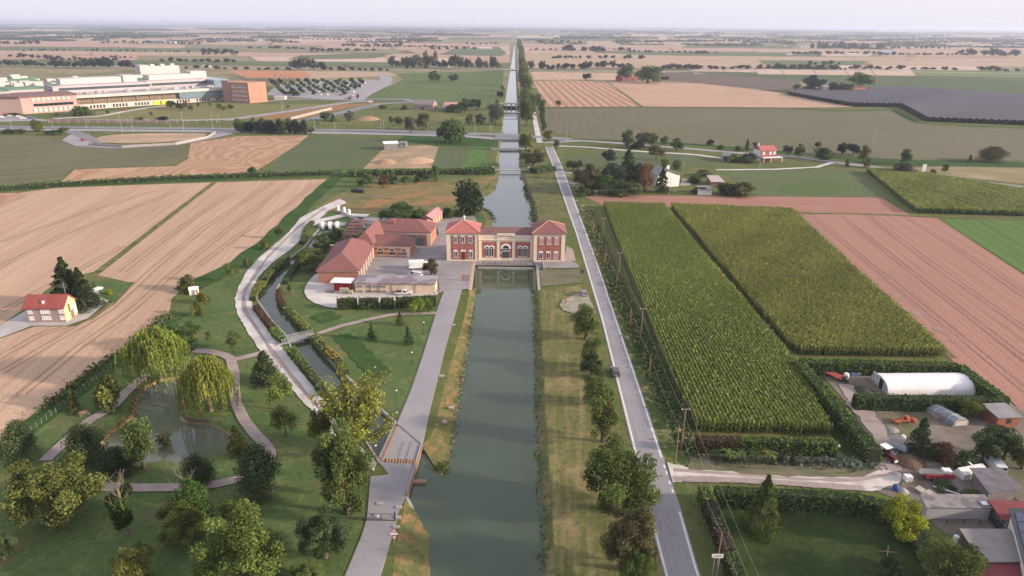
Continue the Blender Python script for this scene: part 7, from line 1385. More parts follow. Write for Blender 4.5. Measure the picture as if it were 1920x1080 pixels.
for (a, c_, l) in (((821, 533), (824, 551), 'left leaf of the yard gate standing open'), ((868, 527), (879, 527), 'right leaf of the yard gate by the basin')):
    r, Ln = frame_of('yard_gate', a, c_, l, 'gate'); b = MB(); [b.box(Ln * k / 8, Ln * k / 8 + .06, -.03, .03, .1, 1.9) for k in range(9)]; b.box(0, Ln, -.04, .04, .15, .25); b.box(0, Ln, -.04, .04, 1.75, 1.85); b.build('leaf', m_dark, r); b = MB(); b.box(-.2, .2, -.2, .2, 0, 2.2); b.build('post', m_terra, r)
strip('hump_marking', [(838, 540), (865, 540)], .5, plain('hump_paint', (.42, .2, .15), obj=False), .09)
for i, (x, y, w) in enumerate(((828, 706, 1.2), (846, 765, 1.0), (850, 610, 1.0), (834, 792, .9))): b = MB(); b.box(-w / 2, w / 2, -.4, .4, 0, .35); o = b.build('manhole_slab', m_conc); o.location = at(x, y) + Vector((0, 0, -.1)); tag(o, 'small pale concrete slab on the grass strip of the west bank', 'slab', 'concrete slabs on the west bank')
for i, (x, y) in enumerate(((712, 946), (707, 968), (748, 953), (746, 972), (743, 990))): b = MB(); b.box(-.5, .5, -.3, .3, 0, .3); o = b.build('stone_block', m_conc); o.location = at(x, y); tag(o, 'pale stone block by the drive gate', 'stone block', 'stone blocks by the drive gate')
bn = empty('park_bench', at(160, 779), .6); tag(bn, 'wooden bench beside the pond path', 'bench'); b = MB(); b.box(-1, 1, -.25, .25, .42, .5); b.build('seat', m_bark2, bn); b = MB(); b.box(-1, 1, .25, .32, .55, 1.0); b.build('backrest', m_bark2, bn)
for s in (-.8, .7): b = MB(); b.box(s, s + .1, -.22, .25, 0, .42); b.build('leg', m_conc, bn)
o = MB().tube((-3.2, 0, 1), (3.2, 0, 1), .95, .95, 14).build('pipe', m_dark); o.location = at(671, 361); o.rotation_euler = (0, 0, -.25); tag(o, 'big black pipe lying on the dry grass', 'pipe')
e = empty('garden_hut', at(364, 553), .3); tag(e, 'little white garden hut with bright statue in the wheat corner', 'hut'); b = MB(); b.gwall(-1.2, 1.2, 0, 1.6, 0, 1.7, .6); b.build('wall', m_white, e); b = MB(); b.gable(-1.2, 1.2, 0, 1.6, 1.72, .6, ov=.15, th=.08); b.build('roof', m_whitewall, e); b = MB(); b.lathe((1.0, -.6, 0), [(.3, 0), (.2, .9), (.25, 1.4), (.12, 1.9)], 8); b.build('statue', m_terra, e)
e = empty('sapling_guard', at(544, 553)); tag(e, 'square wooden guard round a sapling by the gravel yard', 'tree guard'); b = MB()
for x in (-.9, .9):
    for y in (-.9, .9): b.tube((x, y, 0), (x, y, 1.3), .06, .06, 5)
for z in (.7, 1.2): b.box(-.95, .95, -.95, -.88, z, z + .1); b.box(-.95, .95, .88, .95, z, z + .1); b.box(-.95, -.88, -.9, .9, z, z + .1); b.box(.88, .95, -.9, .9, z, z + .1)
b.build('frame', m_bark2, e)
TR(544, 552, 530, 10, 'tuft', 'moss', 'thin sapling inside the wooden guard')
e = empty('sun_umbrella', at(186, 553)); tag(e, 'white garden umbrella in the farmhouse yard', 'umbrella'); b = MB(); b.tube((0, 0, 0), (0, 0, 2.4), .05, .05, 6); b.build('pole', m_steel, e); b = MB(); b.lathe((0, 0, 2.0), [(1.5, 0), (1.45, .06), (.7, .35), (.05, .6)], 10); b.build('canopy', m_white, e)
for k, (x, y) in enumerate(((167, 569), (170, 568))): 
    e = empty('garden_chair', at(x, y), .5 * k); tag(e, ('left' if k == 0 else 'right') + ' of two white garden chairs under the farmhouse fir', 'chair', 'garden chairs'); b = MB(); b.box(-.3, .3, -.3, .3, .42, .48); b.build('seat', m_white, e); b = MB(); b.box(-.3, .3, .26, .32, .5, 1.0); b.build('backrest', m_white, e)
    for sx in (-.26, .22):
        for sy in (-.26, .22): b = MB(); b.box(sx, sx + .05, sy, sy + .05, 0, .42); b.build('leg', m_white, e)
e = empty('marker_post', at(1061, 569)); tag(e, 'rusty marker post on the gravel patch', 'post'); b = MB(); b.lathe((0, 0, 0), [(.2, 0), (.18, 1.3), (.26, 1.4), (.22, 1.75)], 8); b.build('post', m_terra, e)
e = empty('info_board', at(1091, 521)); tag(e, 'small dark notice board at the road beside the station apron', 'notice board'); b = MB(); b.tube((0, 0, 0), (0, 0, 2.2), .06, .06, 5); b.build('post', m_steel, e); b = MB(); b.box(-.5, .5, -.05, .05, 1.6, 2.6); b.build('board', m_dark, e)
o = wall_along('parapet_stub', [(1018, 494), (1020, 506)], 0, 1.0, .5, m_conc); tag(o, 'short pale concrete wall on the east apron', 'wall')
# ------------------------------------------------------------------ vehicles
def wheel(e, x, y, r=.32, w=.22):
    t_ = MB(); t_.tube((x, y - w / 2, r), (x, y + w / 2, r), r, r, 14); wo = t_.build('wheel', m_tyre, e); h_ = MB(); h_.tube((x, y - w / 2 - .01, r), (x, y + w / 2 + .01, r), r * .6, r * .6, 10); h_.build('rim', m_steel, wo)
def body_profile(b, prof, w, inset=0.0, m=0):
    """prof: side outline (x,z) swept across the width with slightly tucked-in top"""
    zmx = max(z for _, z in prof); n = len(prof); vs = []
    for s in (-1, 1):
        for x, z in prof: vs.append((x, s * (w / 2 - inset * max(0, (z - .75) / max(.01, zmx - .75))), z))
    b.add(vs, [tuple(range(n)), tuple(range(2 * n - 1, n - 1, -1))] + [(i, n + i, n + (i + 1) % n, (i + 1) % n) for i in range(n)], m); return b
def car(px, py, rz, color, label, kind='hatch', L=4.1, w=1.75, group=None, cat='car', name='car'):
    p = at(px, py); e = empty(name, p + Vector((0, 0, .08)), rz); tag(e, label, cat, group); h = L / 2
    if kind == 'hatch': low = [(-h, .3), (h, .3), (h, .62), (h - .25, .82), (h - 1.0, .92), (-h + .1, .95), (-h, .7)]; cab = [(h - 1.05, .9), (h - 1.75, 1.4), (-h + .55, 1.46), (-h + .08, .95)]
    elif kind == 'van': low = [(-h, .35), (h, .35), (h, .8), (h - .35, 1.0), (h - .9, 1.1), (-h, 1.1)]; cab = [(h - .9, 1.08), (h - 1.5, 1.75), (h - 1.9, 1.85), (-h + .1, 1.85), (-h, 1.75), (-h, 1.08)]
    else: low = [(-h, .45), (h, .45), (h, .75), (h - .25, .95), (h - 1.2, 1.0), (-h, 1.0)]; cab = [(h - 1.25, .98), (h - 1.85, 1.6), (h - 2.9, 1.65), (h - 3.05, .98)]
    b = body_profile(MB(), low, w); body_profile(b, cab, w - .04, .16); o = b.build('body', m_paint, e); o.color = (*color, 1); zt = max(z for _, z in cab)
    g = MB(); yb = w / 2 - .02
    (x0, z0), (x1, z1) = cab[0], cab[1]; wi = w / 2 - .2
    n_ = Vector((z1 - z0, 0, x0 - x1)).normalized() * .02
    g.quad((x0 + n_.x - .05, -wi - .03, z0 + n_.z + .05), (x0 + n_.x - .05, wi + .03, z0 + n_.z + .05), (x1 + n_.x, wi - .02, z1 + n_.z - .05), (x1 + n_.x, -wi + .02, z1 + n_.z - .05)); g.build('windscreen', m_glass, e)
    if kind != 'van' or True:
        (x3, z3), (x2, z2) = cab[-1], cab[-2]; g = MB(); d_ = Vector((-(z2 - z3), 0, x2 - x3)).normalized() * .02
        if kind == 'hatch': g.quad((x3 + d_.x + .08, wi, z3 + d_.z + .1), (x3 + d_.x + .08, -wi, z3 + d_.z + .1), (x2 + d_.x, -wi + .04, z2 + d_.z - .06), (x2 + d_.x, wi - .04, z2 + d_.z - .06))
        else: g.quad((x3 - .02, wi, z3 + .12), (x3 - .02, -wi, z3 + .12), (x3 - .02, -wi, zt - .15), (x3 - .02, wi, zt - .15))
        g.build('rear_window', m_glass, e)
    for s in (-1, 1):
        g = MB(); xb = cab[-1][0] + .35 if kind != 'van' else cab[0][0] - 1.6
        P = [(cab[0][0] - .35, cab[0][1] + .06), (cab[1][0] - .02, zt - .1), (xb + .1, zt - .1), (xb, cab[0][1] + .06)]
        f = lambda x, z: (x, s * ((w - .04) / 2 - .16 * max(0, (z - .75) / (zt - .75)) + .015), z)
        vs = [f(*q) for q in P]; g.quad(*(vs if s < 0 else vs[::-1])); g.build('side_window', m_glass, e)
        for xx in (h - .75, -h + .75): wheel(e, xx, s * (w / 2 - .1))
        l_ = MB(); l_.box(h - .06, h + .02, s * (w / 2 - .35) - .17, s * (w / 2 - .35) + .17, .62, .76); l_.build('headlight', m_whitewall, e)
        l_ = MB(); l_.box(-h - .02, -h + .04, s * (w / 2 - .2) - .12, s * (w / 2 - .2) + .12, .65, .9); l_.build('tail_light', bpy.data.materials['sign_red'], e)
    l_ = MB(); l_.box(-h - .025, -h + .02, -.26, .26, .5, .62); l_.build('number_plate', m_white, e)
    if kind == 'pickup': l_ = MB(); l_.box(-h + .1, h - 3.15, -w / 2 + .12, w / 2 - .12, .99, 1.012); l_.build('load_bed', m_dark, e)
    return e
def heading(a, b_): return ang(a, b_)
HR_ = heading((1152, 700), (1128, 600))
car(1153, 701, HR_, (.055, .065, .075), 'dark grey blue hatchback stopped at the road edge with its tail to us'); car(1094, 553, heading((1094, 553), (1086, 520)), (.24, .22, .23), 'grey hatchback parked on the gravel patch by the station')
car(757, 553, heading((740, 553), (780, 552.5)), (.7, .68, .68), 'white pickup parked before the cream service building', 'pickup', 5.0, 1.8); car(778, 519, heading((790, 520), (768, 516)), (.74, .74, .75), 'white van nearer of two beside the courtyard tree', 'van', 4.9, 1.95, cat='van', name='van'); car(774, 465, heading((774, 465), (771, 452)), (.74, .74, .75), 'small white van by the slate blue roller door', 'van', 4.3, 1.8, cat='van', name='van')
car(1862, 876, heading((1853, 862), (1872, 886)) + math.pi, (.74, .76, .78), 'white delivery van parked under the trees of the farm', 'van', 5.4, 2.1, cat='van', name='van')
lo, Ll = frame_of('lorry', (767, 508), (790, 507), 'white box lorry farther of two beside the courtyard tree', 'lorry'); b = MB(); b.box(0, 5.0, 0, 2.3, .8, 3.0); b.build('box_body', m_white, lo); b = body_profile(MB(), [(5.2, .5), (7.0, .5), (7.0, 1.4), (6.6, 2.3), (5.2, 2.4)], 2.1); o = b.build('cab', m_white, lo); o.location = (0, 1.15, 0); b = MB(); b.box(.2, 6.8, .5, 1.8, .5, .8); b.build('chassis', m_dark, lo)
g = MB(); g.quad((7.03, .25, 1.4), (7.03, 2.05, 1.4), (6.66, 1.95, 2.2), (6.66, .35, 2.2)); g.build('windscreen', m_glass, lo)
for xx in (1.2, 6.0):
    for yy in (.15, 2.15): wheel(lo, xx, yy, .42, .3)
PC = random.Random(4); cols = ((.7, .7, .7), (.5, .5, .52), (.06, .06, .07), (.3, .04, .04), (.08, .12, .25), (.62, .6, .58))
b = body_profile(body_profile(MB(), [(-2, .3), (2, .3), (2, .7), (1, .95), (-2, .95)], 1.75), [(1, .9), (.3, 1.42), (-1.5, 1.45), (-1.95, .9)], 1.6, .15); mc = b.build('small_car', m_paint).data; bpy.data.objects.remove(bpy.data.objects['small_car'])
def far_car(x, y, rz, lab, gr): o = link('car', mc); o.location = at(x, y) + Vector((0, 0, .3)); o.rotation_euler = (0, 0, rz); o.scale = (1.15, 1.15, 1.2); o.color = (*PC.choice(cols), 1); tag(o, lab, 'car', gr)
for r_ in range(5):
    for k in range(14):
        if PC.random() < .6: x = 516 + k * 13 + r_ * 5 + PC.uniform(-2, 2); y = 157 + r_ * 5.6; (x < 690 - r_ * 7) and far_car(x, y, 1.4 + PC.uniform(-.1, .1), 'small car parked among the trees of the hospital car park', 'cars in the hospital car park')
for x, y in ((4, 222), (20, 220), (36, 221), (44, 224), (12, 217), (58, 223)): far_car(x, y, .3, 'small car parked at the left end of the hospital', 'cars left of the hospital')
for x, y, rz, l in ((157, 264, 2.4, 'dark car entering the loop road'), (695, 193, .2, 'small car rounding the hospital roundabout'), (662, 182, .9, 'small car leaving the hospital car park'), (236, 208, .1, 'dark car at the hospital entrance')): far_car(x, y, rz, l, None)
for x, l in ((815, 'left white lorry on the provincial road'), (843, 'right white lorry on the provincial road'), (388, 'white lorry on the provincial road behind the hospital')): b = MB(); b.box(-7, 4.5, -1.3, 1.3, .9, 4); b.box(5, 7, -1.2, 1.2, .6, 3.2); b.box(-7, 7, -.9, .9, .4, .9); o = b.build('lorry', m_white); o.location = at(x, 127.3 + (x - 815) * .006 if x > 500 else 126.3); tag(o, l, 'lorry')
# person in purple walking beside the dark car
pe = empty('person', at(1142, 694.5), 1.2); tag(pe, 'person in a purple top and pale trousers walking on the grass beside the dark car', 'person')
def skin(name, pts, edges, radii, mat, parent, sub=1):
    me = bpy.data.meshes.new(name); me.from_pydata(pts, edges, []); o = bpy.data.objects.new(name, me); COL.objects.link(o); o.parent = parent; o.modifiers.new('s', 'SKIN'); s = o.modifiers.new('d', 'SUBSURF'); s.levels = s.render_levels = sub
    for v, r in zip(me.skin_vertices[0].data, radii): v.radius = (r, r)
    me.skin_vertices[0].data[0].use_root = True; me.materials.append(mat); bpy.context.view_layer.update(); dm = bpy.data.meshes.new_from_object(o.evaluated_get(bpy.context.evaluated_depsgraph_get())); o.modifiers.clear(); o.data = dm; return o
m_skin = plain('skin', (.5, .32, .24), (.46, .28, .2))
J = [(0, 0, .95), (0, 0, 1.15), (0, 0, 1.38), (0, .01, 1.5), (.02, 0, 1.62), (.02, 0, 1.72), (0, .1, .9), (.12, .1, .5), (.02, .1, .08), (.12, .1, .04), (0, -.1, .9), (-.06, -.1, .5), (-.22, -.1, .1), (-.12, -.1, .05), (0, .2, 1.4), (-.06, .26, 1.12), (.04, .27, .88), (0, -.2, 1.4), (.08, -.26, 1.13), (.22, -.25, .93), (.06, .27, .78), (.27, -.25, .84)]
Ed = [(0, 1), (1, 2), (2, 3), (3, 4), (4, 5), (0, 6), (6, 7), (7, 8), (8, 9), (0, 10), (10, 11), (11, 12), (12, 13), (2, 14), (14, 15), (15, 16), (16, 20), (2, 17), (17, 18), (18, 19), (19, 21)]
Rr = [.14, .13, .15, .06, .1, .07, .09, .06, .045, .04, .09, .06, .045, .04, .065, .05, .04, .065, .05, .04, .032, .032]
skin('body', J, Ed, Rr, m_skin, pe)
Tp = [0, 1, 2, 14, 15, 17, 18]; mp = {k: i for i, k in enumerate(Tp)}
skin('top', [J[k] for k in Tp], [(0, 1), (1, 2), (2, 3), (3, 4), (2, 5), (5, 6)], [.17, .15, .175, .085, .068, .085, .068], plain('purple_cloth', (.2, .11, .5), (.17, .09, .44)), pe)
skin('trousers', [J[k] for k in (0, 6, 7, 8, 10, 11, 12)], [(0, 1), (1, 2), (2, 3), (0, 4), (4, 5), (5, 6)], [.165, .11, .08, .06, .11, .08, .06], plain('pale_cloth', (.5, .46, .4)), pe)
skin('hair', [(.0, 0, 1.7), (-.02, 0, 1.77), (-.07, 0, 1.66)], [(0, 1), (0, 2)], [.1, .08, .07], plain('fair_hair', (.4, .3, .16)), pe)
# ------------------------------------------------------------------ farm yard on the right
pt_, Lp = frame_of('polytunnel', (1664, 742), (1830, 741), 'long white arched polytunnel inside the clipped hedges', 'polytunnel'); bpy.context.view_layer.update()
wd = (pt_.matrix_world.inverted() @ at(1631, 711)).y; b = MB(); n = 14; prof = [(wd / 2 - wd / 2 * math.cos(math.pi * i / n), 2.8 * math.sin(math.pi * i / n) ** .75) for i in range(n + 1)]; ns = 14; vs = []
for k in range(ns + 1): vs += [(Lp * k / ns, y, z * (1 + .012 * math.sin(k * 2.1))) for y, z in prof]
b.add(vs, [((k) * (n + 1) + i, (k + 1) * (n + 1) + i, (k + 1) * (n + 1) + i + 1, k * (n + 1) + i + 1) for k in range(ns) for i in range(n)]); b.add([(Lp, y, z) for y, z in prof], [tuple(range(n + 1))]); b.build('cover', plain('white_film', (.74, .72, .71), (.66, .64, .63), scale=.25, rough=.5), pt_, True)
b = MB(); b.add([(.05, y, z * .97) for y, z in prof[::1]], [tuple(range(n, -1, -1))]); b.build('end_sheet', plain('grey_film', (.42, .42, .43), (.34, .34, .35), scale=.5), pt_)
b = MB(); b.box(-.05, .03, wd * .3, wd * .52, 0, 2.5); b.build('doorway', plain('dark_opening', (.02, .02, .02)), pt_)
b = MB(); [b.box(-.1, -.02, y, y + .1, 0, 2.6) for y in (wd * .28, wd * .52, wd * .7, wd * .86)]; b.box(-.1, -.02, wd * .28, wd * .87, 2.5, 2.6); b.box(-.1, -.02, wd * .53, wd * .86, 1.2, 1.28); b.build('door_frame', m_white, pt_)
# trailers, tractor, implements
e = empty('flatbed_trailer', at(1560, 707), -1.0); tag(e, 'red flatbed trailer parked by the hedge left of the white tunnel', 'trailer'); mr = plain('trailer_red', (.34, .07, .055), (.27, .055, .045), scale=.8); b = MB(); b.box(-2.6, 2.6, -1.05, 1.05, .8, .95); [b.box(x, x + .06, -1.06, 1.06, .95, 1.0) for x in (-2.6, -1.2, .1, 1.3, 2.5)]; b.build('bed', mr, e); b = MB(); b.box(2.6, 4, -.06, .06, .6, .7); b.build('drawbar', m_dark, e)
for x in (-1.2, .6):
    for s in (-.9, .9): wheel(e, x, s, .38, .25)
e = empty('tractor', at(1660, 859), -1.2); tag(e, 'dark red tractor with white cab roof at the end of the long hedge', 'tractor'); b = MB(); b.box(.2, 2.1, -.38, .38, .7, 1.35); b.box(-1.1, .3, -.55, .55, .6, 1.15); b.build('bonnet', plain('tractor_red', (.12, .025, .025)), e); b = MB(); [b.box(x, x + .07, y, y + .07, 1.1, 2.35) for x in (-1.1, .25) for y in (-.7, .63)]; b.build('cab_frame', m_dark, e); b = MB(); b.box(-1.25, .45, -.82, .82, 2.35, 2.47); b.build('cab_roof', m_white, e); b = MB(); b.box(2.1, 2.3, -.35, .35, .5, .9); b.build('front_weight', m_white, e)
for s in (-.75, .75): wheel(e, -.6, s, .75, .42); wheel(e, 1.5, s * .85, .45, .28)
b = MB(); b.box(-.5, -.1, -.25, .25, 1.15, 1.3); b.box(-.55, -.45, -.25, .25, 1.3, 1.75); b.build('seat', m_dark, e)
e = empty('farm_implement', at(1692, 797), .2); tag(e, 'orange red A frame farm implement standing in the yard', 'implement'); mo = plain('implement_red', (.42, .12, .06), (.34, .09, .05)); b = MB()
for x in (-1.7, 1.4): b.tube((x, -1, 0), (x * .2, 0, 2.2), .09, .07, 6); b.tube((x, 1.2, 0), (x * .2, 0, 2.2), .09, .07, 6)
b.box(-1.5, 2.1, .3, 1.5, .5, .65); b.box(-1.7, 1.6, -.1, .1, .9, 1.0); b.build('frame', mo, e); b = MB(); [b.tube((-1.2 + .6 * k, .6, .5), (-1.2 + .6 * k, .1, 0), .05, .04, 5) for k in range(6)]; b.build('tines', m_dark, e); b = MB(); b.box(1.2, 2.0, .4, 1.4, .65, 1.3); b.build('hopper', mo, e)
e = empty('wire_rack', at(1760, 790), .1); tag(e, 'rusty wire rack before the tunnel hedge', 'rack'); b = MB(); [b.tube((x, y, 0), (x, y, 1.7), .04, .04, 5) for x in (-1.3, -.5, .4, 1.3) for y in (-.4, .5)]; [b.box(-1.3, 1.3, y, y + .05, z, z + .05) for y in (-.4, .5) for z in (.7, 1.5)]; b.build('frame', plain('rust', (.3, .17, .1)), e)
e, L_ = frame_of('cold_frame', (1787, 801), (1814, 799), 'small ribbed plastic cold frame with bright end in the yard', 'cold frame'); b = MB(); prof = [(0, 0), (.1, 1.2), (L_ * .3, 1.9), (L_ * .7, 1.9), (L_ - .1, 1.2), (L_, 0)]; b.add([(x, 0, z) for x, z in prof] + [(x - 1.6, 6, z) for x, z in prof], [(i, 6 + i, 7 + i, i + 1) for i in range(5)] + [(0, 1, 2, 3, 4, 5)]); b.build('film', plain('dull_film', (.26, .29, .31), (.18, .2, .22), scale=1, rough=.4), e); b = MB(); b.box(.3, L_ - .3, -.05, -.01, .3, 1.3); b.build('end_panel', plain('pale_panel', (.6, .52, .46)), e); b = MB()
for k in range(5): b.path([(x - 1.6 * k / 4, 6 * k / 4, z + .03) for x, z in prof], .04, 4)
b.build('ribs', m_whitewall, e)
e, L_ = frame_of('garden_shed', (1867, 802), (1908, 800), 'orange garden shed with grey sheet roof at the field corner', 'shed'); bpy.context.view_layer.update(); dd = (e.matrix_world.inverted() @ at(1850, 780)).y; b = MB(); b.box(0, L_, 0, dd, 0, 2.3); b.build('wall', plain('dull_orange_boards', (.30, .115, .07), (.24, .09, .055), scale=1), e); b = MB(); b.add([(-.3, -.3, 2.3), (L_ + .3, -.3, 2.3), (L_ + .3, dd + .3, 2.75), (-.3, dd + .3, 2.75), (-.3, -.3, 2.42), (L_ + .3, -.3, 2.42), (L_ + .3, dd + .3, 2.87), (-.3, dd + .3, 2.87)], [(3, 2, 1, 0), (4, 5, 6, 7), (0, 1, 5, 4), (1, 2, 6, 5), (2, 3, 7, 6), (3, 0, 4, 7)]); b.build('roof', m_zinc, e); b = MB(); b.box(L_ * .42, L_ * .62, -.06, 0, .9, 1.9); b.build('window', m_glass, e)
def pile(name, x, y, r, h, n, mat, lab, long=1.6, cat='heap', rot=0):
    e = MB(); rr_ = random.Random(int(x)); c = at(x, y)
    for i in range(n):
        a = rr_.uniform(0, 6.28); q = r * rr_.random() ** .6; px, py, z = q * math.cos(a) * 1.4, q * math.sin(a), h * (1 - q / r) * rr_.random(); d = Vector((rr_.uniform(-1, 1), rr_.uniform(-1, 1), rr_.uniform(-.35, .35))).normalized() * long * rr_.uniform(.3, .6); e.tube((px - d.x, py - d.y, max(.03, z - d.z)), (px + d.x, py + d.y, max(.06, z + d.z)), rr_.uniform(.03, .07), .03, 4)
    rows = [(r * 1.3, 0), (r, h * .35), (r * .5, h * .75), (.1, h * .9)]; e.lathe((0, 0, 0), rows, 11); o = e.build(name, mat); o.location = c; o.rotation_euler = (0, 0, rot); tag(o, lab, cat)
pile('brush_heap', 1704, 868, 2.2, 1.5, 260, plain('dry_twigs', (.13, .085, .05), (.09, .06, .038), scale=2), 'heap of cut brown branches beside the tractor'); pile('rubble_heap', 1688, 828, 1.9, .6, 160, plain('rubble', (.28, .26, .25), (.18, .17, .165), scale=2), 'low grey heap of rubble behind the tractor', .7); pile('branch_heap', 1770, 856, 1.6, 1.2, 120, plain('rusty_twigs', (.2, .11, .065), (.14, .08, .05), scale=2), 'reddish heap of branches among the yard bushes'); pile('compost_heap', 1620, 733, 1.8, 1.1, 60, plain('compost', (.05, .055, .035), (.035, .035, .025), scale=2), 'dark compost heap at the tunnel entrance', .5); pile('scrap_heap', 1672, 806, 1.2, .5, 60, plain('scrap', (.16, .14, .13), (.3, .28, .27), scale=3), 'small scatter of scrap in the yard grass', .6)
e = empty('seed_drill', at(1684, 847), -.7); tag(e, 'blue grey machine beside the tractor', 'machine'); b = MB(); b.box(-1.3, 1.3, -.6, .6, .6, 1.0); b.add([(-1.3, -.7, 1), (1.3, -.7, 1), (1.3, .7, 1), (-1.3, .7, 1), (-1, -.3, 1.5), (1, -.3, 1.5), (1, .3, 1.5), (-1, .3, 1.5)], [(0, 1, 5, 4), (1, 2, 6, 5), (2, 3, 7, 6), (3, 0, 4, 7), (4, 5, 6, 7)]); b.build('hopper', plain('machine_blue', (.16, .2, .25), (.24, .27, .3)), e); [wheel(e, 0, s, .4, .22) for s in (-.85, .85)]
e = empty('cable_reel', at(1783, 706)); tag(e, 'large reel with pale round cheeks by the hedge behind the tunnel', 'reel'); b = MB(); b.tube((-1.2, 0, 1.35), (-1.1, 0, 1.35), 1.3, 1.3, 18); b.tube((1.1, 0, 1.35), (1.2, 0, 1.35), 1.3, 1.3, 18); b.build('cheeks', m_zinc, e); b = MB(); b.tube((-1.1, 0, 1.35), (1.1, 0, 1.35), 1.05, 1.05, 16); b.build('hose', plain('dark_hose', (.05, .055, .07)), e)
for x, y, l, m, s in ((1586, 708, 'white bulk bag on the yard left of the tunnel', m_white, 1.1), (1600, 705, 'left blue crate at the tunnel hedge', plain('crate_blue', (.12, .16, .3)), .9), (1607, 704, 'right grey blue crate at the tunnel hedge', plain('crate_grey', (.25, .28, .36)), .9), (1584, 716, 'dark trolley under the white bulk bag', m_dark, 1.2), (1693, 822, 'white sack at the foot of the yard fir', m_white, .7), (1712, 792, 'orange drum beside the A frame implement', mo, .9)):
    b = MB(); b.lathe((0, 0, 0), [(.5 * s, 0), (.62 * s, .3 * s), (.58 * s, .8 * s), (.4 * s, 1.05 * s)], 9) if 'bag' in l or 'sack' in l or 'drum' in l else b.box(-.7 * s, .7 * s, -.5 * s, .5 * s, .05, .8 * s) and b.box(-.75 * s, .75 * s, -.55 * s, .55 * s, .8 * s, .9 * s); o = b.build('bulk_bag' if 'bag' in l or 'sack' in l else 'drum' if 'drum' in l else 'crate', m); o.location = at(x, y); tag(o, l, 'farm goods')
e = empty('liquid_tank', at(1701, 902), .1); tag(e, 'white cube tank in a cage beside the farm drive', 'tank'); b = MB(); b.box(-.62, .62, -.5, .5, .15, 1.2); b.lathe((0, 0, 1.2), [(.15, 0), (.15, .08)], 8); b.build('bottle', m_white, e); b = MB(); [b.box(x, x + .03, y, y + .03, .1, 1.2) for x in (-.66, -.2, .2, .63) for y in (-.54, .52)]; [b.box(-.66, .66, y, y + .03, z, z + .03) for y in (-.54, .52) for z in (.4, .8, 1.18)]; b.box(-.66, .66, -.54, .55, 0, .12); b.build('cage', m_steel, e)
e, L_ = frame_of('farm_trailer', (1735, 904), (1786, 905), 'red sided farm trailer loaded with grey planks and white boxes', 'trailer'); b = MB(); b.box(0, L_, 0, 2, .7, 1.45); [b.box(L_ * k / 5, L_ * k / 5 + .07, -.06, 0, .65, 1.5) for k in range(6)]; b.build('bed', plain('crimson_side', (.33, .03, .05), (.26, .025, .04)), e); b = MB(); b.box(-1.2, L_ * .65, .2, .9, 1.46, 1.75); b.box(-.6, L_ * .7, 1.0, 1.8, 1.46, 1.6); [b.box(-.3, L_ * .7, y, y + .12, 1.75, 1.83) for y in (.25, .5, .75)]; b.build('plank_load', m_zinc, e); b = MB(); b.box(L_ * .66, L_ * .8, .5, 1.5, 1.46, 2.1); b.box(L_ * .82, L_ * .98, .4, 1.6, 1.46, 2.0); b.build('white_box', m_white, e); [wheel(e, x, s, .38, .25) for x in (L_ * .3, L_ * .6) for s in (.1, 1.9)]
e = empty('barrel', at(1678, 919)); tag(e, 'bright blue plastic barrel at the end of the curved hedge', 'barrel'); b = MB(); b.lathe((0, 0, 0), [(.4, 0), (.48, .2), (.48, .9), (.38, 1.1)], 12); b.build('body', plain('barrel_blue', (.03, .11, .38)), e); b = MB(); b.lathe((0, 0, 1.1), [(.36, 0), (.3, .06)], 10); b.build('lid', m_dark, e)
pile('rag_heap', 1693, 922, .8, .7, 30, plain('sacking', (.4, .38, .37), (.22, .2, .2), scale=3), 'pale sacking heap beside the blue barrel', .4)
for x, y, l in ((1791, 1016, 'white water butt by the glazed outbuilding'),): b = MB(); b.lathe((0, 0, 0), [(.4, 0), (.45, .5), (.42, 1.1), (.2, 1.25)], 10); o = b.build('water_butt', m_white); o.location = at(x, y); tag(o, l, 'water butt')
def block(name, base, h, mats, label, cat, roof_ov=.15, roof_th=.18, tilt=0, extra=None):
    """flat roofed building from four base corners: front-left, front-right, back-right, back-left"""
    P = atl(base); c = P[0]; e = empty(name, c); tag(e, label, cat); Q = [p - c for p in P]; b = MB(); b.prism([(q.x, q.y) for q in Q], 0, h); b.build('wall', mats[0], e); m_ = sum(Q, Vector()) / 4; b = MB(); R_ = [m_ + (q - m_) * (1 + roof_ov * 2 / max(1, (q - m_).length)) for q in Q]; zz = [h, h, h + tilt, h + tilt]; vs = [(r.x, r.y, z + .004) for r, z in zip(R_, zz)] + [(r.x, r.y, z + roof_th) for r, z in zip(R_, zz)]; b.add(vs, [(3, 2, 1, 0), (4, 5, 6, 7), (0, 1, 5, 4), (1, 2, 6, 5), (2, 3, 7, 6), (3, 0, 4, 7)]); b.build('roof', mats[1], e); return e, Q
m_slab = plain('broken_slab', (.24, .215, .21), (.13, .115, .115), scale=.5, lo=.42, hi=.56)
e, Q = block('concrete_store', [(1733, 976), (1851, 977), (1836, 952), (1722, 951)], 2.5, (plain('stained_concrete', (.42, .40, .4), (.34, .32, .32), scale=.3), m_slab), 'long low concrete store with broken slab roof beyond the golden tree', 'store'); b = MB(); b.box(.3, 8.5, -.9, -.82, .9, .98); [b.box(x, x + .08, -.9, -.82, 0, .95) for x in (.3, 3, 5.7, 8.4)]; b.build('rail', m_dark, e); b = MB(); b.box(9.3, 10.3, .6, 1.5, 2.7, 2.75); b.build('roof_patch', m_white, e)
TR(1805, 960, 938, 26, 'bush', 'olive', 'rusty creeper sprawling behind the concrete store'); TR(1815, 936, 918, 40, 'bush', 'moss', 'green climber on the old frame behind the concrete store'); TR(1770, 918, 906, 44, 'bush', 'dark', 'low dark weeds under the red sided trailer')
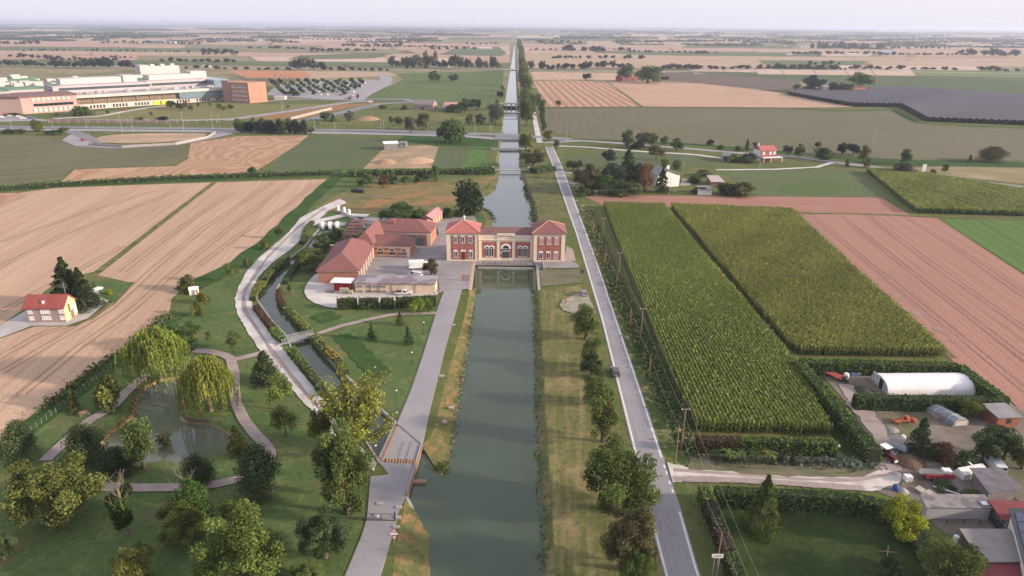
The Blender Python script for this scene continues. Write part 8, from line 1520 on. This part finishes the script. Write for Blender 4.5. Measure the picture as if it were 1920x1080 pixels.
for k, (x, y, w_, l) in enumerate(((1742, 930, 4.5, 'pale plank sheet lying behind the concrete store'), (1756, 934, 3.6, 'sandy board sheet leaning behind the concrete store'))): b = MB(); b.box(-w_ / 2, w_ / 2, -.7, .7, .3, .36); b.box(-w_ / 2, w_ / 2, -.7, -.6, .0, .3); o = b.build('board_stack', plain('pale_board', (.40, .34, .28), (.3, .25, .2), scale=1)); o.location = at(x, y); o.rotation_euler = (0, .08, -1.0); tag(o, l, 'boards')
b = MB(); b.tube((-2, 0, .4), (2, 0, 1.2), .1, .1, 7); o = b.build('white_beam', m_white); o.location = at(1772, 926); o.rotation_euler = (0, 0, -.9); tag(o, 'white beam propped in the weeds behind the concrete store', 'beam')
e, Q = block('corrugated_shed', [(1848, 944), (1898, 938), (1870, 905), (1818, 905)], 2.4, (plain('grey_board', (.2, .18, .18), (.14, .125, .13), scale=1), plain('dark_corrugated', (.105, .095, .105), (.16, .15, .16), scale=.6, fine=3)), 'dark corrugated roofed shed on the right of the farm', 'shed', .3, .14, .3); b = MB(); [b.box(x, x + .06, 1, 9.5, 2.56 + .02 * 0, 2.66) for x in ()] ; bpy.context.view_layer.update()
b = MB(); b.box(1.2, 1.5, 6, 7.8, 2.78, 2.84); b.build('roof_patch', m_white, e)
e, L_ = frame_of('plastic_lean_to', (1806, 902), (1852, 893), 'low white plastic covered lean-to behind the dark corrugated shed', 'lean-to'); b = MB(); b.add([(0, 0, 0), (0, 0, 1.2), (0, 1.6, 1.7), (0, 2.4, 0), (L_, 0, 0), (L_, 0, 1.2), (L_, 1.6, 1.7), (L_, 2.4, 0)], [(0, 4, 5, 1), (1, 5, 6, 2), (2, 6, 7, 3), (0, 1, 2, 3), (4, 7, 6, 5)]); b.build('cover', m_whitewall, e); b = MB(); [b.box(L_ * k / 4, L_ * k / 4 + .06, -.04, 0, 0, 1.2) for k in range(5)]; b.build('post', m_bark2, e)
m_mar = plain('maroon_corrugated', (.19, .042, .045), (.15, .035, .038), scale=.5, fine=3)
e, Q = block('open_barn', [(1876, 1000), (1990, 1010), (1960, 975), (1850, 969)], 2.6, (plain('barn_shadow', (.12, .11, .11)), m_mar), 'maroon roofed open barn at the right edge', 'barn', .3, .16, .5); b = MB(); b.box(.1, .3, -.3, -.1, 0, 2.6); b.box(4, 4.2, -.3, -.1, 0, 2.6); b.build('post', m_steel, e)  # dark wall colour paints in the shade inside the open barn
car(1874, 990, 1.3, (.03, .03, .035), 'dark car parked half under the maroon barn', L=3.9)
e, Q = block('solar_house', [(1910, 1110), (2020, 1110), (1960, 1005), (1884, 1003)], 4.2, (m_whitewall, m_dark), 'white house with solar panels on its roof at the right edge', 'house', .4, .2, .3)
b = MB(); ax, ay = (Q[1] - Q[0]) , (Q[3] - Q[0]); pv = MB()
for i in range(6):
    for j in range(5):
        o_ = Q[0] + ax * (.03 + i * .16) + ay * (.05 + j * .185); f = lambda p, t_: (p.x, p.y, 4.2 + .27 + .3 * t_); a_, c_ = ax * .15, ay * .165; t0_, t1_ = .05 + j * .185, .05 + j * .185 + .165
        pv.quad(f(o_, t0_), f(o_ + a_, t0_), f(o_ + a_ + c_, t1_), f(o_ + c_, t1_))
pv.build('solar_panel', plain('pv_blue', (.03, .04, .08), (.04, .05, .095), rough=.15, spec=.6), e)
e, Q = block('glazed_outbuilding', [(1834, 1080), (1916, 1078), (1882, 1022), (1797, 1022)], 2.7, (m_conc, plain('felt_roof', (.235, .22, .2), (.19, .175, .16), scale=.5, fine=4)), 'flat grey roofed outbuilding with a glazed side at the bottom right', 'outbuilding', .25, .2, 0)
gw = MB(); fr = MB(); A0, A1 = Q[0], Q[3]; dv = A1 - A0; nn = Vector((-dv.y, dv.x, 0)).normalized() * .06; nn = nn if nn.x < 0 else -nn
for z0, z1 in ((.7, 1.5), (1.55, 2.4)):
    for k in range(9): p, q = A0 + dv * (k / 9 + .01) + nn, A0 + dv * ((k + 1) / 9 - .01) + nn; gw.quad((p.x, p.y, z0), (q.x, q.y, z0), (q.x, q.y, z1), (p.x, p.y, z1))
gw.build('window', m_bluegl, e)
for k in range(10): p = A0 + dv * (k / 9) + nn; fr.tube((p.x, p.y, .6), (p.x, p.y, 2.5), .06, .06, 4)
for z in (.65, 1.52, 2.45): fr.tube((A0 + nn) + Vector((0, 0, z)), (A1 + nn) + Vector((0, 0, z)), .05, .05, 4)
fr.build('window_frame', m_bark2, e)
e, Q = block('porch_building', [(1842, 1120), (1915, 1118), (1912, 1082), (1836, 1084)], 2.0, (m_whitewall, m_mar), 'small maroon roofed annex before the glazed outbuilding', 'annex', .3, .15, .4)
e = empty('crossed_sticks', at(1664, 1036)); tag(e, 'pair of pale crossed sticks on the dark lawn', 'sticks'); b = MB(); b.tube((-1.3, .3, .1), (1.2, -.3, .3), .05, .04, 5); b.tube((-.5, -.9, .1), (.5, .9, .5), .07, .05, 5); b.build('stick', plain('pale_stick', (.4, .3, .18)), e)
e, Q = block('garden_bench', [(1558, 843), (1573, 845), (1572, 841), (1558, 839)], .8, (m_bark2, m_white), 'white board on a timber stand at the end of the bright garden hedge', 'bench', .1, .08)
for x, y, l in ((1385, 340, 'villa'),): pass
e, Q = block('garden_roof', [(1333, 350), (1357, 350), (1345, 341), (1325, 341)], 2.4, (m_bark2, plain('pinkish_roof', (.45, .36, .34), (.38, .3, .28))), 'pale low pitched garden roof right of the villa', 'garden shed', .3, .15, .8)
e, Q = block('garden_roof', [(1308, 366), (1334, 366), (1331, 358), (1306, 358)], 2.2, (m_whitewall, m_zinc), 'grey green sheet roofed shed at the edge of the bare strip', 'garden shed', .2, .12, .3)
sheet('villa_yard', [(1275, 350), (1295, 348), (1300, 336), (1278, 336)], m_path); pile('earth_heap', 690, 224, 8, 3, 10, plain('tan_earth', (.35, .22, .13), (.27, .17, .1), scale=.1), 'tan earth heap in the rough meadow', 1); pile('earth_heap', 722, 305, 5, 2.5, 10, bpy.data.materials['tan_earth'], 'reddish earth heap left on the building plot', 1); pile('earth_heap', 782, 302, 8, 2, 10, plain('sand_heap', (.45, .3, .18), (.38, .25, .15), scale=.1), 'long sandy heap right on the building plot', 1)
# ------------------------------------------------------------------ air, light, camera
m = bpy.data.materials.new('haze_air'); m.use_nodes = True; t = m.node_tree; t.nodes.clear(); o_ = N(t, 'ShaderNodeOutputMaterial'); pvn = N(t, 'ShaderNodeVolumePrincipled'); pvn.inputs['Color'].default_value = (.74, .82, 1.0, 1); pvn.inputs['Density'].default_value = HAZE; pvn.inputs['Anisotropy'].default_value = .2; t.links.new(pvn.outputs[0], o_.inputs['Volume'])
b = MB(); b.box(-70000, 70000, -3000, 100000, -6, 92); hz_ = b.build('haze', m); hz_['kind'] = 'stuff'; hz_['label'] = 'pale evening haze over the plain'; hz_['category'] = 'haze'
w = bpy.data.worlds.new('World'); SC.world = w; w.use_nodes = True; t = w.node_tree; bg = t.nodes['Background']; sky = N(t, 'ShaderNodeTexSky'); sky.sky_type = 'NISHITA'; sky.sun_disc = False
SUN_EL, SUN_AZ = math.radians(SEL), math.radians(SAZ)   # azimuth measured from +Y towards +X
sky.sun_elevation = SUN_EL; sky.sun_rotation = SUN_AZ; sky.air_density = 1.0; sky.dust_density = 3.0; sky.ozone_density = 1.0; bg.inputs['Strength'].default_value = SKYS
out = mix(t, sky.outputs[0], SKYTINT, SKYMIX); t.links.new(out, bg.inputs['Color'])
L = bpy.data.lights.new('Sun', 'SUN'); L.energy = SUNE; L.angle = math.radians(SUNANG); L.color = (1, .82, .66); so = bpy.data.objects.new('Sun', L); COL.objects.link(so)
sd = Vector((math.sin(SUN_AZ) * math.cos(SUN_EL), math.cos(SUN_AZ) * math.cos(SUN_EL), math.sin(SUN_EL))); so.rotation_euler = (-sd).to_track_quat('-Z', 'Y').to_euler(); so.location = (200, -50, 300)
c = bpy.data.cameras.new('Camera'); c.sensor_width = 36; c.lens = F / 1920 * 36; c.clip_start = .5; c.clip_end = 200000; co = bpy.data.objects.new('Camera', c); COL.objects.link(co)
M_ = Matrix((cr, cu, -cf)).transposed().to_4x4(); M_.translation = CAM; co.matrix_world = M_; SC.camera = co
SC.view_settings.view_transform = 'Standard'; SC.view_settings.look = 'None'; SC.view_settings.gamma = 1; SC.view_settings.exposure = EXPO
SC.render.engine = 'CYCLES'; SC.cycles.use_denoising = True; SC.cycles.max_bounces = 6; SC.cycles.diffuse_bounces = 3; SC.cycles.glossy_bounces = 3; SC.cycles.transmission_bounces = 3; SC.cycles.volume_bounces = 0; SC.cycles.use_adaptive_sampling = True
SC.render.resolution_x = 1024; SC.render.resolution_y = 576
